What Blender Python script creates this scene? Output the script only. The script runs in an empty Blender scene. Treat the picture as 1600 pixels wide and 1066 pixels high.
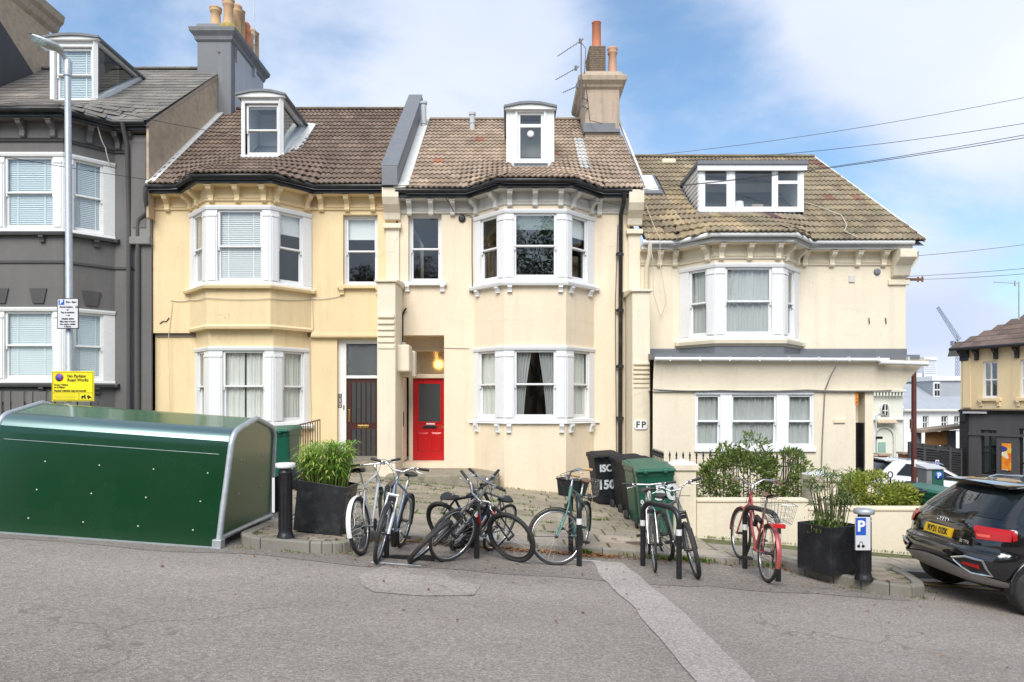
import bpy, math, random
from mathutils import Vector, Matrix, noise
random.seed(11)
R = math.radians
SC = bpy.context.scene
COL = SC.collection
# ------------------------------------------------------------------ camera
F, CX, HY, ZC = 1100.0, 800.0, 630.0, 1.75
cam = bpy.data.cameras.new('camera'); camo = bpy.data.objects.new('camera', cam); COL.objects.link(camo)
camo.location = (0, 0, ZC); camo.rotation_euler = (R(90), 0, 0)
cam.sensor_width = 36; cam.lens = F/1600*36; cam.shift_y = (HY-533)/1600
cam.clip_start = 0.1; cam.clip_end = 4000
SC.camera = camo
# ------------------------------------------------------------------ sky
SUN_EL, SUN_ROT = R(46), R(190)
w = bpy.data.worlds.new('World'); SC.world = w; w.use_nodes = True
nt = w.node_tree; N = nt.nodes; L = nt.links
for n in list(N): N.remove(n)
def nd(t, **k):
    n = N.new(t)
    for a, b in k.items(): setattr(n, a, b)
    return n
def mth(op, a, b=None, c=None, clamp=False):
    m = nd('ShaderNodeMath', operation=op); m.use_clamp = clamp
    for i, v in enumerate((a, b, c)):
        if v is None: continue
        if isinstance(v, (int, float)): m.inputs[i].default_value = v
        else: L.new(v, m.inputs[i])
    return m.outputs[0]
sky = nd('ShaderNodeTexSky', sky_type='NISHITA'); sky.sun_disc = False
sky.sun_elevation = SUN_EL; sky.sun_rotation = SUN_ROT; sky.altitude = 0; sky.air_density = 1.0; sky.dust_density = 0.6; sky.ozone_density = 2.0
tc = nd('ShaderNodeTexCoord')
sep = nd('ShaderNodeSeparateXYZ'); L.new(tc.outputs['Generated'], sep.inputs[0])
zz = mth('ADD', mth('MAXIMUM', sep.outputs[2], 0.0), 0.32)
com = nd('ShaderNodeCombineXYZ'); L.new(mth('DIVIDE', sep.outputs[0], zz), com.inputs[0]); L.new(mth('DIVIDE', sep.outputs[1], zz), com.inputs[1])
com.inputs[2].default_value = 3.7
nz = nd('ShaderNodeTexNoise'); L.new(com.outputs[0], nz.inputs['Vector']); nz.inputs['Scale'].default_value = 1.15; nz.inputs['Detail'].default_value = 8; nz.inputs['Roughness'].default_value = 0.56; nz.inputs['Distortion'].default_value = 0.3
nz2 = nd('ShaderNodeTexNoise'); L.new(com.outputs[0], nz2.inputs['Vector']); nz2.inputs['Scale'].default_value = 0.8; nz2.inputs['Detail'].default_value = 5
def direction(px, py):
    return Vector(((px-CX)/F, 1, (HY-py)/F)).normalized()
def blob(px, py, sharp, amt):
    d = direction(px, py)
    dp = nd('ShaderNodeVectorMath', operation='DOT_PRODUCT'); L.new(tc.outputs['Generated'], dp.inputs[0]); dp.inputs[1].default_value = d
    e = mth('POWER', mth('MAXIMUM', dp.outputs['Value'], 0.0), sharp)
    return mth('MULTIPLY', e, amt)
cov = nz.outputs[0]
for b in [(1120,120,110,-.30),(1010,215,90,-.20),(1560,390,160,-.32),(1360,300,160,-.24),(1280,245,300,-.12),(300,70,60,-.20),(1420,110,28,.26),(640,120,25,.20),(1440,500,120,.28),(560,0,60,.05),(520,80,110,-.24),(770,190,260,-.12),(980,30,260,-.14),(150,80,100,-.1),(1060,150,400,.10)]:
    cov = mth('ADD', cov, blob(*b))
mr = nd('ShaderNodeMapRange'); mr.interpolation_type = 'SMOOTHSTEP'; L.new(cov, mr.inputs[0]); mr.inputs[1].default_value = 0.33; mr.inputs[2].default_value = 0.60
cr = nd('ShaderNodeValToRGB'); L.new(nz2.outputs[0], cr.inputs[0])
cr.color_ramp.elements[0].position = .35; cr.color_ramp.elements[0].color = (6.6, 7.5, 9.6, 1)
cr.color_ramp.elements[1].position = .62; cr.color_ramp.elements[1].color = (9.2, 9.8, 10.9, 1)
gain = nd('ShaderNodeVectorMath', operation='MULTIPLY_ADD'); L.new(sky.outputs[0], gain.inputs[0]); gain.inputs[1].default_value = (1.35, 1.55, 1.55); gain.inputs[2].default_value = (.7, 1.15, 1.9)
mx = nd('ShaderNodeMix', data_type='RGBA'); L.new(mr.outputs[0], mx.inputs[0]); L.new(gain.outputs[0], mx.inputs[6]); L.new(cr.outputs[0], mx.inputs[7])
bg = nd('ShaderNodeBackground'); bg.inputs[1].default_value = 0.065; L.new(mx.outputs[2], bg.inputs[0])
wo = nd('ShaderNodeOutputWorld'); L.new(bg.outputs[0], wo.inputs[0])
# ------------------------------------------------------------------ sun and exposure
sl = bpy.data.lights.new('sun', 'SUN'); sl.energy = 2.6; sl.angle = R(38); sl.color = (1, .96, .9)
so = bpy.data.objects.new('sun', sl); COL.objects.link(so)
sdir = Vector((math.sin(SUN_ROT)*math.cos(SUN_EL), math.cos(SUN_ROT)*math.cos(SUN_EL), math.sin(SUN_EL)))
so.rotation_euler = sdir.to_track_quat('Z', 'Y').to_euler(); so.location = (0, -10, 30)
SC.view_settings.view_transform = 'Standard'; SC.view_settings.look = 'None'; SC.view_settings.gamma = 1
SC.view_settings.use_curve_mapping = False; SC.view_settings.exposure = 0.68

# ------------------------------------------------------------------ mapping helpers (metres)
def PX(px, Y): return (px-CX)*Y/F
def PZ(py, Y): return ZC+(HY-py)*Y/F
def G(px, py):
    a = (py-HY)/F; b = (px-CX)/F
    Y = 1.6325/(a-.072*b-.03); return (b*Y, Y)
def zp(x, y):
    x = max(-40, min(34, x)); t = max(0, min(1, (y-9.25)/6.25))
    return (1-t)*(-.08-.072*x)+t*(-.15-.105*x)
def zg(x, y):
    if y <= 9.25:
        x = max(-40, min(34, x)); return -.16-.072*x+.03*(9.25-max(y, -6))
    return zp(x, y)-.08
# ------------------------------------------------------------------ mesh builder
WR = {}
class MB:
    def __init__(s): s.v = []; s.f = []; s.m = []; s.s = []
    def add(s, vs, fs, mi=0, smooth=False):
        b = len(s.v); s.v += [tuple(v) for v in vs]
        for f in fs: s.f.append(tuple(b+i for i in f)); s.m.append(mi); s.s.append(smooth)
    def box(s, x0, x1, y0, y1, z0, z1, mi=0, M=None):
        vs = [Vector((x, y, z)) for z in (z0, z1) for y in (y0, y1) for x in (x0, x1)]
        if M is not None: vs = [M @ v for v in vs]
        s.add(vs, [(0,2,3,1),(4,5,7,6),(0,1,5,4),(2,6,7,3),(0,4,6,2),(1,3,7,5)], mi)
    def hexa(s, b, t, mi=0):
        n = len(b); s.add(list(b)+list(t), [tuple(range(n))[::-1], tuple(range(n, 2*n))]+[(i, (i+1) % n, n+(i+1) % n, n+i) for i in range(n)], mi)
    def prism(s, poly, f, a0, a1, mi=0, smooth=False):
        n = len(poly); vs = [f(p, a0) for p in poly]+[f(p, a1) for p in poly]
        s.add(vs, [tuple(range(n))[::-1], tuple(range(n, 2*n))], mi)
        s.add(vs, [(i, (i+1) % n, n+(i+1) % n, n+i) for i in range(n)], mi, smooth)
    def tube(s, pts, r, n=8, mi=0, closed=False, cap=True, smooth=True):
        pts = [Vector(p) for p in pts]; k = len(pts)
        rs = r if isinstance(r, (list, tuple)) else [r]*k
        vs = []; prev = None
        for i, p in enumerate(pts):
            if closed: d = pts[(i+1) % k]-pts[i-1]
            elif i == 0: d = pts[1]-p
            elif i == k-1: d = p-pts[i-1]
            else: d = (pts[i+1]-p).normalized()+(p-pts[i-1]).normalized()
            if d.length < 1e-9: d = Vector((0, 0, 1))
            d.normalize()
            if prev is None:
                a = d.orthogonal().normalized()
                if abs(d.z) < .9: a = (Vector((0, 0, 1))-d*d.z).normalized()
            else:
                a = prev-d*prev.dot(d); a = a.normalized() if a.length > 1e-6 else d.orthogonal().normalized()
            prev = a; b = d.cross(a)
            for j in range(n):
                t = 2*math.pi*(j+.5)/n; vs.append(p+(a*math.cos(t)+b*math.sin(t))*rs[i])
        fs = []
        for i in range(k if closed else k-1):
            i2 = (i+1) % k
            for j in range(n): fs.append((i*n+j, i*n+(j+1) % n, i2*n+(j+1) % n, i2*n+j))
        s.add(vs, fs, mi, smooth)
        if cap and not closed: s.add([vs[j] for j in range(n)]+[vs[(k-1)*n+j] for j in range(n)], [tuple(range(n))[::-1], tuple(range(n, 2*n))], mi)
    def lathe(s, prof, c=(0, 0, 0), n=16, mi=0, smooth=True, M=None):
        c = Vector(c); vs = []
        for r, z in prof:
            for j in range(n):
                t = 2*math.pi*j/n; v = Vector((r*math.cos(t), r*math.sin(t), z))
                if M is not None: v = M @ v
                vs.append(c+v)
        k = len(prof); fs = [(i*n+j, i*n+(j+1) % n, (i+1)*n+(j+1) % n, (i+1)*n+j) for i in range(k-1) for j in range(n)]
        s.add(vs, fs, mi, smooth)
        s.add(vs[:n]+vs[-n:], [tuple(range(n))[::-1], tuple(range(n, 2*n))], mi)
    def sweep(s, path, prof, mi=0, smooth=False):
        # horizontal XY path, profile of (outward, z)
        m = miter(path); n = len(prof); vs = []
        for (x, y), (mx_, my_) in zip(path, m):
            for o, z in prof: vs.append((x+mx_*o, y+my_*o, z))
        k = len(path)
        fs = [(i*n+j, i*n+(j+1) % n, (i+1)*n+(j+1) % n, (i+1)*n+j) for i in range(k-1) for j in range(n)]
        s.add(vs, fs, mi, smooth); s.add(vs[:n]+vs[-n:], [tuple(range(n))[::-1], tuple(range(n, 2*n))], mi)
    def grid(s, f, nu, nv, mi=0, smooth=True):
        vs = [f(i/nu, j/nv) for j in range(nv+1) for i in range(nu+1)]; k = nu+1
        s.add(vs, [(j*k+i, j*k+i+1, (j+1)*k+i+1, (j+1)*k+i) for j in range(nv) for i in range(nu)], mi, smooth)
    def mesh(s, name, mats):
        me = bpy.data.meshes.new(name); me.from_pydata(s.v, [], s.f)
        me.polygons.foreach_set('material_index', s.m); me.polygons.foreach_set('use_smooth', s.s)
        for m in (mats if isinstance(mats, (list, tuple)) else [mats]): me.materials.append(m)
        me.update(); return me
    def build(s, name, mats, parent=None, bev=0, kind=None, label=None, M=None, cat=None, group=None, seg=2):
        return obj(name, s.mesh(name, mats), parent, bev, kind, label, M, cat, group, seg)
def obj(name, me, parent=None, bev=0, kind=None, label=None, M=None, cat=None, group=None, seg=2):
    o = bpy.data.objects.new(name, me); COL.objects.link(o)
    if M is not None: o.matrix_basis = M
    if parent is not None:
        o.parent = parent
        if parent.name in WR: o.matrix_parent_inverse = WR[parent.name]
    if bev:
        b = o.modifiers.new('bevel', 'BEVEL'); b.width = bev; b.segments = seg; b.limit_method = 'ANGLE'; b.angle_limit = R(40)
    if kind: o['kind'] = kind
    if label: o['label'] = label
    if cat: o['category'] = cat
    if group: o['group'] = group
    return o
def miter(path):
    ns = []
    for i in range(len(path)-1):
        d = Vector((path[i+1][0]-path[i][0], path[i+1][1]-path[i][1])).normalized(); ns.append(Vector((d.y, -d.x)))
    out = []
    for i in range(len(path)):
        if i == 0: out.append(ns[0])
        elif i == len(path)-1: out.append(ns[-1])
        else: out.append((ns[i-1]+ns[i])/(1+ns[i-1].dot(ns[i])))
    return out
def offset(path, o): return [(p[0]+m[0]*o, p[1]+m[1]*o) for p, m in zip(path, miter(path))]
def thing(name, label, cat, loc=(0, 0, 0), rz=0, group=None, world=False, M=None):
    o = bpy.data.objects.new(name, None); COL.objects.link(o); o.empty_display_size = .2
    if M is not None: o.matrix_basis = M
    else: o.location = loc; o.rotation_euler = (0, 0, rz)
    o['label'] = label; o['category'] = cat
    if group: o['group'] = group
    if world: WR[o.name] = Matrix.Translation(-Vector(loc))
    return o
KIDS = {}
def kids(o): return [c for c in bpy.data.objects if c.parent == o]
def copy_tree(o, parent=None, M=None):
    c = o.copy(); COL.objects.link(c)
    if parent is not None: c.parent = parent
    if M is not None: c.matrix_basis = M
    for ch in kids(o): copy_tree(ch, c)
    return c
class Fr:
    # frame on a vertical plane: u along P0->P1, o outward (towards the street), z up
    def __init__(s, P0, P1):
        s.p0 = Vector((P0[0], P0[1])); d = Vector((P1[0]-P0[0], P1[1]-P0[1])); s.L = d.length; s.d = d.normalized(); s.n = Vector((s.d.y, -s.d.x))
    def p(s, u, o, z): q = s.p0+s.d*u+s.n*o; return Vector((q.x, q.y, z))
def fbox(mb, fr, u0, u1, o0, o1, z0, z1, mi=0):
    vs = [fr.p(u, o, z) for z in (z0, z1) for o in (o1, o0) for u in (u0, u1)]
    mb.add(vs, [(0,2,3,1),(4,5,7,6),(0,1,5,4),(2,6,7,3),(0,4,6,2),(1,3,7,5)], mi)
def wallseg(mb, fr, z0, z1, holes=(), mi=0, depth=.12):
    us = sorted({0, fr.L}|{v for h in holes for v in h[:2]}); zs = sorted({z0, z1}|{v for h in holes for v in h[2:4]})
    for a, b in zip(us, us[1:]):
        for c, d in zip(zs, zs[1:]):
            um, zm = (a+b)/2, (c+d)/2
            if any(h[0] < um < h[1] and h[2] < zm < h[3] for h in holes): continue
            mb.add([fr.p(a, 0, c), fr.p(b, 0, c), fr.p(b, 0, d), fr.p(a, 0, d)], [(0, 1, 2, 3)], mi)
    for h in holes:
        a, b, c, d = h[:4]; q = h[4] if len(h) > 4 else depth
        A = [fr.p(a, 0, c), fr.p(b, 0, c), fr.p(b, 0, d), fr.p(a, 0, d)]; B = [fr.p(a, -q, c), fr.p(b, -q, c), fr.p(b, -q, d), fr.p(a, -q, d)]
        mb.add(A+B, [(0, 4, 5, 1), (1, 5, 6, 2), (2, 6, 7, 3), (3, 7, 4, 0)], mi)
def inpoly(x, y, P):
    c = False; j = len(P)-1
    for i in range(len(P)):
        if (P[i][1] > y) != (P[j][1] > y) and x < (P[j][0]-P[i][0])*(y-P[i][1])/(P[j][1]-P[i][1])+P[i][0]: c = not c
        j = i
    return c
def text(s, size, mat, parent=None, M=None, name='lettering', ext=.0008, ax='CENTER', sx=1, space=1, off=0):
    cu = bpy.data.curves.new(name, 'FONT'); cu.body = s; cu.size = size; cu.extrude = ext; cu.align_x = ax; cu.align_y = 'CENTER'; cu.space_character = space; cu.offset = off; cu.resolution_u = 3
    t = bpy.data.objects.new('tmp', cu); COL.objects.link(t)
    dg = bpy.context.evaluated_depsgraph_get(); me = bpy.data.meshes.new_from_object(t.evaluated_get(dg)); bpy.data.objects.remove(t)
    me.materials.clear(); me.materials.append(mat); me.name = name
    if sx != 1:
        for v in me.vertices: v.co.x *= sx
    return obj(name, me, parent, M=M)
def faceM(p, right, up):
    r = Vector(right).normalized(); u = Vector(up); u = (u-r*u.dot(r)).normalized(); n = r.cross(u)
    return Matrix(((r.x, u.x, n.x, p[0]), (r.y, u.y, n.y, p[1]), (r.z, u.z, n.z, p[2]), (0, 0, 0, 1)))
# ------------------------------------------------------------------ materials
def mk(name):
    m = bpy.data.materials.new(name); m.use_nodes = True; t = m.node_tree; t.nodes.clear()
    o = t.nodes.new('ShaderNodeOutputMaterial'); b = t.nodes.new('ShaderNodeBsdfPrincipled'); t.links.new(b.outputs[0], o.inputs[0])
    return m, t, b
def tn(t, typ, **k):
    n = t.nodes.new(typ)
    for a, b in k.items():
        if isinstance(a, str) and hasattr(n, a): setattr(n, a, b)
    return n
def noise_n(t, scale, detail=5, rough=.55, stretch=None, coord='Object', dist=0):
    c = t.nodes.new('ShaderNodeTexCoord'); v = c.outputs[coord]
    if stretch:
        mp = t.nodes.new('ShaderNodeMapping'); mp.inputs['Scale'].default_value = stretch; t.links.new(v, mp.inputs[0]); v = mp.outputs[0]
    n = t.nodes.new('ShaderNodeTexNoise'); n.inputs['Scale'].default_value = scale; n.inputs['Detail'].default_value = detail; n.inputs['Roughness'].default_value = rough; n.inputs['Distortion'].default_value = dist
    t.links.new(v, n.inputs['Vector']); return n.outputs[0]
def ramp(t, v, stops):
    r = t.nodes.new('ShaderNodeValToRGB'); t.links.new(v, r.inputs[0]); e = r.color_ramp.elements
    while len(e) < len(stops): e.new(.5)
    for i, (p, c) in enumerate(stops):
        e[i].position = p; e[i].color = (c[0], c[1], c[2], 1) if isinstance(c, (tuple, list)) else (c, c, c, 1)
    return r.outputs[0]
def mixc(t, fac, a, b, mode='MIX'):
    m = t.nodes.new('ShaderNodeMix'); m.data_type = 'RGBA'; m.blend_type = mode
    for i, v in ((0, fac), (6, a), (7, b)):
        if isinstance(v, (int, float)): m.inputs[i].default_value = v if i == 0 else (v, v, v, 1)
        elif isinstance(v, (tuple, list)): m.inputs[i].default_value = (*v[:3], 1)
        else: t.links.new(v, m.inputs[i])
    return m.outputs[2]
def bump(t, b, v, dist=.002, st=1, prev=None):
    n = t.nodes.new('ShaderNodeBump'); n.inputs['Distance'].default_value = dist; n.inputs['Strength'].default_value = st; t.links.new(v, n.inputs['Height'])
    if prev is not None: t.links.new(prev, n.inputs['Normal'])
    t.links.new(n.outputs[0], b.inputs['Normal']); return n.outputs[0]
def mat(name, col, rough=.6, metal=0, var=.12, vs=2.5, bm=0, bs=60, spec=.5, coat=0, dirt=None, dirt_amt=.5, ds=1.2, rvar=0, coord='Object', streak=None, streak_amt=.3):
    m, t, b = mk(name)
    c = (*col, 1)
    b.inputs['Roughness'].default_value = rough; b.inputs['Metallic'].default_value = metal; b.inputs['Specular IOR Level'].default_value = spec
    if coat: b.inputs['Coat Weight'].default_value = coat; b.inputs['Coat Roughness'].default_value = .04
    n = noise_n(t, vs, 7, .6, coord=coord)
    r = ramp(t, n, [(.25, tuple(x*(1-var) for x in col)), (.75, tuple(min(1, x*(1+var)) for x in col))])
    if dirt:
        n2 = noise_n(t, ds, 9, .68, coord=coord); f = ramp(t, n2, [(.52, 0), (.72, dirt_amt)]); r = mixc(t, f, r, dirt)
    if streak:
        n3 = noise_n(t, 3.0, 6, .6, stretch=(2.2, 2.2, .22)); f = ramp(t, n3, [(.48, 0), (.75, streak_amt)]); r = mixc(t, f, r, streak)
    t.links.new(r, b.inputs['Base Color'])
    if rvar:
        n4 = noise_n(t, vs*3, 6, .6, coord=coord); f = ramp(t, n4, [(.3, max(0, rough-rvar)), (.7, min(1, rough+rvar))]); t.links.new(f, b.inputs['Roughness'])
    if bm: bump(t, b, noise_n(t, bs, 4, .6, coord=coord), bm)
    return m
def stucco(name, col, stain, amt=.35):
    m, t, b = mk(name); b.inputs['Roughness'].default_value = .82; b.inputs['Specular IOR Level'].default_value = .3
    big = noise_n(t, .7, 8, .6); c = ramp(t, big, [(.3, tuple(x*.93 for x in col)), (.7, tuple(min(1, x*1.05) for x in col))])
    st = noise_n(t, 2.4, 8, .62, stretch=(2.4, 2.4, .16)); c = mixc(t, ramp(t, st, [(.50, 0), (.78, amt)]), c, stain)
    sp = noise_n(t, 6, 8, .7); c = mixc(t, ramp(t, sp, [(.60, 0), (.80, amt)]), c, tuple(x*.7 for x in stain))
    vt = t.nodes.new('ShaderNodeTexVoronoi'); vt.feature = 'DISTANCE_TO_EDGE'; vt.inputs['Scale'].default_value = .9
    tcx = t.nodes.new('ShaderNodeTexCoord'); nd_ = t.nodes.new('ShaderNodeTexNoise'); nd_.inputs['Scale'].default_value = 2.2; nd_.inputs['Detail'].default_value = 8; t.links.new(tcx.outputs['Object'], nd_.inputs['Vector'])
    va = t.nodes.new('ShaderNodeVectorMath'); va.operation = 'MULTIPLY_ADD'; va.inputs[1].default_value = (.9, .9, .9); t.links.new(nd_.outputs['Color'], va.inputs[0]); t.links.new(tcx.outputs['Object'], va.inputs[2]); t.links.new(va.outputs[0], vt.inputs['Vector'])
    ck = t.nodes.new('ShaderNodeMath'); ck.operation = 'MULTIPLY'; t.links.new(ramp(t, vt.outputs['Distance'], [(.003, .32), (.009, 0)]), ck.inputs[0]); t.links.new(ramp(t, noise_n(t, .8, 3), [(.60, 0), (.66, 1)]), ck.inputs[1]); c = mixc(t, ck.outputs[0], c, tuple(x*.45 for x in stain))
    ch = noise_n(t, 26, 3, .5); c = mixc(t, ramp(t, ch, [(.74, 0), (.77, .35)]), c, tuple(x*.55 for x in col))
    t.links.new(c, b.inputs['Base Color'])
    n1 = bump(t, b, noise_n(t, 9, 6, .6), .012, .6); bump(t, b, noise_n(t, 110, 3, .5), .0025, .6, n1)
    return m
def simple(name, col, rough=.5, metal=0, emit=0, spec=.5):
    m, t, b = mk(name); b.inputs['Base Color'].default_value = (*col, 1); b.inputs['Roughness'].default_value = rough; b.inputs['Metallic'].default_value = metal; b.inputs['Specular IOR Level'].default_value = spec
    if emit: b.inputs['Emission Color'].default_value = (*col, 1); b.inputs['Emission Strength'].default_value = emit
    return m
def glassm(name, tint=(.85, .9, .9), base=.10, bumpd=0, rough=0.0, bs=3):
    m = bpy.data.materials.new(name); m.use_nodes = True; t = m.node_tree; t.nodes.clear()
    o = t.nodes.new('ShaderNodeOutputMaterial'); g = t.nodes.new('ShaderNodeBsdfGlossy'); g.inputs['Roughness'].default_value = rough
    tr = t.nodes.new('ShaderNodeBsdfTransparent'); tr.inputs[0].default_value = (*tint, 1)
    lw = t.nodes.new('ShaderNodeLayerWeight'); lw.inputs[0].default_value = .5; pw = t.nodes.new('ShaderNodeMath'); pw.operation = 'POWER'; pw.inputs[1].default_value = 4; t.links.new(lw.outputs['Facing'], pw.inputs[0])
    ma = t.nodes.new('ShaderNodeMath'); ma.operation = 'MULTIPLY_ADD'; ma.inputs[1].default_value = 1-base; ma.inputs[2].default_value = base; t.links.new(pw.outputs[0], ma.inputs[0])
    mx = t.nodes.new('ShaderNodeMixShader'); t.links.new(ma.outputs[0], mx.inputs[0]); t.links.new(tr.outputs[0], mx.inputs[1]); t.links.new(g.outputs[0], mx.inputs[2]); t.links.new(mx.outputs[0], o.inputs[0])
    n = noise_n(t, bs, 2, .5); bp = t.nodes.new('ShaderNodeBump'); bp.inputs['Distance'].default_value = bumpd or .002; t.links.new(n, bp.inputs['Height']); t.links.new(bp.outputs[0], g.inputs['Normal']); t.links.new(bp.outputs[0], lw.inputs['Normal'])
    return m
MT = {}
MT['yellow'] = stucco('yellow_stucco', (.77, .605, .36), (.50, .39, .23), .36)
MT['cream'] = stucco('cream_stucco', (.79, .67, .50), (.54, .46, .35), .34)
MT['cream_pale'] = stucco('pale_cream_stucco', (.77, .685, .53), (.52, .46, .36), .34)
MT['greywhite'] = stucco('grey_white_paint', (.62, .60, .55), (.38, .37, .34), .45)
MT['grey'] = stucco('charcoal_stucco', (.15, .143, .138), (.21, .20, .19), .35)
MT['greydark'] = stucco('dark_charcoal_trim', (.085, .083, .083), (.14, .13, .12), .3)
MT['greytrim'] = stucco('grey_trim_paint', (.24, .23, .22), (.14, .13, .12), .4)
MT['white'] = mat('white_window_paint', (.76, .76, .76), .35, var=.03, vs=8, dirt=(.60, .58, .54), dirt_amt=.2, ds=14, bm=.0006, bs=30)
MT['whiteold'] = mat('worn_white_paint', (.76, .76, .74), .45, var=.05, vs=8, dirt=(.40, .37, .33), dirt_amt=.35, ds=16, bm=.001, bs=40)
MT['upvc'] = mat('white_plastic', (.83, .84, .85), .25, var=.02, vs=4)
MT['glass'] = glassm('window_glass', (.95, .97, .97), .07)
MT['netback'] = mat('pale_cheek_curtain', (.62, .64, .62), .9, var=.12, vs=5)
MT['glass_d'] = glassm('dark_window_glass', (.7, .75, .75), .16)
MT['obscure'] = glassm('obscured_glass', (.55, .6, .6), .12, bumpd=.012, rough=.12, bs=55)
MT['obscure_d'] = mat('dark_obscured_glass', (.055, .06, .06), .25, var=.4, vs=60, bm=.004, bs=70)
MT['blind'] = mat('white_blind', (.88, .87, .84), .6, var=.03)
MT['blindblue'] = mat('pale_blind', (.80, .86, .87), .6, var=.03)
MT['net'] = mat('net_curtain', (.80, .78, .72), .9, var=.06, vs=3)
MT['netgrey'] = mat('grey_net_curtain', (.55, .55, .53), .9, var=.08, vs=3)
MT['curtain'] = mat('grey_curtain', (.50, .50, .49), .9, var=.06)
MT['room'] = simple('room_wall', (.22, .19, .16), .9)
MT['roomdark'] = simple('dark_room', (.05, .05, .05), .9)
MT['blackgutter'] = mat('black_gutter_plastic', (.02, .02, .021), .35, var=.3, dirt=(.09, .085, .075), dirt_amt=.6, ds=5)
MT['whitegutter'] = mat('white_gutter_plastic', (.72, .72, .70), .35, var=.04, dirt=(.40, .38, .33), dirt_amt=.5, ds=5)
MT['lead'] = mat('lead_flashing', (.16, .17, .185), .55, var=.15, vs=3, bm=.003, bs=10, dirt=(.09, .09, .08), ds=3)
MT['whiteflash'] = mat('white_flashing', (.62, .62, .60), .7, var=.12, vs=6, bm=.004, bs=12, dirt=(.30, .28, .25), dirt_amt=.7, ds=6)
MT['render_brown'] = mat('brown_pebble_render', (.50, .385, .27), .95, var=.22, vs=6, bm=.012, bs=45, dirt=(.20, .16, .12), dirt_amt=.4, ds=2)
MT['chimgrey'] = stucco('grey_chimney_render', (.20, .205, .215), (.30, .31, .32), .5)
MT['chimwhite'] = stucco('pale_chimney_render', (.50, .51, .53), (.36, .36, .37), .5)
MT['sheet'] = mat('sky_reflection_sheet', (.20, .29, .27), .30, .85, var=.05, vs=2)  # sky reflection on the green hangar shoulder, put into a paler metallic colour
MT['chimbrown'] = stucco('old_chimney_render', (.46, .37, .28), (.25, .19, .14), .8)
MT['pot'] = mat('buff_clay_pot', (.55, .36, .20), .8, var=.15, vs=5, dirt=(.25, .18, .12), ds=6)
MT['potred'] = mat('red_clay_pot', (.56, .20, .11), .8, var=.15, vs=5)
MT['potpink'] = mat('pink_clay_pot', (.50, .29, .19), .8, var=.15, vs=5)
MT['lichen'] = mat('yellow_lichen_mortar', (.34, .25, .06), .9, var=.4, vs=12, bm=.01, bs=30)
MT['brick'] = mat('brown_brick', (.17, .125, .085), .9, var=.35, vs=14, bm=.003, bs=60)
MT['mortar'] = mat('mortar', (.30, .26, .21), .95, var=.15)
MT['stone'] = mat('old_step_concrete', (.27, .24, .18), .9, var=.25, vs=4, bm=.006, bs=40, dirt=(.07, .075, .035), dirt_amt=.75, ds=3.5)
MT['reddoor'] = mat('red_door_paint', (.50, .012, .015), .22, var=.05, bm=.0004, bs=20)
MT['browndoor'] = mat('dark_mahogany', (.060, .020, .014), .35, var=.3, vs=20, bm=.001, bs=60)
MT['brass'] = simple('brass', (.65, .45, .16), .3, 1)
MT['steel'] = mat('bright_steel', (.60, .60, .60), .28, 1, var=.1)
MT['galv'] = mat('galvanised_steel', (.50, .53, .55), .5, .65, var=.16, vs=18, bm=.0005, bs=60, rvar=.1)
MT['black'] = mat('black_paint', (.016, .016, .018), .35, var=.3, vs=8, dirt=(.07, .065, .06), dirt_amt=.35, ds=9)
MT['rubber'] = mat('tyre_rubber', (.032, .031, .030), .75, var=.3, vs=12, dirt=(.10, .09, .075), dirt_amt=.4, ds=10)
MT['mudwhite'] = simple('white_mudguard', (.75, .75, .73), .35)
MT['whitep'] = simple('white_print', (.82, .82, .80), .5)
MT['blackp'] = simple('black_print', (.012, .012, .012), .5)
MT['bluep'] = simple('blue_print', (.02, .10, .50), .45)
MT['yellowp'] = simple('yellow_sign_face', (.86, .73, .01), .4)
MT['redp'] = simple('red_print', (.55, .04, .03), .45)
MT['whitesign'] = simple('pale_sign_face', (.66, .66, .68), .45)
MT['wire'] = simple('cable_black', (.03, .03, .03), .6)
MT['wirew'] = simple('cable_pale', (.60, .56, .48), .7)
MT['planter'] = mat('black_planter', (.020, .021, .024), .38, var=.3, vs=6, dirt=(.10, .11, .12), dirt_amt=.45, ds=4, rvar=.15, bm=.002, bs=6)
MT['leaf'] = None
MT['soil'] = mat('soil', (.06, .04, .025), .95, var=.4, vs=20, bm=.01, bs=30)
def tilemat(name, attr, lich, moss=(.05, .06, .02), la=.5):
    m, t, b = mk(name); b.inputs['Roughness'].default_value = .85; b.inputs['Specular IOR Level'].default_value = .3
    if attr: a = t.nodes.new('ShaderNodeAttribute'); a.attribute_name = 'Col'; c = a.outputs['Color']
    else: a = t.nodes.new('ShaderNodeObjectInfo'); c = a.outputs['Color']
    g = t.nodes.new('ShaderNodeNewGeometry'); 
    def pn(s, d=6, r=.6):
        n = t.nodes.new('ShaderNodeTexNoise'); n.inputs['Scale'].default_value = s; n.inputs['Detail'].default_value = d; n.inputs['Roughness'].default_value = r; t.links.new(g.outputs['Position'], n.inputs['Vector']); return n.outputs[0]
    c = mixc(t, 1.0, c, ramp(t, pn(1.1), [(.3, .72), (.7, 1.25)]), 'MULTIPLY')
    c = mixc(t, ramp(t, pn(14, 5, .7), [(.56, 0), (.66, la)]), c, lich)
    c = mixc(t, ramp(t, pn(2.6, 8, .7), [(.60, 0), (.72, .75)]), c, moss)
    c = mixc(t, ramp(t, pn(30, 3), [(.3, .5), (.55, 0)]), c, (.03, .025, .02))
    t.links.new(c, b.inputs['Base Color']); bump(t, b, pn(40, 5), .004, .8); return m
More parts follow.
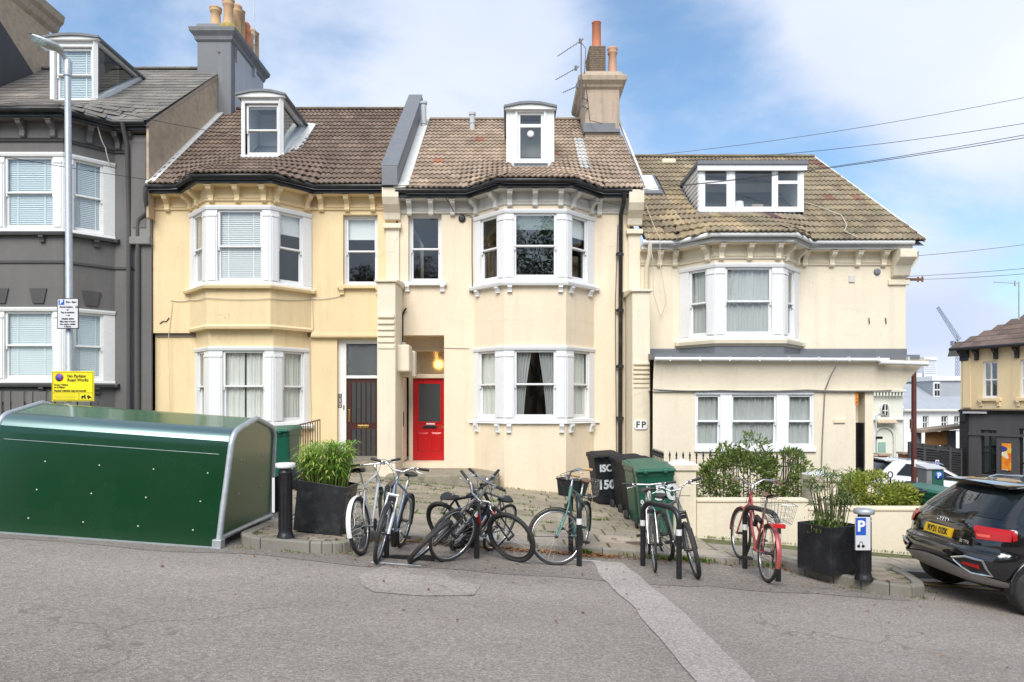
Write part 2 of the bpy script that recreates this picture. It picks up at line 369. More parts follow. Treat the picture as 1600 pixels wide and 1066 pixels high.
def leafmat(name, c1, c2, c3):
    m, t, b = mk(name); b.inputs['Roughness'].default_value = .45
    g = t.nodes.new('ShaderNodeNewGeometry')
    r = ramp(t, g.outputs['Random Per Island'], [(0, c1), (.55, c2), (1, c3)])
    t.links.new(r, b.inputs['Base Color']); b.inputs['Transmission Weight'].default_value = 0
    o = [n for n in t.nodes if n.type == 'OUTPUT_MATERIAL'][0]
    tl = t.nodes.new('ShaderNodeBsdfTranslucent'); t.links.new(r, tl.inputs[0]); ms = t.nodes.new('ShaderNodeMixShader'); ms.inputs[0].default_value = .3
    t.links.new(b.outputs[0], ms.inputs[1]); t.links.new(tl.outputs[0], ms.inputs[2]); t.links.new(ms.outputs[0], o.inputs[0]); return m
MT['leafgreen'] = leafmat('shrub_leaf', (.05, .10, .02), (.14, .22, .045), (.32, .34, .09))
MT['leafyellow'] = leafmat('yellow_green_leaf', (.12, .17, .02), (.32, .38, .06), (.50, .50, .10))
MT['papyrus'] = leafmat('papyrus_leaf', (.10, .26, .03), (.28, .52, .07), (.58, .58, .18))
MT['papstem'] = leafmat('papyrus_stem', (.10, .22, .03), (.24, .36, .06), (.40, .36, .14))
MT['papyrus2'] = leafmat('dull_papyrus_leaf', (.05, .12, .03), (.14, .24, .07), (.34, .28, .12))
MT['papstem2'] = leafmat('dull_papyrus_stem', (.10, .16, .05), (.22, .26, .10), (.36, .28, .14))
MT['treeleaf'] = leafmat('tree_leaf', (.015, .035, .008), (.04, .08, .015), (.09, .13, .03))
MT['bark'] = mat('bark', (.09, .065, .045), .9, var=.3, vs=8, bm=.01, bs=20)
MT['weed'] = leafmat('weed_blade', (.05, .10, .015), (.12, .20, .03), (.25, .30, .05))
MT['deadleaf'] = leafmat('dead_leaf', (.16, .06, .02), (.30, .13, .045), (.44, .26, .11))
def asphalt(name, base, light, pscale=1.0):
    m, t, b = mk(name); b.inputs['Roughness'].default_value = .88; b.inputs['Specular IOR Level'].default_value = .35
    big = noise_n(t, .35, 8, .62); c = ramp(t, big, [(.3, tuple(x*.84 for x in base)), (.7, tuple(x*1.14 for x in base))])
    med = noise_n(t, 1.6, 9, .7, stretch=(.5, 1.6, 1)); c = mixc(t, ramp(t, med, [(.5, 0), (.78, .35)]), c, light)
    tcn = t.nodes.new('ShaderNodeTexCoord'); vo = t.nodes.new('ShaderNodeTexVoronoi'); vo.inputs['Scale'].default_value = 75*pscale; t.links.new(tcn.outputs['Object'], vo.inputs['Vector'])
    hs = t.nodes.new('ShaderNodeSeparateColor'); t.links.new(vo.outputs['Color'], hs.inputs[0])
    c = mixc(t, 1.0, c, ramp(t, hs.outputs[0], [(.0, .70), (.5, .97), (.86, 1.14), (1, 1.42)]), 'MULTIPLY')
    bd = noise_n(t, .55, 4, .5, stretch=(.12, 1.0, 1)); c = mixc(t, 1.0, c, ramp(t, bd, [(.35, .86), (.65, 1.12)]), 'MULTIPLY')
    oil = noise_n(t, 1.3, 2, .4); c = mixc(t, ramp(t, oil, [(.70, 0), (.78, .35)]), c, tuple(x*.45 for x in base))
    vt = t.nodes.new('ShaderNodeTexVoronoi'); vt.feature = 'DISTANCE_TO_EDGE'; vt.inputs['Scale'].default_value = .42
    nd_ = t.nodes.new('ShaderNodeTexNoise'); nd_.inputs['Scale'].default_value = 2.0; nd_.inputs['Detail'].default_value = 8; t.links.new(tcn.outputs['Object'], nd_.inputs['Vector'])
    va = t.nodes.new('ShaderNodeVectorMath'); va.operation = 'MULTIPLY_ADD'; va.inputs[1].default_value = (1, 1, 1); t.links.new(nd_.outputs['Color'], va.inputs[0]); t.links.new(tcn.outputs['Object'], va.inputs[2]); t.links.new(va.outputs[0], vt.inputs['Vector'])
    ck = t.nodes.new('ShaderNodeMath'); ck.operation = 'MULTIPLY'; t.links.new(ramp(t, vt.outputs['Distance'], [(.003, .55), (.008, 0)]), ck.inputs[0]); t.links.new(ramp(t, noise_n(t, .5, 3), [(.48, 0), (.56, 1)]), ck.inputs[1]); c = mixc(t, ck.outputs[0], c, tuple(x*.4 for x in base))
    dk = noise_n(t, .9, 9, .75); c = mixc(t, ramp(t, dk, [(.58, 0), (.74, .40)]), c, tuple(x*.5 for x in base))
    t.links.new(c, b.inputs['Base Color'])
    n1 = bump(t, b, vo.outputs['Distance'], .006, .9); bump(t, b, noise_n(t, 5, 6, .6), .012, .5, n1); return m
MT['asphalt'] = asphalt('asphalt', (.305, .264, .230), (.365, .33, .298))
MT['asphalt_patch'] = asphalt('concrete_trench_patch', (.41, .365, .33), (.46, .43, .40), 1.1)
MT['asphalt_patch2'] = asphalt('pale_asphalt_patch', (.345, .30, .262), (.40, .365, .33), .9)
MT['asphalt_bay'] = asphalt('older_asphalt', (.245, .213, .184), (.31, .28, .25), .8)
def slabmat(name, info=True, moss=.7):
    m, t, b = mk(name); b.inputs['Roughness'].default_value = .85
    oi = t.nodes.new('ShaderNodeObjectInfo'); g = t.nodes.new('ShaderNodeNewGeometry')
    def pn(s, d=6, r=.6):
        n = t.nodes.new('ShaderNodeTexNoise'); n.inputs['Scale'].default_value = s; n.inputs['Detail'].default_value = d; n.inputs['Roughness'].default_value = r; t.links.new(g.outputs['Position'], n.inputs['Vector']); return n.outputs[0]
    c = oi.outputs['Color']
    c = mixc(t, 1.0, c, ramp(t, pn(1.6, 8, .65), [(.3, .75), (.7, 1.18)]), 'MULTIPLY')
    c = mixc(t, ramp(t, pn(3.2, 9, .72), [(.48, 0), (.66, moss)]), c, (.11, .10, .045))
    c = mixc(t, ramp(t, pn(70, 3), [(.62, 0), (.72, .5)]), c, (.40, .37, .32))
    t.links.new(c, b.inputs['Base Color']); bump(t, b, pn(60, 4), .003, .8); return m
MT['slab'] = slabmat('paving_stone'); MT['kerb'] = slabmat('kerb_granite', moss=.55)
MT['joint'] = mat('mossy_joint', (.10, .11, .04), .95, var=.5, vs=5, bm=.01, bs=30)
MT['earth'] = mat('far_ground', (.16, .15, .13), .95, var=.2, vs=.1)
# ------------------------------------------------------------------ terrain, road, pavement
def sheet(name, xs, ys, dz, m, kind='structure', fn=zg):
    b = MB(); b.v = [(x, y, fn(x, y)+dz) for y in ys for x in xs]; k = len(xs)
    b.f = [(j*k+i, j*k+i+1, (j+1)*k+i+1, (j+1)*k+i) for j in range(len(ys)-1) for i in range(k-1)]; b.m = [0]*len(b.f); b.s = [True]*len(b.f)
    return b.build(name, m, kind=kind)
xs = [-900, -400, -150, -80, -40, -30, -20, -10, 0, 10, 20, 30, 34, 60, 120, 300, 900, 2000]
ys = [-600, -200, -60, -20, -6, 0, 5, 9.25, 10.8, 12.4, 14, 15.5, 20, 30, 60, 120, 300, 900, 2500]
sheet('ground', xs, ys, -.06, MT['earth'])
rx = [-40, -30, -20, -12, -8, -4, 0, 2, 4, 6, 8, 10, 12, 16, 20, 27, 34, 50]
sheet('road', rx, [-14, -6, -3, 0, 2, 4, 6, 7, 8, 9.3], 0, MT['asphalt'])
sheet('side_road', [9.9, 12, 16, 20, 27, 34, 50, 90], [9.3, 10.8, 12.4, 14, 15.5, 18, 22, 30, 45, 70, 120], 0, MT['asphalt'])
def roadpoly(name, pts, dz, m, sub=1, kind='structure'):
    b = MB(); P = [G(*p) for p in pts]; b.add([(x, y, zg(x, y)+dz) for x, y in P], [tuple(range(len(P)))]); return b.build(name, m, kind=kind)
def strip(name, left, right, dz, m):
    b = MB(); A = [G(*p) for p in left]; B = [G(*p) for p in right]; n = len(A)
    vs = []
    for i in range(n-1):
        for q in range(6):
            t = q/6
            for P in (A, B):
                x = P[i][0]*(1-t)+P[i+1][0]*t; y = P[i][1]*(1-t)+P[i+1][1]*t; x += .03*noise.noise(Vector((x*2.3+9*(len(vs) % 2), y*2.3, 1))); vs.append((x, y, zg(x, y)+dz))
    for P in (A, B): x, y = P[-1]; vs.append((x, y, zg(x, y)+dz))
    k = len(vs)//2
    b.add(vs, [(2*i, 2*i+1, 2*i+3, 2*i+2) for i in range(k-1)]); return b.build(name, m, kind='structure')
# the bay where bikes and hangar stand is older, darker asphalt
b = MB(); n = 60; vs = []
for i in range(n+1):
    x = -9+i*13.4/n; vs += [(x, 7.62+.22*noise.noise(Vector((x*.9, 0, 5)))+(.15 if x > 2 else 0), 0), (x, 9.24, 0)]
b.add([(x, y, zg(x, y)+.004) for x, y, _ in vs], [(2*i, 2*i+2, 2*i+3, 2*i+1) for i in range(n)]); b.build('parking_bay', MT['asphalt_bay'], kind='structure')
strip('trench_patch', [(925, 878), (940, 905), (990, 950), (1085, 1066), (1180, 1180)], [(972, 880), (1003, 905), (1060, 950), (1180, 1066), (1290, 1180)], .008, MT['asphalt_patch'])
strip('asphalt_repair_patch', [(560, 900), (565, 915), (585, 926), (660, 932), (740, 931)], [(600, 884), (640, 888), (690, 896), (712, 908), (752, 915)], .0058, MT['asphalt_patch2'])
# yellow line by the parked car, thin white bay line
def mark(name, x0, x1, y0, y1, m, n=24):
    b = MB(); vs = []
    for i in range(n+1):
        x = x0+(x1-x0)*i/n; vs += [(x, y0, zg(x, y0)+.008), (x, y1, zg(x, y1)+.008)]
    b.add(vs, [(2*i, 2*i+2, 2*i+3, 2*i+1) for i in range(n)]); return b.build(name, m, kind='structure')
MT['yellowline'] = mat('worn_yellow_line', (.50, .30, .06), .8, var=.3, vs=20, dirt=(.14, .13, .12), dirt_amt=.9, ds=6)
MT['whiteline'] = mat('worn_white_line', (.55, .54, .52), .8, var=.2, vs=20, dirt=(.16, .15, .14), dirt_amt=.9, ds=8)
mark('yellow_line', 4.9, 14, 8.72, 8.80, MT['yellowline']); mark('yellow_line', 4.9, 14, 8.95, 9.03, MT['yellowline'])
mark('bay_line', -1.55, -1.0, 7.7, 7.76, MT['whiteline'], 3); mark('bay_line', .75, 1.1, 8.72, 8.78, MT['whiteline'], 3)
# pavement: mossy bed with slabs and kerb stones as its pieces
bed = sheet('pavement', [-14, -10, -8, -6, -4, -2, 0, 2, 4, 6, 8, 9.9], [9.38, 10, 10.8, 11.6, 12.4, 14, 15.5, 17.5], -.022, MT['joint'], fn=zp)
rnd = random.Random(5)
def slab(name, x0, x1, y0, y1, par, m, col, h=.05, lift=0, fn=zp, g=.009):
    b = MB(); j = [rnd.uniform(-.004, .004)+lift for _ in range(4)]
    c = [(x0+g, y0+g), (x1-g, y0+g), (x1-g, y1-g), (x0+g, y1-g)]
    b.hexa([(x, y, fn(x, y)-h) for x, y in c], [(x, y, fn(x, y)+q) for (x, y), q in zip(c, j)])
    o = b.build(name, m, par, bev=.006, seg=1); o.color = (*col, 1); return o
def vcol(c, a=.1): v = rnd.uniform(1-a, 1+a); return tuple(k*v for k in c)
def slabcol(y):
    v = rnd.uniform(.8, 1.12); base = (.33, .285, .215) if y > 10.4 else (.38, .325, .26)
    if y < 10.6 and rnd.random() < .3: base = (.40, .33, .25)
    return tuple(c*v for c in base)
x = -9.5
while x < 9.4:
    L_ = rnd.uniform(.86, .94); slab('kerb_stone', x, x+L_, 9.25, 9.395, bed, MT['kerb'], vcol((.30, .275, .24)), h=.14, g=.004); x += L_
y = 9.395; row = 0
while y < 16.3:
    d = [.42, .62, .60, .50][row % 4] if y < 11 else rnd.choice([.45, .5, .55]); x = -7.0+rnd.uniform(-.4, 0) if y < 12 else -4.6+rnd.uniform(0, .3)
    lim = 9.7 if y+d < 11.0 else 2.9
    while x < lim:
        L_ = rnd.choice([.55, .65, .75, .9, .95]) if y > 10.4 else rnd.choice([.6, .75, .9])
        c = slabcol(y)
        if -1.75 < x < -.95 and 9.3 < y < 9.7: c = (.33, .37, .40)
        slab('paving_slab', x, min(x+L_, lim), y, y+d, bed, MT['slab'], c, g=.016); x += L_
    y += d; row += 1
# front garden soil strips behind the low wall
b = MB(); b.add([(x, y, zp(x, y)+.03) for x, y in [(2.95, 11.2), (9.2, 11.2), (9.2, 14.9), (2.95, 14.9)]], [(0, 1, 2, 3)]); b.build('garden_soil', MT['soil'], kind='structure')
# islands
def island(name, pts, top=.13, par=None):
    P = pts; n = len(P); b = MB()
    cx = sum(p[0] for p in P)/n; cy = sum(p[1] for p in P)/n
    ins = []
    for i in range(n):
        a, c, d = Vector(P[i-1]), Vector(P[i]), Vector(P[(i+1) % n])
        n1 = Vector((-(c-a).y, (c-a).x)).normalized(); n2 = Vector((-(d-c).y, (d-c).x)).normalized(); m_ = (n1+n2)/(1+n1.dot(n2)); ins.append(c+m_*.13)
    b.hexa([(x, y, zg(x, y)-.05) for x, y in ins], [(x, y, zg(x, y)+top-.03) for x, y in ins]); base = b.build(name, MT['joint'], kind='structure')
    for i in range(n):
        j = (i+1) % n; q = [P[i], P[j], ins[j], ins[i]]
        q = [Vector(v) for v in q]; ce = sum(q, Vector((0, 0)))/4; q = [ce+(v-ce)*.985 for v in q]
        b = MB(); b.hexa([(v.x, v.y, zg(v.x, v.y)-.05) for v in q], [(v.x, v.y, zg(v.x, v.y)+top) for v in q]); o = b.build('kerb_stone', MT['kerb'], base, bev=.018, seg=2); o.color = (*vcol((.27, .25, .215)), 1)
    xs_ = [v.x for v in ins]; ys_ = [v.y for v in ins]; y = min(ys_); r = 0; pin = [(v.x, v.y) for v in ins]
    while y < max(ys_):
        x = min(xs_)-(.1 if r % 2 else 0)
        while x < max(xs_):
            cs = [(x, y), (x+.2, y), (x+.2, y+.1), (x, y+.1)]
            if all(inpoly(a, c, pin) for a, c in cs): o = slab('paver', x, x+.2, y, y+.1, base, MT['slab'], vcol((.28, .235, .19), .18), h=.03, lift=top-.006, fn=zg, g=.004)
            x += .2
        y += .1; r += 1
    return base
def arc(cx, cy, r, a0, a1, n): return [(cx+r*math.cos(R(a0+(a1-a0)*i/n)), cy+r*math.sin(R(a0+(a1-a0)*i/n))) for i in range(n+1)]
isl = island('traffic_island', [(-3.22, 9.22)]+arc(-2.82, 8.42, .40, 180, 262, 4)+[(-2.3, 8.01)]+arc(-2.25, 8.42, .41, 282, 352, 4)+[(-1.80, 9.22)])
isl2 = island('traffic_island', [(3.5, 9.22), (3.66, 8.80), (3.85, 8.45), (4.05, 8.18), (4.28, 7.98), (4.52, 7.94), (4.72, 8.05), (4.86, 8.32), (4.98, 8.75), (5.04, 9.22)])
# ------------------------------------------------------------------ windows
def sash_pair(fr, u0, u1, z0, z1, o, par, cover='none', fm='white', glass='glass', st=.055, split=.5, blindfrac=.3, room=True):
    zm = z0+(z1-z0)*split
    for k, (a, b_, oo) in enumerate(((zm-.02, z1, o), (z0, zm+.02, o-.045))):
        mb = MB(); lo = .05 if k == 0 else .085; hi = .05 if k == 0 else .045
        if k == 0: lo = .04
        fbox(mb, fr, u0, u0+st, oo-.04, oo, a, b_); fbox(mb, fr, u1-st, u1, oo-.04, oo, a, b_)
        fbox(mb, fr, u0+st, u1-st, oo-.0405, oo+.0015, a, a+lo); fbox(mb, fr, u0+st, u1-st, oo-.0405, oo+.0015, b_-hi, b_)
        if k == 0:
            for uu in (u0, u1-st*.8): fbox(mb, fr, uu+.002, uu+st*.8-.002, oo-.03, oo-.005, a-.07, a+.003)
        mb.build('sash', MT[fm], par, bev=.006, seg=1)
        g = MB(); fbox(g, fr, u0+st-.01, u1-st+.01, oo-.024, oo-.019, a+lo-.01, b_-hi+.01); g.build('pane', MT[glass], par)
    if cover != 'none': covering(fr, u0, u1, z0, z1, o-.085, par, cover, blindfrac)
def covering(fr, u0, u1, z0, z1, o, par, cover, frac=.3):
    mb = MB()
    if cover in ('venetian', 'venetian_blue'):
        z = z0+.03; pitch = .042
        while z < z1-.02:
            mb.add([fr.p(u0, o-.012, z+.041), fr.p(u1, o-.012, z+.041), fr.p(u1, o+.012, z), fr.p(u0, o+.012, z), fr.p(u0, o-.012, z+.043), fr.p(u1, o-.012, z+.043), fr.p(u1, o+.012, z+.002), fr.p(u0, o+.012, z+.002)], [(0,1,2,3),(7,6,5,4),(3,2,6,7),(0,4,5,1)])
            z += pitch
        for uu in (u0+(u1-u0)*.22, u1-(u1-u0)*.22): fbox(mb, fr, uu-.012, uu+.012, o+.014, o+.016, z0, z1)
        mb.build('blind', MT['blind' if cover == 'venetian' else 'blindblue'], par)
    elif cover == 'roller':
        fbox(mb, fr, u0, u1, o-.01, o, z1-(z1-z0)*frac, z1); fbox(mb, fr, u0, u1, o-.015, o+.008, z1-(z1-z0)*frac-.03, z1-(z1-z0)*frac); mb.build('blind', MT['blind'], par, bev=.004)
    elif cover in ('net', 'netgrey', 'curtain', 'swag', 'part'):
        m = {'net': 'net', 'netgrey': 'netgrey', 'curtain': 'curtain', 'swag': 'curtain', 'part': 'net'}[cover]
        if cover in ('net', 'netgrey', 'part'):
            gap = .035 if cover == 'part' else 0; um = (u0+u1)/2
            for a, b_ in ([(u0, um-gap/2), (um+gap/2, u1)] if gap else [(u0, u1)]):
                w_ = b_-a; ph = random.random()*9; n = max(12, int(w_/.012)); mb = MB()
                mb.grid(lambda s, t: fr.p(a+s*w_, o-.02+.018*math.sin(s*w_*75+ph+2*math.sin(s*w_*19+ph))+.01*math.sin(t*3+s*20), z0+t*(z1-z0)), n, 6); mb.build('curtain', MT[m], par)
        else:
            for sd in (0, 1):
                if cover == 'curtain' and sd: continue
                def f(s, t, sd=sd):
                    wt = (.42-.26*math.sin((1-t)*1.2)**1.0 + .05*(1-t)) * (u1-u0) if cover == 'swag' else (u1-u0)
                    uu = u0+s*wt if sd == 0 else u1-s*wt
                    return fr.p(uu, o-.03+.03*math.sin(s*34), z0+t*(z1-z0))
                mb = MB(); mb.grid(f, 40, 12); mb.build('curtain', MT[m], par)
def bracket(mb, fr, u, o, z1, w_=.10, h=.14, d=.10):
    P = [(0, 0), (d, 0), (d*1.02, -h*.25), (d*.75, -h*.45), (d*.55, -h*.75), (d*.6, -h), (0, -h*1.05)]
    mb.prism(P, lambda p, a: fr.p(u+a, o+p[0], z1+p[1]), -w_/2, w_/2)
def corbel(mb, fr, u, z1, h=.36, d=.24, w_=.11):
    P = [(0, 0), (d, 0), (d+.015, -h*.12), (d-.01, -h*.28), (d*.62, -h*.38), (d*.40, -h*.55), (d*.36, -h*.78), (d*.42, -h*.90), (d*.30, -h), (0, -h)]
    mb.prism(P, lambda p, a: fr.p(u+a, p[0], z1+p[1]), -w_/2, w_/2)
    P2 = [(0, .001), (d+.03, .001), (d+.03, -h*.10), (0, -h*.10)]
    mb.prism(P2, lambda p, a: fr.p(u+a, p[0], z1+p[1]), -w_/2-.015, w_/2+.015)
def bay_window(par, path, z0, z1, units, covers, fm='white', sill=True, sillm='white', brk=(), glass=('glass',)*3, splits=(.5,)*3, fracs=(.3,)*3, sillproj=.10, sillh=.10, head=.09, name='bay_window', arch=False, bh=.14):
    # path: 4 points; units: per facet (u0,u1)
    segs = [Fr(path[i], path[i+1]) for i in range(3)]
    mb = MB()
    mb.sweep(path, [(-.10, z1-head), (.03, z1-head), (.045, z1-head*.4), (.045, z1), (-.10, z1)])
    mb.sweep(path, [(-.10, z0), (.045, z0), (.03, z0+.07), (-.10, z0+.09)])
    za, zb = z0+.08, z1-head+.001
    e = MB()
    def post(pts): mb.sweep(pts, [(-.09, za), (.012, za), (.012, zb), (-.09, zb)])
    s0, s1, s2 = segs
    def at(s, u): p = s.p(u, 0, 0); return (p.x, p.y)
    post([at(s0, .0), at(s0, units[0][0])]); post([at(s0, units[0][1]), path[1], at(s1, units[1][0])]); post([at(s1, units[1][1]), path[2], at(s2, units[2][0])]); post([at(s2, units[2][1]), at(s2, s2.L)])
    # thin pilaster strips and caps on posts
    for s, a, b_ in ((s0, units[0][1], s0.L), (s1, 0, units[1][0]), (s1, units[1][1], s1.L), (s2, 0, units[2][0])):
        if b_-a > .1:
            fbox(mb, s, a+.03, b_-.03, .012, .026, za+.02, zb-.16); fbox(mb, s, a+.012, b_-.012, .012, .034, zb-.15, zb-.10)
    f = mb.build(name, MT[fm], par, bev=.005, seg=1)
    for k, s in enumerate(segs):
        sash_pair(s, units[k][0], units[k][1], za, zb, -.02, f, covers[k], fm, glass[k], split=splits[k], blindfrac=fracs[k])
    if sill:
        ext = [(path[0][0]-.12, path[0][1]), *path, (path[3][0]+.12, path[3][1])]
        mb = MB(); ext = [ext[0], *path[1:3], ext[-1]] if False else ext
        mb.sweep(ext, [(0, z0-sillh), (sillproj, z0-sillh+.01), (sillproj+.02, z0-.03), (.02, z0+.002), (0, z0+.002)])
        mb.build('sill', MT[sillm], f, bev=.004, seg=1)
    for (k, u) in brk:
        mb = MB(); bracket(mb, segs[k], u, 0, z0-sillh+.002, h=bh); mb.build('bracket', MT[sillm], f, bev=.008)
    return f
def flat_window(par, fr, u0, u1, z0, z1, setback, cover, fm='white', sillm='white', brk=True, glass='glass', fw=.05, split=.5, frac=.3, sillh=.08, name='window'):
    mb = MB()
    fbox(mb, fr, u0, u0+fw, -setback-.08, -setback, z0, z1); fbox(mb, fr, u1-fw, u1, -setback-.08, -setback, z0, z1)
    fbox(mb, fr, u0+fw, u1-fw, -setback-.08, -setback-.001, z1-fw, z1); fbox(mb, fr, u0+fw, u1-fw, -setback-.08, -setback-.001, z0, z0+fw*.9)
    f = mb.build(name, MT[fm], par, bev=.005, seg=1)
    sash_pair(fr, u0+fw*.8, u1-fw*.8, z0+fw*.7, z1-fw*.8, -setback-.015, f, cover, fm, glass, split=split, blindfrac=frac)
    if sillm:
        mb = MB(); fbox(mb, fr, u0-.12, u1+.12, -setback, .10, z0-sillh, z0+.002); mb.build('sill', MT[sillm], f, bev=.012)
        if brk:
            for u in (u0-.02, u1+.02): mb = MB(); bracket(mb, fr, u, 0, z0-sillh+.002); mb.build('bracket', MT[sillm], f, bev=.008)
    return f
# ------------------------------------------------------------------ roofs
def tile_mesh(kind, w_, L_):
    b = MB()
    if kind == 'roll':
        n = 8; top = []; 
        for i in range(n+1):
            s = i/n; x = (s-.5)*w_*1.0; z = .034*max(0, math.sin(2*math.pi*2*s-.9))+.002
            top.append((x, z))
        vs = [(x, 0, z+.040) for x, z in top]+[(x, L_, z) for x, z in top]+[(x, .004, z+.006) for x, z in top]
        k = n+1; b.add(vs, [(i, i+1, k+i+1, k+i) for i in range(n)], 0, True)
        b.add([vs[i] for i in range(k)]+[vs[2*k+i] for i in range(k)], [(i, k+i, k+i+1, i+1) for i in range(n)], 0, False)
    else:
        b.hexa([(-w_/2+.003, 0, .010), (w_/2-.003, 0, .010), (w_/2-.003, L_, -.004), (-w_/2+.003, L_, -.004)], [(-w_/2+.003, 0, .020), (w_/2-.003, 0, .020), (w_/2-.003, L_, .004), (-w_/2+.003, L_, .004)])
    return b
def roof(house, surf, x0, x1, courses, kind, w_, cols, mname, lich, excl=(), xlim=None, maxparts=300, slabm='lead', ridge=True, ridgem=None, seed=1, special=None, jit=.0, tone=None):
    rg = random.Random(seed)
    b = MB(); off = -.035
    b.grid(lambda u, t: Vector(surf(x0+(x1-x0)*u if xlim is None else xlim(t)[0]+(xlim(t)[1]-xlim(t)[0])*u, t))+Vector((0, 0, off)), 24, 14)
    b.grid(lambda u, t: Vector(surf(x0+(x1-x0)*u if xlim is None else xlim(t)[0]+(xlim(t)[1]-xlim(t)[0])*u, t))+Vector((0, 0, off-.10)), 24, 14)
    rf = b.build('roof', MT[slabm], house)
    pm = tilemat(mname, False, lich); sm = tilemat(mname+'_bulk', True, lich)
    P0 = Vector(surf((x0+x1)/2, .5)); P1 = Vector(surf((x0+x1)/2, .5+1/courses)); gauge = (P1-P0).length
    tb = tile_mesh(kind, w_, gauge*1.28); me = tb.mesh('tile', pm)
    stuff = MB(); scol = []; cnt = 0
    for j in range(courses):
        t = j/courses; a, c = (x0, x1) if xlim is None else xlim(t)
        x = x0 + ((w_/2 if j % 2 else 0) if kind != 'roll' else 0)
        if kind != 'roll': x = x0-(w_/2 if j % 2 else 0)
        while x < x1-.02:
            xs_, xe_ = max(x, a), min(x+w_, c); xc = (xs_+xe_)/2
            if xe_-xs_ < .04 or any(e[0] < xc < e[1] and e[2] < t < e[3] for e in excl): x += w_; continue
            t2 = min(1, t+1/courses); p = Vector(surf(xc, t)); q = Vector(surf(xc, t2)); r_ = Vector(surf(xc+.05, t))-Vector(surf(xc-.05, t))
            up = q-p; 
            if up.length < 1e-5: x += w_; continue
            rr = r_/.1; k_ = (xe_-xs_)/w_*1.01; nn = rr.cross(up).normalized(); uu_ = up/gauge; o_ = p-up*.12+Vector((0, 0, rg.uniform(0, jit)))
            M = Matrix(((rr.x*k_, uu_.x, nn.x, o_.x), (rr.y*k_, uu_.y, nn.y, o_.y), (rr.z*k_, uu_.z, nn.z, o_.z), (0, 0, 0, 1)))
            if jit: M = M @ Matrix.Rotation(rg.uniform(-jit, jit)*3, 4, 'Z')
            col = None
            if special: col = special(xc, t, rg)
            if col is None:
                col = rg.choice(cols); col = tuple(.55*k+.45*sum(q_[i_] for q_ in cols)/len(cols) for i_, k in enumerate(col)); v = rg.uniform(.87, 1.13); col = tuple(k*v for k in col)
                if tone: col = tuple(k*q_ for k, q_ in zip(col, tone(xc, t)))
            cnt += 1
            if cnt <= maxparts:
                o = obj('tile', me, rf, M=M); o.color = (*col, 1)
            else:
                stuff.add([M @ Vector(v) for v in tb.v], tb.f, 0, kind == 'roll'); scol += [col]*len(tb.v)
            x += w_
    if stuff.v:
        o = stuff.build('tile_field', sm, rf, kind='stuff'); at = o.data.color_attributes.new('Col', 'FLOAT_COLOR', 'POINT')
        at.data.foreach_set('color', [k for c in scol for k in (*c, 1)])
    if ridge:
        a, c = (x0, x1) if xlim is None else xlim(1); x = a
        rme = MB(); rme.prism([(.13*math.cos(R(q)), .10*math.sin(R(q))) for q in range(0, 181, 30)], lambda p, s: Vector((s, p[0], p[1])), 0, .44, 0, True); rm = rme.mesh('ridge_tile', pm)
        while x < c-.05:
            p = Vector(surf(x, 1)); o = obj('ridge_tile', rm, rf, M=Matrix.Translation((x, p.y, p.z-.02)) @ Matrix.Diagonal((min(1, (c-x)/.44), 1, 1, 1))); v = rg.uniform(.8, 1.1); o.color = (*[k*v*.8 for k in cols[0]], 1); x += .45
    return rf
def interp(path, x):
    if x <= path[0][0]: return path[0][1]
    for (a, b_), (c, d) in zip(path, path[1:]):
        if x <= c: return b_+(d-b_)*(x-a)/(c-a) if c > a else d
    return path[-1][1]
def make_surf(eave, Ze, Yr, Zr, Yb, tb=.42):
    def surf(x, t):
        w_ = min(1, t*6)*.62+.02; ye = sum(interp(eave, x+w_*q/3) for q in range(-3, 4))/7; y = Yb+(Yr-Yb)*t
        if ye < Yb: s = max(0, 1-t/tb); y -= (Yb-ye)*s**1.4
        return (x, y, Ze+(Zr-Ze)*t)
    return surf
def house_shell(par, path, z0, z1, holes, m, sides=True, yback=23.5, Yr=20.2, Zr=None, Ze=None, name='wall', seg_mi=None, mats=None):
    b = MB()
    for i in range(len(path)-1):
        wallseg(b, Fr(path[i], path[i+1]), z0, z1, holes.get(i, ()))
    if sides:
        for x, y in (path[0], path[-1]):
            if Zr: b.add([(x, y, z0), (x, yback, z0), (x, yback, z1), (x, Yr, Zr-.1), (x, y, z1)], [(0, 1, 2, 3, 4)])
            else: b.add([(x, y, z0), (x, yback, z0), (x, yback, z1), (x, y, z1)], [(0, 1, 2, 3)])
        b.add([(path[0][0], yback, z0), (path[-1][0], yback, z0), (path[-1][0], yback, z1), (path[0][0], yback, z1)], [(0, 1, 2, 3)])
    return b.build(name, mats or MT[m], par)
def room(par, x0, x1, zs, y0=17.42, y1=20.5, ztop=None):
    b = MB(); zmax = zs[-1]
    b.box(x0+.05, x1-.05, y1, y1+.05, zs[0], zmax)
    for z in zs: b.box(x0+.04, x1-.04, y0-.95, y1, z-.15, z)
    b.box((x0+x1)/2-.05, (x0+x1)/2+.05, y0, y1, zs[0], zmax-.16)
    b.build('interior_partition', MT['room'], par)
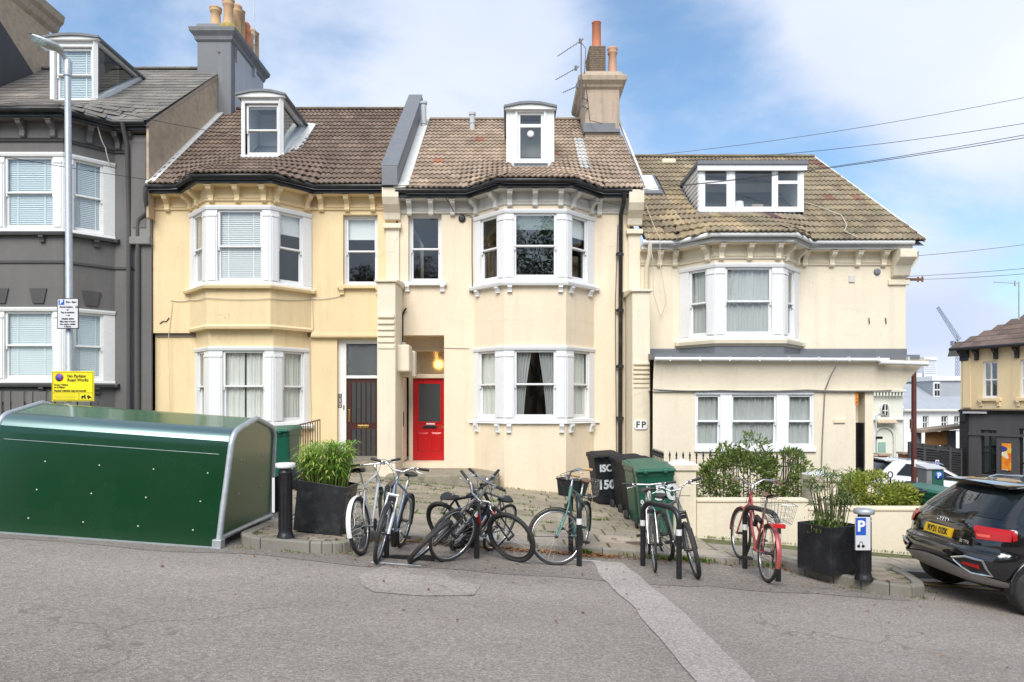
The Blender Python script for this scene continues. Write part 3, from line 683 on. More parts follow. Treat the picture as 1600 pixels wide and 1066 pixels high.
def cornice(par, path, zt, zf, proj, m, corbels, gutm, gr=.06, boards=True, h=.36, bandm=None, dp=.22):
    # zt gutter level, zf frieze moulding level
    b = MB(); b.sweep(path, [(0, zt-.16), (dp, zt-.15), (dp+.03, zt-.10), (proj-.08, zt-.09), (proj-.05, zt-.02), (0, zt)]); b.build('soffit', MT[m], par, bev=.006)
    b = MB(); b.sweep(path, [(0, zf-.07), (.035, zf-.06), (.05, zf-.02), (.075, zf), (0, zf+.015)]); b.build('frieze_moulding', MT[bandm or m], par, bev=.004, seg=1)
    g = offset(path, proj+gr*.6); b = MB()
    b.tube([(x, y, zt+.0) for x, y in g], gr, 10); b.build('gutter', MT[gutm], par)
    b = MB(); b.sweep(offset(path, proj-.06), [(0, zt-.14), (.05, zt-.14), (.05, zt+.05), (0, zt+.05)]); b.build('fascia_board', MT[gutm], par)
    for k, u in corbels:
        b = MB(); corbel(b, Fr(path[k], path[k+1]), u, zt-.155, h=h, d=dp); b.build('corbel', MT[m], par, bev=.008)
def downpipe(par, pts, m, r=.045, clips=()):
    b = MB(); b.tube(pts, r, 12)
    for z in clips: x, y = pts[-1][0], pts[-1][1]; b.tube([(x, y, z-.04), (x, y, z+.04)], r*1.35, 12); b.box(x-.09, x+.09, y+.02, y+.05, z-.03, z+.03)
    b.build('downpipe', MT[m], par)
def cable(par, pts, r=.006, m='wirew', name='cable', sag=0, label=None, cat=None, n=14, group=None):
    P = [Vector(p) for p in pts]; out = []
    for i in range(len(P)-1):
        k = n if sag else 5
        for j in range(k):
            t = j/k; q = P[i].lerp(P[i+1], t); q.z -= sag*4*t*(1-t); out.append(q)
    out.append(P[-1]); b = MB(); b.tube(out, r, 6); return b.build(name, MT[m], par, label=label, cat=cat, group=group)
FY = 16.4; BY = 15.65
def W(px): return PX(px, FY)
# ================================================================== yellow house (152)
H1 = thing('terraced_house', 'yellow rendered house with dark brown tiled roof and mahogany door 152', 'house', (-5.5, FY, -.4), world=True)
p1 = [(-8.36, FY), (-7.50, FY), (-6.79, BY), (-5.37, BY), (-4.68, FY), (-2.70, FY)]
ZE1 = 6.70
segs1 = [Fr(p1[i], p1[i+1]) for i in range(5)]
def fullbay(path, i0, z0, z1): return {i0+k: [(.0005, Fr(path[i0+k], path[i0+k+1]).L-.0005, z0, z1, .02)] for k in range(3)}
up = fullbay(p1, 1, 4.38, 6.14); x0w = -4.68
up[4] = [(W(536)-x0w, W(590)-x0w, 4.49, 6.14, .14)]
house_shell(H1, p1, 3.42, ZE1, up, 'yellow', Zr=10.2)
lp1 = [(-8.36, FY+.10), (-7.42, FY+.10), (-6.80, BY+.16), (-5.36, BY+.16), (-4.76, FY+.10), (-2.70, FY+.10)]
lo = fullbay(lp1, 1, 1.25, 3.02); lo[4] = [(W(525)+4.76, W(593)+4.76, .38, 3.25, .30)]
house_shell(H1, lp1, -1.6, 3.419, lo, 'yellow', sides=False, name='lower_wall')
# apron underside lip and band
b = MB(); b.sweep([p1[0], p1[1]], [(-.2, 3.38), (.0, 3.38), (.0, 3.42), (-.2, 3.419)]); b.sweep(p1[1:5], [(-.25, 3.40), (.02, 3.40), (.035, 3.46), (0, 3.50), (-.25, 3.44)]); b.sweep([p1[4], p1[5]], [(-.2, 3.28), (.0, 3.28), (.012, 3.32), (0, 3.42), (-.2, 3.42)]); b.build('string_course', MT['yellow'], H1, bev=.006)
s = segs1
def uu(k, px, Y=BY): # parameter on a facet by column, front facets only
    return PX(px, Y)-p1[k][0]
bw = bay_window(H1, p1[1:5], 4.38, 6.14, [(.20, .80), (.24, 1.24), (.20, .80)], ['venetian', 'venetian', 'roller'], sillm='yellow', fracs=(.3, .3, .28), splits=(.5, .49, .5))
lf = [Fr(lp1[i], lp1[i+1]) for i in range(1, 4)]
bay_window(H1, lp1[1:5], 1.25, 3.02, [(.16, .62), (.30, 1.25), (.24, .78)], ['net', 'part', 'net'], sillm='white', fm='white')
flat_window(H1, Fr(p1[4], p1[5]), W(536)-x0w, W(590)-x0w, 4.49, 6.14, .12, 'roller', sillm='yellow', frac=.30, split=.50)
cornice(H1, p1, ZE1, 6.30, .30, 'yellow', [(0, .35), (1, .12), (1, .55), (2, .12), (2, .70), (2, 1.29), (3, .12), (3, .88), (4, .25), (4, .85), (4, 1.45)], 'blackgutter', h=.34)
downpipe(H1, [(-8.32, 15.98, ZE1-.05), (-8.33, 16.0, 6.4), (-8.42, 16.25, 6.15), (-8.62, 16.28, 6.0), (-8.66, 16.3, 5.8), (-8.66, 16.3, -.5)], 'greydark', .05)
# door 152
def door_panel(par, fr, u0, u1, z0, z1, o, m, kind):
    b = MB(); fbox(b, fr, u0, u1, o-.05, o, z0, z1); d = b.build('door', MT[m], par, bev=.004); w_ = u1-u0; h = z1-z0
    if kind == 'brown':
        for (za, zb) in ((.46, .95), (.05, .38)):
            for i in range(5):
                a = u0+.10+i*(w_-.20)/5; b = MB(); fbox(b, fr, a+.014, a+(w_-.20)/5-.014, o-.002, o+.004, z0+h*za, z0+h*zb); b.build('door_glass_strip', MT['obscure_d'], d)
                b = MB(); fbox(b, fr, a-.006, a+.006, o, o+.022, z0+h*za, z0+h*zb); b.build('door_rib', MT[m], d)
        b = MB(); fbox(b, fr, u0+w_*.32, u0+w_*.66, o, o+.012, z0+h*.39, z0+h*.43); b.build('letterbox', MT['brass'], d, bev=.004)
        b = MB(); fbox(b, fr, u0+.03, u0+.07, o, o+.01, z0+h*.47, z0+h*.62); b.build('lock_plate', MT['brass'], d, bev=.003)
    else:
        b = MB(); fbox(b, fr, u0+w_*.16, u1-w_*.16, o-.01, o+.006, z0+h*.47, z1-.13); b.build('door_pane', MT['obscure_d'], d)
        for a, c in ((.12, .46), (.54, .88)):
            b = MB(); A = [fr.p(u0+w_*a, o, z0+h*.10), fr.p(u0+w_*c, o, z0+h*.10), fr.p(u0+w_*c, o, z0+h*.34), fr.p(u0+w_*a, o, z0+h*.34)]
            B = [fr.p(u0+w_*(a+.05), o+.022, z0+h*.12), fr.p(u0+w_*(c-.05), o+.022, z0+h*.12), fr.p(u0+w_*(c-.05), o+.022, z0+h*.32), fr.p(u0+w_*(a+.05), o+.022, z0+h*.32)]
            b.hexa(A, B); b.build('door_moulding', MT[m], d, bev=.006)
        b = MB(); 
        for q in ((u0+w_*.15, u0+w_*.17, z0+h*.46, z1-.12), (u1-w_*.17, u1-w_*.15, z0+h*.46, z1-.12)): fbox(b, fr, q[0], q[1], o, o+.015, q[2], q[3])
        fbox(b, fr, u0+w_*.15, u1-w_*.15, o, o+.016, z0+h*.455, z0+h*.47); fbox(b, fr, u0+w_*.15, u1-w_*.15, o, o+.016, z1-.13, z1-.115); b.build('door_bead', MT[m], d)
        b = MB(); fbox(b, fr, u0+w_*.30, u0+w_*.72, o, o+.014, z0+h*.385, z0+h*.425); b.build('letterbox', MT['black'], d, bev=.005)
        b = MB(); fbox(b, fr, u0+w_*.40, u0+w_*.66, o, o+.006, z0+h*.435, z0+h*.462); b.build('door_notice', MT['whitep'], d)
    return d
fr = Fr((W(525), FY+.22), (W(593), FY+.22)); L_ = fr.L
b = MB(); fbox(b, fr, 0, .19, -.07, .02, .38, 3.25); fbox(b, fr, L_-.03, L_, -.07, .02, .38, 3.25); fbox(b, fr, .19, L_-.03, -.07, .018, 3.15, 3.25); fbox(b, fr, .19, L_-.03, -.07, .02, 2.33, 2.40)
df = b.build('door_frame', MT['whiteold'], H1, bev=.008)
b = MB(); fbox(b, fr, .19, L_-.03, -.05, -.035, 2.40, 3.15); b.build('fanlight', MT['obscure'], df)
b = MB(); fbox(b, fr, .19, L_-.03, -.09, -.08, 2.40, 3.15); b.build('fanlight_backing', MT['roomdark'], df)
door_panel(H1, fr, .205, L_-.035, .40, 2.33, -.02, 'browndoor', 'brown')
for i, ch in enumerate('152'):
    z = 1.92-i*.115; b = MB(); fbox(b, fr, .01, .085, .02, .027, z-.05, z+.05); pl = b.build('number_tile', MT['blackp'], H1)
    text(ch, .10, MT['whitep'], pl, faceM(fr.p(.047, .029, z), (1, 0, 0), (0, 0, 1)), ext=.0006, off=.002)
b = MB(); fbox(b, fr, .12, .15, .02, .035, 1.60, 1.70); b.build('doorbell', MT['brass'], H1)
# eave line with bay
e1 = [(-8.5, 16.0), *offset(p1, .36)[1:5], (-2.5, 16.0)]; e1 = [(e1[0][0], 16.04)]+[(x, y) for x, y in offset(p1, .36)[1:5]]+[(-2.5, 16.04)]
sf1 = make_surf(e1, ZE1+.05, 20.3, 10.2, 16.04)
DB = [(.205, .15, .115), (.175, .125, .10), (.24, .18, .14), (.145, .108, .088), (.21, .145, .105)]
roof(H1, sf1, -8.28, -2.95, 19, 'roll', .24, DB, 'brown_roof_tile', (.30, .25, .14), excl=[(-6.66, -5.52, .22, .71)], seed=3)
b = MB()
b.prism([(0, 0), (.22, .02), (.22, .07), (0, .05)], lambda p, t: Vector((-8.36+p[0], 16.05+4.2*t, 6.76+3.45*t+p[1]))if True else 0, 0, 1); b.build('verge_flashing', MT['whiteflash'], H1)
# dormer builder
def dormer(house, x0, x1, yf, z0, z1, surf, peak=.12, over=.10, wall='whiteold', roofm='lead', y_back=None, glasscheek=False, win=None, arched=False):
    yb = y_back; b = MB(); zt = z1
    # cheeks follow the roof slope
    for x, sg in ((x0, 1), (x1, -1)):
        pts = [(yf+.003, z0-.05), (yf+.003, zt), (yb, zt)]; xa, xb = (x, x+.10) if sg > 0 else (x-.10, x)
        if glasscheek and sg < 0:
            continue
        b.prism(pts, lambda p, a: Vector((a, p[0], p[1])), xa, xb)
    fr = Fr((x0, yf), (x1, yf)); L_ = fr.L; u0, u1, za, zb = win
    wallseg(b, fr, z0-.05, zt, [(u0, u1, za, zb, .10)])
    d = b.build('dormer', MT[wall], house, bev=.004)
    xm = (x0+x1)/2; b = MB()
    pr = [(x0-over, zt), (xm-.25, zt+peak*.85), (xm, zt+peak), (xm+.25, zt+peak*.85), (x1+over, zt), (x1+over, zt+.05), (xm+.25, zt+peak*.85+.06), (xm, zt+peak+.06), (xm-.25, zt+peak*.85+.06), (x0-over, zt+.05)]
    b.prism(pr, lambda p, y: Vector((p[0], y, p[1])), yf-.14, yb+.15); b.build('dormer_roof', MT[roofm], d)
    b = MB(); b.prism([(x0-over+.02, zt-.03), (x1+over-.02, zt-.03), (x1+over-.02, zt), (xm+.25, zt+peak*.84), (xm, zt+peak-.004), (xm-.25, zt+peak*.84), (x0-over+.02, zt)], lambda p, y: Vector((p[0], y, p[1])), yf-.10, yf-.004); b.build('dormer_pediment', MT[wall], d, bev=.004)
    b = MB(); fbox(b, fr, u0-.10, u1+.10, 0, .06, za-.07, za-.002); fbox(b, fr, u0-.07, u0-.005, 0, .03, za, zb+.06); fbox(b, fr, u1+.005, u1+.07, 0, .03, za, zb+.06); fbox(b, fr, u0-.004, u1+.004, 0, .028, zb+.002, zb+.06); b.build('architrave', MT[wall], d, bev=.008)
    return d, fr
yf = 17.15; x0, x1 = PX(377, yf), PX(442, yf)
d, fr = dormer(H1, x0, x1, yf, PZ(250, yf), PZ(152, yf), sf1, y_back=19.05, glasscheek=True, win=(.10, x1-x0-.10, PZ(243, yf), PZ(162, yf)), peak=.09)
sash_pair(fr, .11, x1-x0-.11, PZ(242, yf), PZ(163, yf), -.04, d, 'roller', 'whiteold', 'glass', blindfrac=.04)
b = MB(); b.box(x0+.12, x1-.12, yf+.9, yf+.95, PZ(250, yf), PZ(156, yf)); b.build('interior_partition', MT['curtain'], d)
def cheek(d, x, yf, yb, z0, z1, m='whiteold'):
    # glazed triangular cheek: frame bars and a pane
    b = MB(); t = .09
    A, B, C = Vector((x, yf, z0)), Vector((x, yf, z1)), Vector((x, yb, z1))
    for P, Q, r in ((A, B, .07), (B, C, .07), (C, A, .11)): b.tube([P, Q], r, 4, smooth=False)
    b.build('cheek_frame', MT[m], d)
    if m == 'whiteold' and x > -7: g = MB(); g.prism([(yf+.12, z0+.16), (yf+.12, z1-.08), (yb-.28, z1-.08)], lambda p, a: Vector((a, p[0], p[1])), x-.09, x-.085); g.build('cheek_curtain', MT['netback'], d)
    g = MB(); g.prism([(yf+.05, z0+.12), (yf+.05, z1-.05), (yb-.20, z1-.05)], lambda p, a: Vector((a, p[0], p[1])), x-.01, x-.004); g.build('pane', MT['glass'], d)
cheek(d, x1-.05, yf, 19.0, PZ(246, yf), PZ(152, yf))
b = MB(); b.hexa([(x1+.0, yf+.02, PZ(252, yf)), (x1+.26, yf+.02, PZ(254, yf)), (x1+.26, 19.1, 9.27), (x1, 19.1, 9.27)], [(x1+.0, yf+.02, PZ(252, yf)+.10), (x1+.26, yf+.02, PZ(254, yf)+.07), (x1+.26, 19.1, 9.33), (x1, 19.1, 9.36)]); b.build('cheek_flashing', MT['whiteflash'], d)
# cables on yellow front
cable(H1, [(-7.9, FY-.02, 4.1), (-8.0, FY-.02, 3.2), (-7.95, FY+.07, -.3)], .007, 'yellow'); cable(H1, [(-7.95, FY-.02, 4.15), (-7.5, FY-.02, 4.15), (-6.8, BY-.03, 4.1), (-5.37, BY-.03, 4.08), (-4.68, FY-.03, 4.18), (-3.98, FY-.02, 4.25)], .008, 'wirew', sag=.03)
cable(H1, [(-4.66, FY-.03, 6.0), (-4.66, FY-.03, 4.4), (-4.62, FY-.02, 3.5), (-4.74, FY+.06, 3.2), (-4.70, FY+.07, 1.2)], .008, 'wirew')
b = MB(); b.tube([(-8.2, FY-.01, 3.60), (-8.12, FY-.012, 3.66), (-8.05, FY-.01, 3.65), (-7.98, FY-.012, 3.74)], .012, 4); b.build('plaster_crack', MT['greydark'], H1)
# front steps
b = MB(); b.hexa([(-4.35, 15.55, -.3), (-3.0, 15.55, -.3), (-3.0, 16.7, -.3), (-4.35, 16.7, -.3)], [(-4.35, 15.55, .22), (-3.0, 15.55, .20), (-3.0, 16.7, .20), (-4.35, 16.7, .22)]); b.build('step', MT['stone'], H1, bev=.02)
b = MB(); b.box(-4.3, -3.0, 16.0, 16.75, .19, .395); b.build('step', MT['stone'], H1, bev=.02)
room(H1, -8.36, -2.70, [.5, 3.45, 6.6])
# ================================================================== party pier between 152 and 150
def pier(px0, px1, side, ztop, zb, label, m, zg0, zg1, npx):
    Y = 15.4; a, c = PX(px0, Y), PX(px1, Y)
    P = thing('party_pier', label, 'pier', (a, Y, zb), world=True)
    b = MB(); b.box(a, c, Y, FY+.3, zb, ztop); b.build('shaft', MT[m], P, bev=.02)
    b = MB(); b.hexa([(a-.05, Y-.05, ztop), (c+.05, Y-.05, ztop), (c+.05, FY, ztop), (a-.05, FY, ztop)], [(a-.05, Y-.05, ztop+.05), (c+.05, Y-.05, ztop+.05), (c+.05, FY, ztop+.16), (a-.05, FY, ztop+.16)]); b.build('capping', MT[m], P, bev=.012)
    n = 6
    for i in range(n):
        z = zg0+(zg1-zg0)*i/n; b = MB(); d = .02+.045*(i/n); b.box(a+.02, c-.02, Y-d, Y+.01, z, z+(zg1-zg0)/n*.55); b.build('rib', MT[m], P, bev=.006)
    return P
PR1 = pier(589, 618, 0, PZ(441, 15.4), -.6, 'cream pier with ribbed bracket between brown door and red door', 'cream_pale', PZ(545, 15.4), PZ(487, 15.4), 0)
PR2 = pier(988, 1016, 0, PZ(456, 15.4), -1.2, 'cream pier carrying the FP plaque between the middle and right houses', 'cream_pale', PZ(606, 15.4), PZ(563, 15.4), 0)
b = MB(); fp = Fr((0, 15.39), (1, 15.39))
a, c, z0, z1 = PX(991, 15.4), PX(1011, 15.4), PZ(671, 15.4), PZ(657, 15.4)
pts = [(a+.03, z0), (c-.03, z0), (c, z0+.04), (c, z1-.04), (c-.03, z1), (a+.03, z1), (a, z1-.04), (a, z0+.04)]
b.prism(pts, lambda p, y: Vector((p[0], y, p[1])), 15.372, 15.40); pl = b.build('plaque', MT['whitep'], PR2, bev=.004)
text('FP', .19, MT['blackp'], pl, faceM(((a+c)/2, 15.370, (z0+z1)/2), (1, 0, 0), (0, 0, 1)), space=1.35, off=.004)
# upper pilaster brackets
def pilaster(par, a, c, zb, zt, m):
    b = MB(); b.box(a, c, FY-.06, FY+.1, zb, zt-.9); b.build('pilaster', MT[m], par, bev=.01)
    b = MB(); P = [(FY, zt-.75), (FY-.10, zt-.75), (FY-.14, zt-.6), (FY-.30, zt-.45), (FY-.38, zt-.3), (FY-.38, zt), (FY, zt)]; b.prism(P, lambda p, x: Vector((x, p[0], p[1])), a-.03, c+.03); b.build('console', MT[m], par, bev=.015)
    b = MB(); b.box(a-.05, c+.05, FY-.13, FY+.1, zt-.95, zt-.84); b.build('console_band', MT[m], par, bev=.01)
pilaster(PR1, -2.93, -2.62, 4.4, 6.75, 'cream_pale'); pilaster(PR2, 2.70, 2.98, 4.2, 6.62, 'cream_pale')
# parapet wall on roof between 152 and 150
b = MB(); b.prism([(15.95, 6.68), (15.95, 7.12), (20.3, 10.62), (20.6, 10.62), (20.6, 10.0), (20.3, 10.0)], lambda p, x: Vector((x, p[0], p[1])), -2.95, -2.60)
PP = b.build('roof_parapet', MT['lead'], H1, bev=.02)
for i in range(9):
    t = i/9; q0 = Vector((0, 15.95+4.35*t, 7.12+3.5*t)); q1 = Vector((0, 15.95+4.35*(t+.108), 7.12+3.5*(t+.108))); b = MB()
    b.hexa([(-2.97, q0.y, q0.z+.003), (-2.58, q0.y, q0.z+.003), (-2.58, q1.y, q1.z+.003), (-2.97, q1.y, q1.z+.003)], [(-2.97, q0.y, q0.z+.035), (-2.58, q0.y, q0.z+.035), (-2.58, q1.y, q1.z+.035), (-2.97, q1.y, q1.z+.035)]); b.build('coping', MT['lead'], PP, bev=.006)
# ================================================================== middle house (150)
H2 = thing('terraced_house', 'cream middle house with light brown tiled roof and recessed red door', 'house', (.2, FY, -.5), world=True)
p2 = [(-2.66, FY), (-.88, FY), (-.17, BY), (1.20, BY), (1.91, FY), (2.74, FY)]
ZE2 = 6.60
up = fullbay(p2, 1, 4.45, 6.06); up[0] = [(W(638)+2.66, W(690)+2.66, 4.56, 6.18, .14)]
house_shell(H2, p2, 3.6, ZE2, up, 'cream', Zr=9.9)
lo = fullbay(p2, 1, 1.33, 3.02); lo[0] = [(.02, W(694)+2.66, .36, PZ(524, FY), .95)]
house_shell(H2, p2, -1.6, 3.599, lo, 'cream', sides=False, name='lower_wall')
b = MB()
for i in range(5): wallseg(b, Fr(offset(p2, .006)[i], offset(p2, .006)[i+1]), 6.22, ZE2, ())
b.build('frieze', MT['greywhite'], H2)
bay_window(H2, p2[1:5], 4.45, 6.06, [(.22, .80), (.21, 1.16), (.20, .78)], ['none', 'roller', 'roller'], sillm='white', brk=[(0, .15), (0, .85), (1, .12), (1, 1.25), (2, .15), (2, .85)], glass=('glass', 'glass_d', 'glass'), fracs=(.1, .22, .3), fm='white')
bay_window(H2, p2[1:5], 1.33, 3.02, [(.16, .74), (.22, 1.15), (.26, .84)], ['net', 'swag', 'net'], sillm='white', brk=[(0, .12), (0, .85), (1, .10), (1, 1.27), (2, .15), (2, .90)], sillproj=.05, sillh=.05, bh=.19)
flat_window(H2, Fr(p2[0], p2[1]), W(638)+2.66, W(690)+2.66, 4.56, 6.18, .12, 'none', sillm='white')
cornice(H2, p2, ZE2, 6.22, .30, 'greywhite', [(0, .28), (0, .78), (0, 1.28), (1, .12), (1, .80), (2, .12), (2, .68), (2, 1.25), (3, .20), (3, .88), (4, .12)], 'blackgutter', h=.34)
downpipe(H2, [(2.55, 16.0, ZE2-.05), (2.55, 16.05, 6.35), (2.52, 16.30, 6.1), (2.50, 16.30, -.6)], 'blackgutter', .05, clips=(5.2, 3.9, 2.6, 1.4))
cable(H2, [(2.46, 16.36, 5.9), (2.40, 16.36, 4.0), (2.43, 16.36, .5)], .008, 'wire')
MT['frost'] = simple('frosted_glass', (.78, .72, .58), .85); n_ = [n for n in MT['frost'].node_tree.nodes if n.type == 'BSDF_PRINCIPLED'][0]; n_.inputs['Transmission Weight'].default_value = .85; n_.inputs['IOR'].default_value = 1.18; bump(MT['frost'].node_tree, n_, noise_n(MT['frost'].node_tree, 38, 3), .01)
# recessed porch with the red door
x0p, x1p = -2.64, W(694); yd = 17.05
b = MB(); zt = PZ(524, FY)
b.add([(x1p, FY+.94, .36), (x1p, FY+.94, zt), (x1p, yd+.1, zt), (x1p, yd+.1, .36)], [(0, 1, 2, 3)])
b.box(x0p, x1p+.1, FY+.05, yd+.2, .22, .358)
b.build('porch_wall', MT['cream_pale'], H2)
fr = Fr((-2.50, yd), (x1p+.0, yd)); L_ = fr.L
b = MB(); fbox(b, fr, 0, .10, -.08, .02, .36, zt-.25); fbox(b, fr, L_-.02, L_, -.08, .02, .36, zt-.25); fbox(b, fr, .10, L_-.02, -.08, .02, zt-.33, zt-.25); fbox(b, fr, .10, L_-.02, -.08, .05, 2.35, 2.45)
fbox(b, fr, -.2, L_+.05, -.08, .0, zt-.25, zt+.0)
df = b.build('door_frame', MT['cream_pale'], H2, bev=.008)
b = MB()
for i in range(18): fbox(b, fr, .12+i*(L_-.16)/18, .12+(i+.55)*(L_-.16)/18, .05, .062, 2.36, 2.44)
b.build('dentil_strip', MT['cream_pale'], df)
b = MB(); fbox(b, fr, .10, L_-.02, -.05, -.035, 2.45, zt-.33); b.build('fanlight', MT['frost'], df)
b = MB(); fbox(b, fr, .10, L_-.02, -1.6, -1.5, 2.2, zt); b.build('hall_wall', MT['cream'], df)
dr = door_panel(H2, fr, .105, L_-.02, .37, 2.35, -.02, 'reddoor', 'red')
text('150', .085, MT['brass'], dr, faceM(fr.p(L_-.13, -.018, 1.17), (1, 0, 0), (0, 0, 1)), off=.001)
MT['lamp'] = simple('warm_lamp', (1, .55, .16), .5, emit=6)
b = MB(); b.lathe([(.001, -.10), (.06, -.09), (.10, -.03), (.10, .04), (.05, .09), (.001, .10)], (-1.80, yd+.26, 2.70), 12); b.tube([(-1.86, yd+.24, 2.78), (-1.86, yd+.24, 3.1)], .008); b.build('hall_pendant_lamp', MT['lamp'], H2)
# cupboard door and meter boxes on the pier side
b = MB(); b.box(-2.575, -2.535, FY-.05, FY+.55, .40, 2.35); b.build('cupboard_door', MT['cream_pale'], H2, bev=.006)
b = MB(); b.box(-2.535, -2.515, FY-.02, FY+.0, 1.2, 1.55); b.build('cupboard_handle', MT['black'], H2)
for (y0_, y1_, z0_, z1_, xx) in ((15.62, 16.05, 2.45, 3.05, -2.28), (16.12, 16.42, 2.35, 2.95, -2.22)):
    b = MB(); b.box(-2.56, xx, y0_, y1_, z0_, z1_); b.build('meter_box', MT['cream_pale'], H2, bev=.03)
downpipe(H2, [(-2.45, 16.33, 3.95), (-2.50, 16.35, 3.9), (-2.54, 16.33, 3.78), (-2.54, 16.33, 3.1)], 'black', .022)
for i in range(4): cable(H2, [(-2.54+.02*i, 16.3, 3.15), (-2.46+.03*i, 16.05, 3.0)], .012, 'wirew')
# stoop
b = MB(); rp = [(-2.7, 16.5), (-2.7, 15.0), (-.75, 15.0), (-.45, 15.08), (-.30, 15.28), (-.28, 15.6), (-.5, 15.95), (-.95, 16.5)]
b.hexa([(x, y, -.4) for x, y in rp], [(x, y, .21+.02*(y-15)) for x, y in rp]); b.build('stoop', MT['stone'], H2, bev=.03)
e2 = [(-2.9, 16.04)]+offset(p2, .36)[1:5]+[(3.1, 16.04)]
sf2 = make_surf(e2, ZE2+.05, 20.3, 9.9, 16.04)
LB = [(.40, .31, .235), (.35, .265, .20), (.46, .36, .275), (.31, .23, .175), (.38, .28, .195)]
def sp2(x, t, rg):
    if (-.12 < x < .12 and .28 < t < .40): return None
    if (.42 < x < .65 or 1.68 < x < 1.95) and .16 < t < .66: v = rg.uniform(.8, 1); return (.66*v, .65*v, .62*v)
    return (.40, .17, .10) if rg.random() < .012 else None
yf2 = 17.0; dx0, dx1 = PX(791, yf2), PX(866, yf2)
roof(H2, sf2, -2.42, 3.0, 19, 'roll', .24, LB, 'light_brown_roof_tile', (.34, .30, .17), excl=[(dx0, dx1, .18, .66), (1.9, 3.2, .70, 1.01)], seed=5, special=sp2)
b = MB(); b.prism([(0, 0), (.24, .02), (.24, .07), (0, .05)], lambda p, t: Vector((-2.60+p[0], 16.05+4.2*t, 6.66+3.27*t+p[1])), 0, 1); b.build('valley_flashing', MT['whiteflash'], H2)
b = MB(); b.prism([(0, -.03), (-.05, -.03), (-.05, .04), (0, .04)], lambda p, t: Vector((3.08+p[0], 16.05+4.2*t, 6.66+3.27*t+p[1])), 0, 1); b.build('verge_board', MT['whiteflash'], H2)
d, fr = dormer(H2, dx0, dx1, yf2, PZ(264, yf2), PZ(171, yf2), sf2, y_back=18.95, win=(.28, dx1-dx0-.26, PZ(252, yf2), PZ(176, yf2)), peak=.09, over=.06)
wu0, wu1 = .28, dx1-dx0-.26
b = MB(); za, zb = PZ(252, yf2), PZ(176, yf2); zm = PZ(196, yf2)
for q in ((wu0, wu0+.06, za, zb), (wu1-.06, wu1, za, zb)): fbox(b, fr, q[0], q[1], -.08, -.02, q[2], q[3])
for q in ((za, za+.07), (zm-.04, zm+.04), (zb-.05, zb)): fbox(b, fr, wu0+.06, wu1-.06, -.08, -.021, q[0], q[1])
wf = b.build('window', MT['white'], d, bev=.004)
b = MB(); fbox(b, fr, wu0+.05, wu1-.05, -.055, -.05, za+.06, zb-.04); b.build('dormer_pane', MT['glass'], d)
b = MB(); b.lathe([(.001, 0), (.06, 0), (.085, .02), (.085, .04), (.05, .05)], fr.p((wu0+wu1)/2, -.03, (za+zm)/2+.22), 14, M=Matrix.Rotation(R(90), 3, 'X')); b.build('window_fan', MT['whitesign'], d)
b = MB(); b.box(dx0+.12, dx1-.12, yf2+.8, yf2+.85, za-.1, zb+.1); b.build('interior_partition', MT['net'], d)
for px, y0_, y1_ in ((662, 197, 163), (738, 196, 180)):
    Y = 19.6; b = MB(); x = PX(px, Y); b.tube([(x, Y, PZ(y0_, Y)-.2), (x, Y, PZ(y1_, Y))], .075, 12); b.tube([(x, Y, PZ(y1_, Y)), (x, Y, PZ(y1_, Y)+.06)], .10, 12); b.tube([(x, Y, PZ(y0_, Y)+.05), (x, Y, PZ(y0_, Y)+.09)], .09, 12); b.build('flue_pipe', MT['chimwhite'], H2)
b = MB(); b.lathe([(.001, 0), (.085, 0), (.085, .03), (.06, .05), (.045, .05)], (W(722), FY-.001, PZ(342, FY)), 16, M=Matrix.Rotation(R(90), 3, 'X')); b.build('round_vent', MT['black'], H2)
cable(H2, [(-1.55, 16.0, 6.5), (-1.32, FY-.04, 6.15), (-.93, FY-.03, 6.1), (-.93, FY-.03, 5.1), (-.92, FY-.03, 4.3)], .010, 'wire')
cable(H2, [(-1.58, FY-.015, 3.04), (-1.0, FY-.02, 3.03)], .008, 'wirew')
room(H2, -2.62, 2.74, [.3, 3.4, 6.5], y0=18.2)
# ================================================================== chimney stack on the middle house
b = MB(); cx0, cx1, cy0, cy1 = PX(914, 18.9), PX(968, 18.9), 18.9, 20.9
CH = thing('chimney_stack', 'tall weathered brown chimney with a small brick stack and three clay pots', 'chimney', (2.4, 19.5, 8.5), world=True)
z = lambda py, Y=18.9: PZ(py, Y)
b.box(cx0, cx1, cy0, cy1, 7.6, z(133)); b.build('shaft', MT['chimbrown'], CH, bev=.015)
b = MB(); b.box(cx0-.05, cx1-.12, cy0-.03, cy0+.02, z(205), z(193)); b.box(cx0-.04, cx1+.0, cy0-.08, cy1, z(208), z(203)); b.build('apron_flashing', MT['lead'], CH)
P = [(cx0, cy0), (cx1, cy0)]
def ring(name, par, x0, x1, y0, y1, prof, m, bev=.012):
    b = MB(); k = []
    for o, z_ in prof: k.append([(x0-o, y0-o, z_), (x1+o, y0-o, z_), (x1+o, y1+o, z_), (x0-o, y1+o, z_)])
    vs = [p for q in k for p in q]; fs = [(i*4+j, i*4+(j+1) % 4, (i+1)*4+(j+1) % 4, (i+1)*4+j) for i in range(len(k)-1) for j in range(4)]
    fs += [(3, 2, 1, 0), tuple(len(vs)-4+i for i in range(4))]; b.add(vs, fs); return b.build(name, MT[m], par, bev=bev)
ring('cornice', CH, cx0, cx1, cy0, cy1, [(0, z(140)), (.06, z(137)), (.08, z(134)), (.17, z(129)), (.19, z(122)), (.10, z(119)), (.02, z(112)), (-.05, z(110))], 'chimbrown')
bx0, bx1 = PX(921, 19.0), PX(947, 19.0)
bs = MB(); n = 13; zb0, zb1 = z(112), z(67)
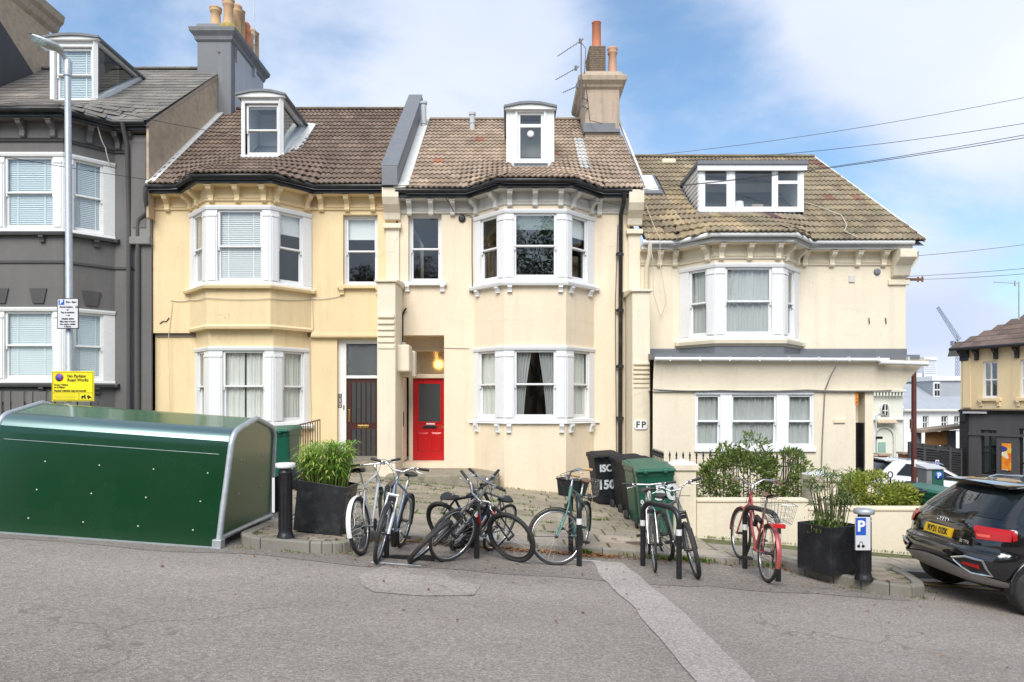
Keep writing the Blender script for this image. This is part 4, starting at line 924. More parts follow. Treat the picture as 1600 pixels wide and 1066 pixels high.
bs.box(bx0+.008, bx1-.008, 19.058, 19.902, zb0, zb1, 0); core = bs.build('brick_stack', MT['mortar'], CH)
for i in range(n):
    h = (zb1-zb0)/n; zz_ = zb0+i*h; o_ = 0 if i % 2 else .11
    xs_ = [bx0]+[v for v in (bx0+.11+o_, bx0+.33+o_) if bx0+.06 < v < bx1-.06]+[bx1]
    for a, c in zip(xs_, xs_[1:]): b = MB(); b.box(a+.005, c-.005, 19.05, 19.15, zz_+.005, zz_+h-.005); b.build('brick', MT['brick'], core)
    b = MB(); b.box(bx0, bx0+.1, 19.155, 19.9, zz_+.005, zz_+h-.005); b.build('brick', MT['brick'], core)
def pot(par, x, y, z0, z1, r, m, style=0):
    h = z1-z0
    if style == 0: pr = [(r*1.02, 0), (r, h*.02), (r*.95, h*.97), (r*1.05, h*.98), (r*1.05, h), (r*.85, h), (r*.85, h*.9)]
    elif style == 1: pr = [(r*1.15, 0), (r*1.15, h*.1), (r*.95, h*.16), (r*.85, h*.75), (r*1.05, h*.80), (r*1.1, h*.86), (r*.95, h*.90), (r*1.15, h*.95), (r*1.15, h), (r*.8, h), (r*.8, h*.9)]
    else: pr = [(r, 0), (r*.95, h*.5), (r*.8, h*.55), (r*1.0, h*.62), (r*1.0, h*.75), (r*.75, h*.8), (r*.95, h*.9), (r*.6, h)]
    b = MB(); b.lathe([(a, z0+c) for a, c in pr], (x, y, 0), 20); return b.build('chimney_pot', MT[m], par)
pot(CH, PX(932, 19.3), 19.3, z(67)-.0, PZ(36, 19.3), .125, 'potred'); pot(CH, PX(957, 19.3), 19.3, z(110), PZ(76, 19.3), .125, 'potpink', 1); pot(CH, PX(921, 20.5), 20.5, z(112), PZ(95, 20.5), .11, 'potpink', 1)
# aerials on the chimney
MT['aerial'] = simple('dull_aerial_metal', (.13, .13, .13), .6)
AE = thing('tv_aerial', 'three arm television aerial on a mast beside the brown chimney', 'aerial', (PX(908, 18.7), 18.7, 9.8), world=True)
xm = PX(908, 18.7); b = MB(); b.tube([(xm, 18.7, PZ(170, 18.7)), (xm, 18.7, PZ(62, 18.7))], .016, 8); b.tube([(xm, 18.7, PZ(152, 18.7)), (xm+.2, 18.9, PZ(152, 18.7))], .014, 6); b.tube([(xm, 18.7, PZ(165, 18.7)), (xm+.2, 18.9, PZ(165, 18.7))], .014, 6); b.build('mast', MT['aerial'], AE)
for (pa, ya, pb, yb_) in ((912, 61, 871, 88), (905, 104, 868, 125), (906, 133, 879, 145)):
    A = Vector((PX(pa, 18.7), 18.7, PZ(ya, 18.7))); B = Vector((PX(pb, 18.5), 18.5, PZ(yb_, 18.5))); b = MB(); b.tube([A, B], .010, 6)
    for i in range(9): q = A.lerp(B, i/9+.05); l = .10-.006*i; b.tube([q+Vector((0, -l, 0)), q+Vector((0, l, 0))], .004, 4)
    q = A.lerp(B, .12); b.box(q.x-.05, q.x+.02, q.y-.02, q.y+.02, q.z-.06, q.z+.06); b.build('aerial_boom', MT['aerial'], AE)
cable(AE, [(xm, 18.7, PZ(66, 18.7)), (xm+.13, 18.75, PZ(75, 18.7)), (xm+.10, 18.8, PZ(110, 18.7)), (xm+.25, 18.85, PZ(185, 18.7)), (xm+.5, 18.2, PZ(205, 18.7))], .008, 'wire')
# ================================================================== right house (148)
H3 = thing('end_house', 'cream end house with mossy tiled roof wide dormer and ground floor extension', 'house', (6, FY, -.8), world=True)
p3 = [(2.98, FY), (3.91, FY), (4.52, BY), (6.02, BY), (6.68, FY), (9.17, FY)]
ZE3 = 5.42
up = fullbay(p3, 1, 3.18, 4.86)
house_shell(H3, p3, 2.62, ZE3, up, 'cream_pale', Yr=21.0, Zr=9.0)
bay_window(H3, p3[1:5], 3.18, 4.86, [(.26, .74), (.22, 1.26), (.28, .70)], ['netgrey', 'netgrey', 'netgrey'], sillm='cream_pale', sillh=.12, name='bay_window')
b = MB(); b.box(3.0, 9.16, FY+.01, 23.4, 2.60, 2.619); b.box(7.35, 7.6, FY+.3, 23.4, -2, 2.599); b.build('ground_floor_side', MT['cream_pale'], H3)
ZF = PZ(411, FY)
cornice(H3, p3, ZE3, ZF, .30, 'cream_pale', [(0, .45), (0, .80), (1, .80), (2, .12), (2, .75), (2, 1.38), (3, .15), (3, .80), (4, .12), (4, .75), (4, 1.35), (4, 1.95)], 'whitegutter', h=.34)
# paired end console at the corner
b = MB(); P = [(FY, ZE3-.75), (FY-.12, ZE3-.72), (FY-.2, ZE3-.5), (FY-.42, ZE3-.35), (FY-.42, ZE3-.16), (FY, ZE3-.16)]; b.prism(P, lambda p, x: Vector((x, p[0], p[1])), 8.82, 9.20); b.prism([(9.17, ZE3-.6), (9.3, ZE3-.5), (9.42, ZE3-.3), (9.42, ZE3-.16), (9.17, ZE3-.16)], lambda p, y: Vector((p[0], y, p[1])), FY-.1, FY+.2); b.build('corner_console', MT['cream_pale'], H3, bev=.015)
b = MB(); b.box(8.75, 9.25, FY-.05, FY+.05, ZE3-.92, ZE3-.80); b.build('console_band', MT['cream_pale'], H3, bev=.01)
e3 = [(2.7, 16.04)]+offset(p3, .36)[1:5]+[(9.5, 16.04)]
sf3 = make_surf(e3, ZE3+.05, 21.0, 9.08, 16.04)
MB3 = [(.29, .225, .15), (.24, .19, .13), (.34, .27, .17), (.20, .16, .115), (.28, .245, .165)]
def sp3(x, t, rg):
    if x > 8.2 and t > .80 and rg.random() < .4: return (.22, .12, .09)
    if x > 8.1 and .36 < t < .50 and rg.random() < .45: return (.25, .12, .09)
    if 4.95 < x < 5.3 and .20 < t < .26: return (.42, .13, .10)
    if 6.25 < x < 6.5 and .17 < t < .24: return (.13, .07, .08)
    if x < 5.2 and t < .45 and rg.random() < .55: v = rg.uniform(.85, 1.15); return (.38*v, .295*v, .18*v)
xr = lambda t: (3.05, 9.40-.42*t)
yfd = 17.25; gx0, gx1 = PX(1092, yfd), PX(1256, yfd); zd0, zd1 = PZ(331, yfd), PZ(259, yfd)
roof(H3, sf3, 3.05, 9.42, 17, 'roll', .24, MB3, 'mossy_roof_tile', (.42, .35, .16), xlim=xr, excl=[(gx0+.02, gx1-.02, .22, .57), (3.2, 3.95, .46, .70)], seed=9, special=sp3)
b = MB(); b.prism([(0, -.06), (-.05, -.06), (-.05, .04), (0, .04)], lambda p, t: Vector((9.46-.42*t+p[0], 16.05+4.95*t, 5.47+3.61*t+p[1])), 0, 1); b.build('verge_board', MT['whiteflash'], H3)
# wide dormer
b = MB(); fr = Fr((gx0, yfd), (gx1, yfd)); Lg = fr.L; zc0, zc1 = zd0, zd1
zy = lambda zz_: 16.04+4.96*(zz_-5.47)/3.61
wl = [(.16, .60, PZ(325, yfd), PZ(262, yfd), .08), (.76, 1.58, PZ(325, yfd), PZ(262, yfd), .08), (1.70, 2.14, PZ(325, yfd), PZ(262, yfd), .08)]
sc_ = Lg/2.57
wl = [(PX(a, yfd)-gx0, PX(c, yfd)-gx0, PZ(326, yfd), PZ(262, yfd), .08) for a, c in ((1099, 1139), (1146, 1210), (1213, 1250))]
wallseg(b, fr, zc0, zc1+.0, wl)
for x, s_ in ((gx0, 1), (gx1, -1)): xa, xb = (x, x+.08) if s_ > 0 else (x-.08, x); b.prism([(yfd+.001, zc0), (yfd+.001, zc1), (zy(zc1)+.1, zc1), (zy(zc0), zc0)], lambda p, a: Vector((a, p[0], p[1])), xa, xb)
d = b.build('dormer', MT['upvc'], H3)
b = MB(); b.box(gx0-.06, gx1+.06, yfd-.12, 20.6, zc1+.003, zc1+.09); b.build('dormer_roof', MT['lead'], d)
b = MB(); b.box(gx0-.05, gx1+.05, yfd-.08, yfd-.02, zc1-.14, zc1); b.build('dormer_fascia', MT['upvc'], d, bev=.005)
# shingle courses on the left cheek
for i in range(9):
    z_ = zc0+.02+(zc1-zc0)*i/9.5; yb = zy(z_); b = MB(); b.hexa([(gx0-.035, yfd, z_), (gx0-.002, yfd, z_), (gx0-.002, yb, z_), (gx0-.035, yb, z_)], [(gx0-.012, yfd, z_+.15), (gx0-.002, yfd, z_+.15), (gx0-.002, yb+.1, z_+.15), (gx0-.012, yb+.1, z_+.15)]); b.build('cheek_board', MT['white'], d)
for k, h in enumerate(wl):
    u0, u1, za, zb = h[:4]; b = MB(); t_ = .05
    for q in ((u0, u0+t_), (u1-t_, u1)): fbox(b, fr, q[0], q[1], -.07, -.015, za, zb)
    for q in ((za, za+t_), (zb-t_, zb)): fbox(b, fr, u0+t_, u1-t_, -.07, -.016, *q)
    if k != 1: zm = PZ(284, yfd); fbox(b, fr, u0+t_, u1-t_, -.07, -.014, zm-.05, zm+.03); 
    b.build('window_frame', MT['upvc'], d, bev=.006)
    b = MB(); fbox(b, fr, u0+.04, u1-.04, -.05, -.045, za+.04, zb-.04); b.build('pane', MT['glass'], d)
b = MB(); b.box(gx0+.1, gx1-.1, yfd+1.4, yfd+1.45, zc0, zc1); b.box(gx0+.1, gx1-.1, yfd+.2, yfd+1.4, zc0-.1, zc0-.05); b.build('interior_partition', MT['net'], d)
b = MB(); b.lathe([(.16, 0), (.15, .02), (.12, .26), (.11, .26)], (PX(1158, yfd), yfd+.22, zc0+.04), 16); b.build('lampshade_on_sill', MT['blind'], d)
b = MB(); b.box(PX(1180, yfd), PX(1197, yfd), yfd+.2, yfd+.35, zc0+.05, zc0+.24); b.build('box_on_sill', MT['chimbrown'], d)
# skylight
def sk(x, t, o=0): p = Vector(sf3(x, t)); return p+Vector((0, -.06, .08))*o
for nm, m_, a, c, t0, t1, o in (('skylight_frame', 'lead', 3.22, 3.92, .46, .70, .9), ('skylight_pane', 'blind', 3.30, 3.84, .49, .675, 1.15)):
    b = MB(); A = [sk(a, t0), sk(c, t0), sk(c, t1), sk(a, t1)]; B = [sk(a, t0, o), sk(c, t0, o), sk(c, t1, o), sk(a, t1, o)]; b.hexa(A, B); b.build(nm, MT[m_], H3, bev=.006)
b = MB(); p = Vector(sf3(4.55, .90)); b.box(p.x-.2, p.x+.2, p.y-.12, p.y+.05, p.z-.02, p.z+.12); b.build('roof_vent', MT['cream_pale'], H3, bev=.03)
# extension
EY = 14.9; ex0, ex1, exw = 2.98, PX(1430, EY), PX(1337, EY)
zf0, zf1 = PZ(610, EY), PZ(562, EY)
xr0, xr1 = PX(1352, EY), PX(1365, EY)
b = MB(); fr = Fr((ex0, EY), (exw, EY))
wh = (PX(1086, EY)-ex0, PX(1272, EY)-ex0, PZ(703, EY), PZ(613, EY), .06)
wallseg(b, fr, -2, zf0+.02, [wh])
b.add([(exw, EY, -2), (exw, EY+1.2, -2), (exw, EY+1.2, zf0), (exw, EY, zf0)], [(0, 1, 2, 3)])
b.build('extension_wall', MT['cream_pale'], H3)
b = MB(); b.box(exw+.02, xr1+.0, EY+.9, EY+1.3, -2, zf0+.01); b.box(xr0, xr1, EY+.01, EY+.95, -2, zf0+.009); b.box(exw+.001, xr0-.001, EY+.3, EY+.88, PZ(661, EY), zf0-.004); b.box(xr1-.3, xr1-.002, EY+1.31, FY+.29, -2, zf0+.008); b.build('porch_pier', MT['cream_pale'], H3)
b = MB(); b.box(xr0-.03, xr0-.002, EY+.03, EY+.29, -1.6, PZ(661, EY)); b.box(exw+.01, xr0-.031, EY+.25, EY+.3, -1.6, PZ(661, EY)); b.build('side_door', MT['blackgutter'], H3)
b = MB(); b.box(exw-.012, exw+.05, EY-.012, EY-.002, PZ(633, EY), PZ(614, EY)); sg = b.build('orange_house_sign', simple('orange_sign', (.75, .25, .03), .5), H3)
for i in range(3): text(['1', '4', '8'][i], .07, MT['blackp'], sg, faceM((exw+.02, EY-.014, PZ(618+i*5.5, EY)), (1, 0, 0), (0, 0, 1)))
# curved fascia panel with splayed end
b = MB(); n = 8; prof = []
for i in range(n+1): t = i/n; prof.append((.02+.14*t*t, zf0+(zf1-zf0)*t))
vs = [(x+(.0 if x == ex0 else o*1.6-.30*(1-i/n)), EY-o, z_) for x in (ex0, ex1-.02) for i, (o, z_) in enumerate(prof)]; k = n+1
b.add(vs, [(i, k+i, k+i+1, i+1) for i in range(n)], 0, True)
e_ = [(vs[k+i][0], FY+1.5, vs[k+i][2]) for i in range(k)]; b.add([vs[k+i] for i in range(k)]+e_, [(i, k+i, k+i+1, i+1) for i in range(n)], 0, True)
b.add([(ex0, EY-.02, zf0), (vs[k][0], EY-.02, zf0), (vs[k][0], FY+1.5, zf0), (ex0, FY+1.5, zf0)], [(0, 1, 2, 3)])
b.build('fascia_panel', MT['cream_pale'], H3)
b = MB(); b.box(ex0, vs[k][0]+.02, EY-.045, EY, zf0-.03, zf0-.003); b.build('fascia_bead', MT['greywhite'], H3)
b = MB(); b.hexa([(ex0, EY-.17, zf1), (ex1, EY-.17, zf1), (ex1, FY+1.5, zf1+.1), (ex0, FY+1.5, zf1+.1)], [(ex0, EY-.17, zf1+.12), (ex1, EY-.17, zf1+.09), (ex1, FY+1.5, zf1+.28), (ex0, FY+1.5, zf1+.28)]); b.build('flat_roof', MT['lead'], H3)
b = MB(); b.sweep([(ex0, FY-.002), (3.91, FY-.002), (4.52, BY-.002), (6.02, BY-.002), (6.68, FY-.002), (9.19, FY-.002)], [(0, zf1+.1), (.02, zf1+.1), (.02, 3.00), (0, 3.02)]); b.build('upstand_flashing', MT['lead'], H3)
b = MB(); b.tube([(ex0, EY-.22, zf1+.0), (PX(1380, EY), EY-.22, zf1-.02)], .042, 10); b.build('gutter', MT['whitegutter'], H3)
b = MB(); b.tube([(PX(1365, EY), EY-.24, zf1-.07), (ex1+.12, EY-.24, zf1-.10)], .05, 10); b.build('gutter', MT['whitegutter'], H3)
for i in range(9): x = ex0+.3+i*.62; b = MB(); b.box(x, x+.025, EY-.27, EY-.17, zf1-.05, zf1+.045); b.build('gutter_bracket', MT['whitegutter'], H3)
# three part ground floor window
b = MB(); z0, z1 = wh[2], wh[3]; cols = [(1090, 1124), (1145, 1212), (1233, 1268)]
us = [(PX(a, EY)-ex0, PX(c, EY)-ex0) for a, c in cols]
fbox(b, fr, wh[0], us[0][0]-.02, -.12, -.012, z0, z1); fbox(b, fr, us[0][1]+.02, us[1][0]-.02, -.12, .0, z0, z1); fbox(b, fr, us[1][1]+.02, us[2][0]-.02, -.12, .0, z0, z1); fbox(b, fr, us[2][1]+.02, wh[1], -.12, -.012, z0, z1)
fbox(b, fr, wh[0], wh[1], -.121, .012, z1-.05, z1+.02); fbox(b, fr, wh[0]-.02, wh[1]+.03, -.121, .05, z0-.04, z0+.04)
wf = b.build('window', MT['upvc'], H3, bev=.006)
for a, c in us: sash_pair(fr, a-.02, c+.02, z0+.04, z1-.05, -.03, wf, 'netgrey', 'upvc', st=.04, split=.5)
# details on front
for px, py, r_ in ((1370, 425, .075),):
    b = MB(); b.lathe([(.001, 0), (r_, 0), (r_, .03), (r_*.7, .05), (r_*.5, .05)], (W(px), FY-.001, PZ(py, FY)), 16, M=Matrix.Rotation(R(90), 3, 'X')); b.build('round_vent', MT['chimgrey'], H3)
b = MB(); b.box(W(1326), W(1335), FY-.03, FY, PZ(441, FY), PZ(431, FY)); b.build('air_vent', MT['greywhite'], H3)
b = MB(); b.box(PX(1302, EY), PX(1320, EY), EY-.035, EY, PZ(661, EY), PZ(655, EY)); b.build('name_plate', MT['cream'], H3, bev=.006)
for px in (1357, 1383): b = MB(); b.tube([(W(px), FY-.02, PZ(497, FY)), (W(px)+.01, FY-.03, PZ(506, FY))], .012, 6); b.build('wall_hook', MT['greydark'], H3)
cable(H3, [(PX(1300, EY), EY-.3, zf1-.05), (PX(1292, EY), EY-.18, zf0+.3), (PX(1288, EY), EY-.03, zf0), (PX(1284, EY), EY-.02, .9), (PX(1281, EY), EY-.02, -.5)], .013, 'greytrim')
cable(H3, [(ex0, EY-.06, zf0+.02), (4.4, EY-.06, zf0+.0), (6.2, EY-.07, zf0+.01), (8.0, EY-.07, zf0+.0)], .012, 'greytrim', sag=.02)
cable(H3, [(3.1, 16.0, 5.6), (3.2, 15.98, 5.0), (3.25, 16.2, 4.3), (3.45, 16.3, 3.75), (3.55, 16.2, 4.1), (3.3, 16.1, 5.5)], .008, 'wirew', sag=.02)
cable(H3, [(3.06, 16.1, 6.3), (3.35, 15.95, 5.5), (3.38, 16.0, 4.6)], .007, 'wirew', sag=.05)
cable(H3, [Vector(sf3(6.75, .46))+Vector((0, -.03, .05)), Vector(sf3(7.6, .33))+Vector((0, -.03, .05)), Vector(sf3(8.0, .22))+Vector((0, -.03, .05)), Vector(sf3(7.9, .12))+Vector((0, -.03, .05)), Vector(sf3(7.7, .06))+Vector((0, -.03, .05)), Vector(sf3(7.85, .0))+Vector((0, -.05, .05))], .009, 'wirew')
b = MB(); zx = PZ(436, FY); b.box(9.17, 9.62, FY+.05, FY+.09, zx-.03, zx+.03); b.tube([(9.5, FY+.07, zx-.06), (9.5, FY+.07, zx+.06)], .02); b.tube([(9.6, FY+.07, zx-.06), (9.6, FY+.07, zx+.07)], .02); b.build('cable_bracket', simple('rusty_bracket', (.20, .10, .05), .8), H3)
downpipe(H3, [(3.15, 16.05, ZE3-.02), (3.15, 16.1, 5.15), (3.12, 16.3, 4.9), (3.12, 16.33, 3.1)], 'cream_pale', .05)
room(H3, 2.98, 9.17, [-1.0, 2.9, 5.2])
b = MB(); b.box(3.0, 7.3, 16.2, 16.25, -1, 2.55); b.build('interior_partition', MT['room'], H3)
# ================================================================== grey house on the left
H0 = thing('terraced_house', 'charcoal grey rendered house with slate roof and white sash bays', 'house', (-11, FY, 0), world=True)
p0 = [(-14.6, FY), (-12.4, FY), (-11.62, BY), (-9.98, BY), (-9.25, FY), (-8.37, FY)]
ZE0 = 8.15
up = fullbay(p0, 1, 5.56, 7.32); house_shell(H0, p0, 4.3, ZE0, up, 'grey', Zr=11.34)
lo = fullbay(p0, 1, 2.20, 3.88); house_shell(H0, p0, -.5, 4.299, lo, 'grey', sides=False, name='lower_wall')
for z0_, z1_ in ((5.56, 7.32), (2.20, 3.88)):
    bay_window(H0, p0[1:5], z0_, z1_, [(.2, .8), (.34, 1.42), (.20, .80)], ['venetian_blue', 'venetian_blue', 'venetian_blue'], fm='whiteold', sillm='greydark', brk=[(1, .15), (1, 1.20), (2, .65)], fracs=(.3, .3, .3))
cornice(H0, p0, ZE0, 7.62, .30, 'grey', [(0, .3), (0, 1.2), (1, .3), (2, .12), (2, .78), (2, 1.45), (3, .5), (4, .10), (4, .42)], 'blackgutter', bandm='greydark', gr=.07)
b = MB(); b.sweep(p0, [(0, 4.86), (.03, 4.86), (.03, 4.92), (0, 4.92)]); b.build('string_course', MT['greydark'], H0, bev=.006)
for k, u in ((2, .25), (2, 1.1), (3, .55)):
    f_ = Fr(p0[k], p0[k+1]); b = MB(); b.prism([(-.12, 3.97), (.12, 3.97), (.19, 4.30), (-.19, 4.30)], lambda p, a: f_.p(u+p[0], a, p[1]), 0, .03); b.build('keystone', MT['greydark'], H0, bev=.006)
b = MB(); b.box(-8.87, -8.37, FY-.12, FY, 5.6, 7.95); b.build('pilaster', MT['greytrim'], H0, bev=.01)
b = MB(); b.box(-8.78, -8.46, FY-.135, FY-.11, 5.8, 7.8); b.build('pilaster_panel', MT['grey'], H0, bev=.006)
b = MB(); b.box(-8.9, -8.36, FY-.16, FY, 5.42, 5.6); b.build('pilaster_base', MT['greytrim'], H0, bev=.02)
b = MB(); b.box(-8.75, -8.37, FY-.06, FY, -.5, 5.42); b.build('lower_pilaster', MT['grey'], H0, bev=.01)
downpipe(H0, [(-8.86, 16.0, ZE0), (-8.86, 16.2, 7.7), (-8.86, 16.28, 5.9), (-8.86, 16.28, -.5)], 'greydark', .05)
cable(H0, [(-9.4, 15.9, 8.2), (-9.3, 16.1, 7.6), (-9.25, 16.3, 7.2)], .012, 'wirew', sag=.1)
# gable side wall, brown pebble dash above neighbour
b = MB(); b.prism([(16.1, 6.0), (16.1, ZE0+.02), (20.3, 11.36), (23.5, 9), (23.5, 6)], lambda p, x: Vector((x, p[0], p[1])), -8.362, -8.31); b.build('gable_wall', MT['render_brown'], H0)
e0 = [(-14.6, 16.04)]+offset(p0, .36)[1:5]+[(-8.2, 16.04)]
sf0 = make_surf(e0, ZE0+.05, 20.3, 11.36, 16.04)
SL = [(.23, .215, .195), (.20, .185, .17), (.27, .25, .225), (.17, .16, .15)]
yf0 = 17.2; dx0, dx1 = PX(78, yf0), PX(152, yf0)
roof(H0, sf0, -14.6, -8.30, 17, 'slate', .30, SL, 'old_slate', (.30, .21, .05), excl=[(dx0+.02, dx1-.02, .26, .74)], seed=2, jit=.004)
d, fr = dormer(H0, dx0, dx1, yf0, PZ(162, yf0), PZ(63, yf0), sf0, y_back=19.3, glasscheek=True, win=(.13, dx1-dx0-.12, PZ(157, yf0), PZ(74, yf0)), peak=.06)
sash_pair(fr, .14, dx1-dx0-.13, PZ(156, yf0), PZ(75, yf0), -.04, d, 'venetian_blue', 'whiteold', 'glass')
cheek(d, dx1-.05, yf0, 19.25, PZ(158, yf0), PZ(63, yf0)); b = MB(); b.box(dx0+.1, dx1-.12, yf0+1.1, yf0+1.15, PZ(158, yf0), PZ(66, yf0)); b.build('interior_partition', MT['room'], d)
room(H0, -14.6, -8.4, [1.2, 4.4, 8.0])
# big grey chimney
CG = thing('chimney_stack', 'broad grey rendered chimney with a row of buff clay pots', 'chimney', (-8.5, 20.5, 8.5), world=True)
gx0_, gx1_, gy0, gy1 = PX(308, 19.85), PX(361, 19.85), 19.85, 22.4
z = lambda py: PZ(py, 19.85)
b = MB(); b.box(gx0_, gx1_, gy0, gy1, 8.2, z(62)); sh_ = b.build('shaft', MT['chimgrey'], CG, bev=.02)
b = MB(); b.box(gx0_+.5, gx1_+.012, gy0+.30, gy1-.01, 8.3, z(64)); b.build('side_render_patch', MT['chimwhite'], CG)
ring('cornice', CG, gx0_, gx1_, gy0, gy1, [(0, z(66)), (.05, z(63)), (.07, z(58)), (.16, z(52)), (.18, z(46)), (.05, z(45)), (.0, z(37)), (-.06, z(35))], 'chimgrey')
b = MB(); b.lathe([(.30, 0), (.28, .12), (.2, .2), (.05, .22)], (gx1_-.15, gy0+.22, z(46)+.02), 12); b.build('lichen_flaunching', MT['lichen'], CG)
for i, (px, py0, py1, yy, st, m_) in enumerate(((337, 36, 13, 20.1, 1, 'pot'), (357, 38, 0, 20.2, 1, 'pot'), (369, 40, 10, 20.75, 1, 'pot'), (375, 44, 18, 21.1, 0, 'pot'), (384, 52, 36, 21.5, 2, 'potred'), (392, 60, 48, 21.95, 1, 'pot'), (397, 60, 52, 22.2, 0, 'pot'))):
    pot(CG, PX(px, yy), yy, z(38), PZ(py1, yy), .15, m_, st)
b = MB(); b.tube([(PX(361, 19.9)+.03, 20.1, z(80)), (PX(361, 19.9)-.35, 19.8, z(82))], .012, 6); b.tube([(gx1_+.03, 20.15, z(90)), (gx1_+.05, 20.1, z(70)), (gx1_+.15, 20.1, z(72))], .014, 6); b.build('bracket_arm', simple('rusty_bracket', (.22, .12, .07), .8), CG)
MA = thing('aerial_mast', 'thin grey mast rising behind the broad grey chimney', 'aerial mast', (PX(397, 21.5), 21.5, 9.6), world=True)
b = MB(); x_ = PX(397, 21.5); b.tube([(x_, 21.5, PZ(120, 21.5)), (x_, 21.5, PZ(-12, 21.5))], .014, 6); b.tube([(x_, 21.5, PZ(62, 21.5)), (x_, 21.5, PZ(70, 21.5))], .03, 6); b.build('mast_pole', MT['galv'], MA)
b = MB(); b.box(gx1_+.015, x_+.05, 21.46, 21.54, PZ(119, 21.5), PZ(107, 21.5)); b.build('mast_clamp', MT['galv'], MA)
# taller neighbour at far left
HN = thing('tall_house', 'taller stone coloured house side with bracketed cornice at the far left', 'house', (-16, 18, 0), world=True)
b = MB(); b.box(-22, -13.5, 16.4, 20.55, -.5, 13.05); b.build('wall', MT['render_brown'], HN)
b = MB(); b.sweep([(-13.5, 16.0), (-13.5, 20.8)], [(0, 12.6), (.10, 12.7), (.16, 12.85), (.26, 12.95), (.30, 13.15), (-.05, 13.15)]); b.build('cornice', MT['chimbrown'], HN)
b = MB(); b.prism([(18.2, 9.6), (18.2, 12.0), (20.56, 10.6), (20.56, 9.6)], lambda p, x: Vector((x, p[0], p[1])), -13.5, -13.47); b.build('tarred_wall_patch', MT['greydark'], HN)
# railings by the grey basement
RB = thing('basement_railing', 'dark upright boards below the grey ground floor bay', 'railing', (-10.5, 15.2, .5), world=True)
for i in range(22):
    x = -12.6+i*.16; b = MB(); b.box(x, x+.10+.03*(i % 3), 15.25, 15.28, .3, 2.0+.0*(i % 2)); b.build('board', MT['grey'], RB, bev=.004)
b = MB(); b.box(-12.7, -9.0, 15.29, 15.32, 1.7, 1.78); b.build('rail', MT['greydark'], RB)
# ================================================================== garden walls, pillars, railings
GY = 11.0
def bandwall(name, label, cat, x0, x1, y0, y1, zt0, zt1, m, cope=.05, world=True, zb=-1.8):
    T = thing(name, label, cat, (x0, y0, zp(x0, y0)), world=True)
    b = MB(); b.hexa([(x0, y0, zb), (x1, y0, zb), (x1, y1, zb), (x0, y1, zb)], [(x0, y0, zt0-cope), (x1, y0, zt1-cope), (x1, y1, zt1-cope), (x0, y1, zt0-cope)]); b.build('wall_body', MT[m], T, bev=.012)
    b = MB(); o = .018; b.hexa([(x0, y0-o, zt0-cope+.001), (x1, y0-o, zt1-cope+.001), (x1, y1+o, zt1-cope+.001), (x0, y1+o, zt0-cope+.001)], [(x0, y0-o, zt0), (x1, y0-o, zt1), (x1, y1+o, zt1), (x0, y1+o, zt0)]); b.build('coping', MT['cream'], T, bev=.012)
    return T
gx = [PX(1089, GY), PX(1263, GY), PX(1440, GY)]
bandwall('garden_wall', 'low cream garden wall behind the red bicycle', 'garden wall', gx[0], gx[1], GY, GY+.22, PZ(780, GY), PZ(780, GY), 'cream_pale')
bandwall('garden_wall', 'lower cream garden wall running behind the parking bollard to the black car', 'garden wall', gx[1]+.002, gx[2]+.6, GY, GY+.22, PZ(793, GY), PZ(794, GY), 'cream_pale')
def gatepillar(label, px0, px1, Y, ytop, group='cream gate pillars'):
    x0, x1 = PX(px0, Y), PX(px1, Y); zt = PZ(ytop, Y); d = x1-x0
    T = thing('gate_pillar', label, 'gate pillar', (x0, Y, zp(x0, Y)), world=True, group=group)
    b = MB(); b.box(x0+.03, x1-.03, Y+.03, Y+d-.03, -1.6, zt-.16); b.build('shaft', MT['cream_pale'], T, bev=.012)
    b = MB(); b.box(x0, x1, Y, Y+d, zt-.159, zt-.06); b.build('cap', MT['cream_pale'], T, bev=.012)
    b = MB(); xm, ym = (x0+x1)/2, Y+d/2; b.add([(x0+.01, Y+.01, zt-.0595), (x1-.01, Y+.01, zt-.0595), (x1-.01, Y+d-.01, zt-.0595), (x0+.01, Y+d-.01, zt-.0595), (xm, ym, zt+.02)], [(0, 1, 4), (1, 2, 4), (2, 3, 4), (3, 0, 4)]); b.build('cap_point', MT['white'], T)
    b = MB(); b.box(x0+.12, x1-.12, Y+.018, Y+.04, zt-.55, zt-.38); b.build('worn_plaque', MT['cream_pale'], T, bev=.01)
gatepillar('cream gate pillar beside the green wheeled bin', 1049, 1092, GY-.01, 720)
gatepillar('cream gate pillar between the two garden shrubs behind the papyrus planter', 1268, 1314, GY+.45, 738)
# spear railings
RL = thing('spear_railing', 'black spear topped railing round the basement area behind the shrub', 'railing', (3, 13.8, -.5), world=True)
rb = MB(); rb.tube([(0, 0, 0), (0, 0, 1.28)], .010, 5); rb.lathe([(.010, 1.28), (.022, 1.30), (.012, 1.31), (.022, 1.35), (.0, 1.44)], n=6); rbm = rb.mesh('railing_bar', MT['black'])
ya, yb = 13.8, 14.85; xa, xb = PX(1036, ya), PX(1256, ya); zt = PZ(704, ya)-1.44
n = 21
for i in range(n+1): x = xa+(xb-xa)*i/n; obj('railing_bar', rbm, RL, M=Matrix.Translation((x, ya, zt-.012*(x-xa))))
for i in range(1, 9):
    y = ya+(yb-ya)*i/8; obj('railing_bar', rbm, RL, M=Matrix.Translation((xa, y, zt))); obj('railing_bar', rbm, RL, M=Matrix.Translation((xb, y, zt-.012*(xb-xa))))
b = MB()
for h in (.12, 1.16):
    b.tube([(xa, yb, zt+h), (xa, ya, zt+h), (xb, ya, zt+h-.012*(xb-xa)), (xb, yb, zt+h-.012*(xb-xa))], .014, 4, smooth=False)
b.tube([(xa-.25, yb+.05, zt+1.16), (xa, yb, zt+1.16)], .03, 4, smooth=False)
b.build('rail', MT['black'], RL)
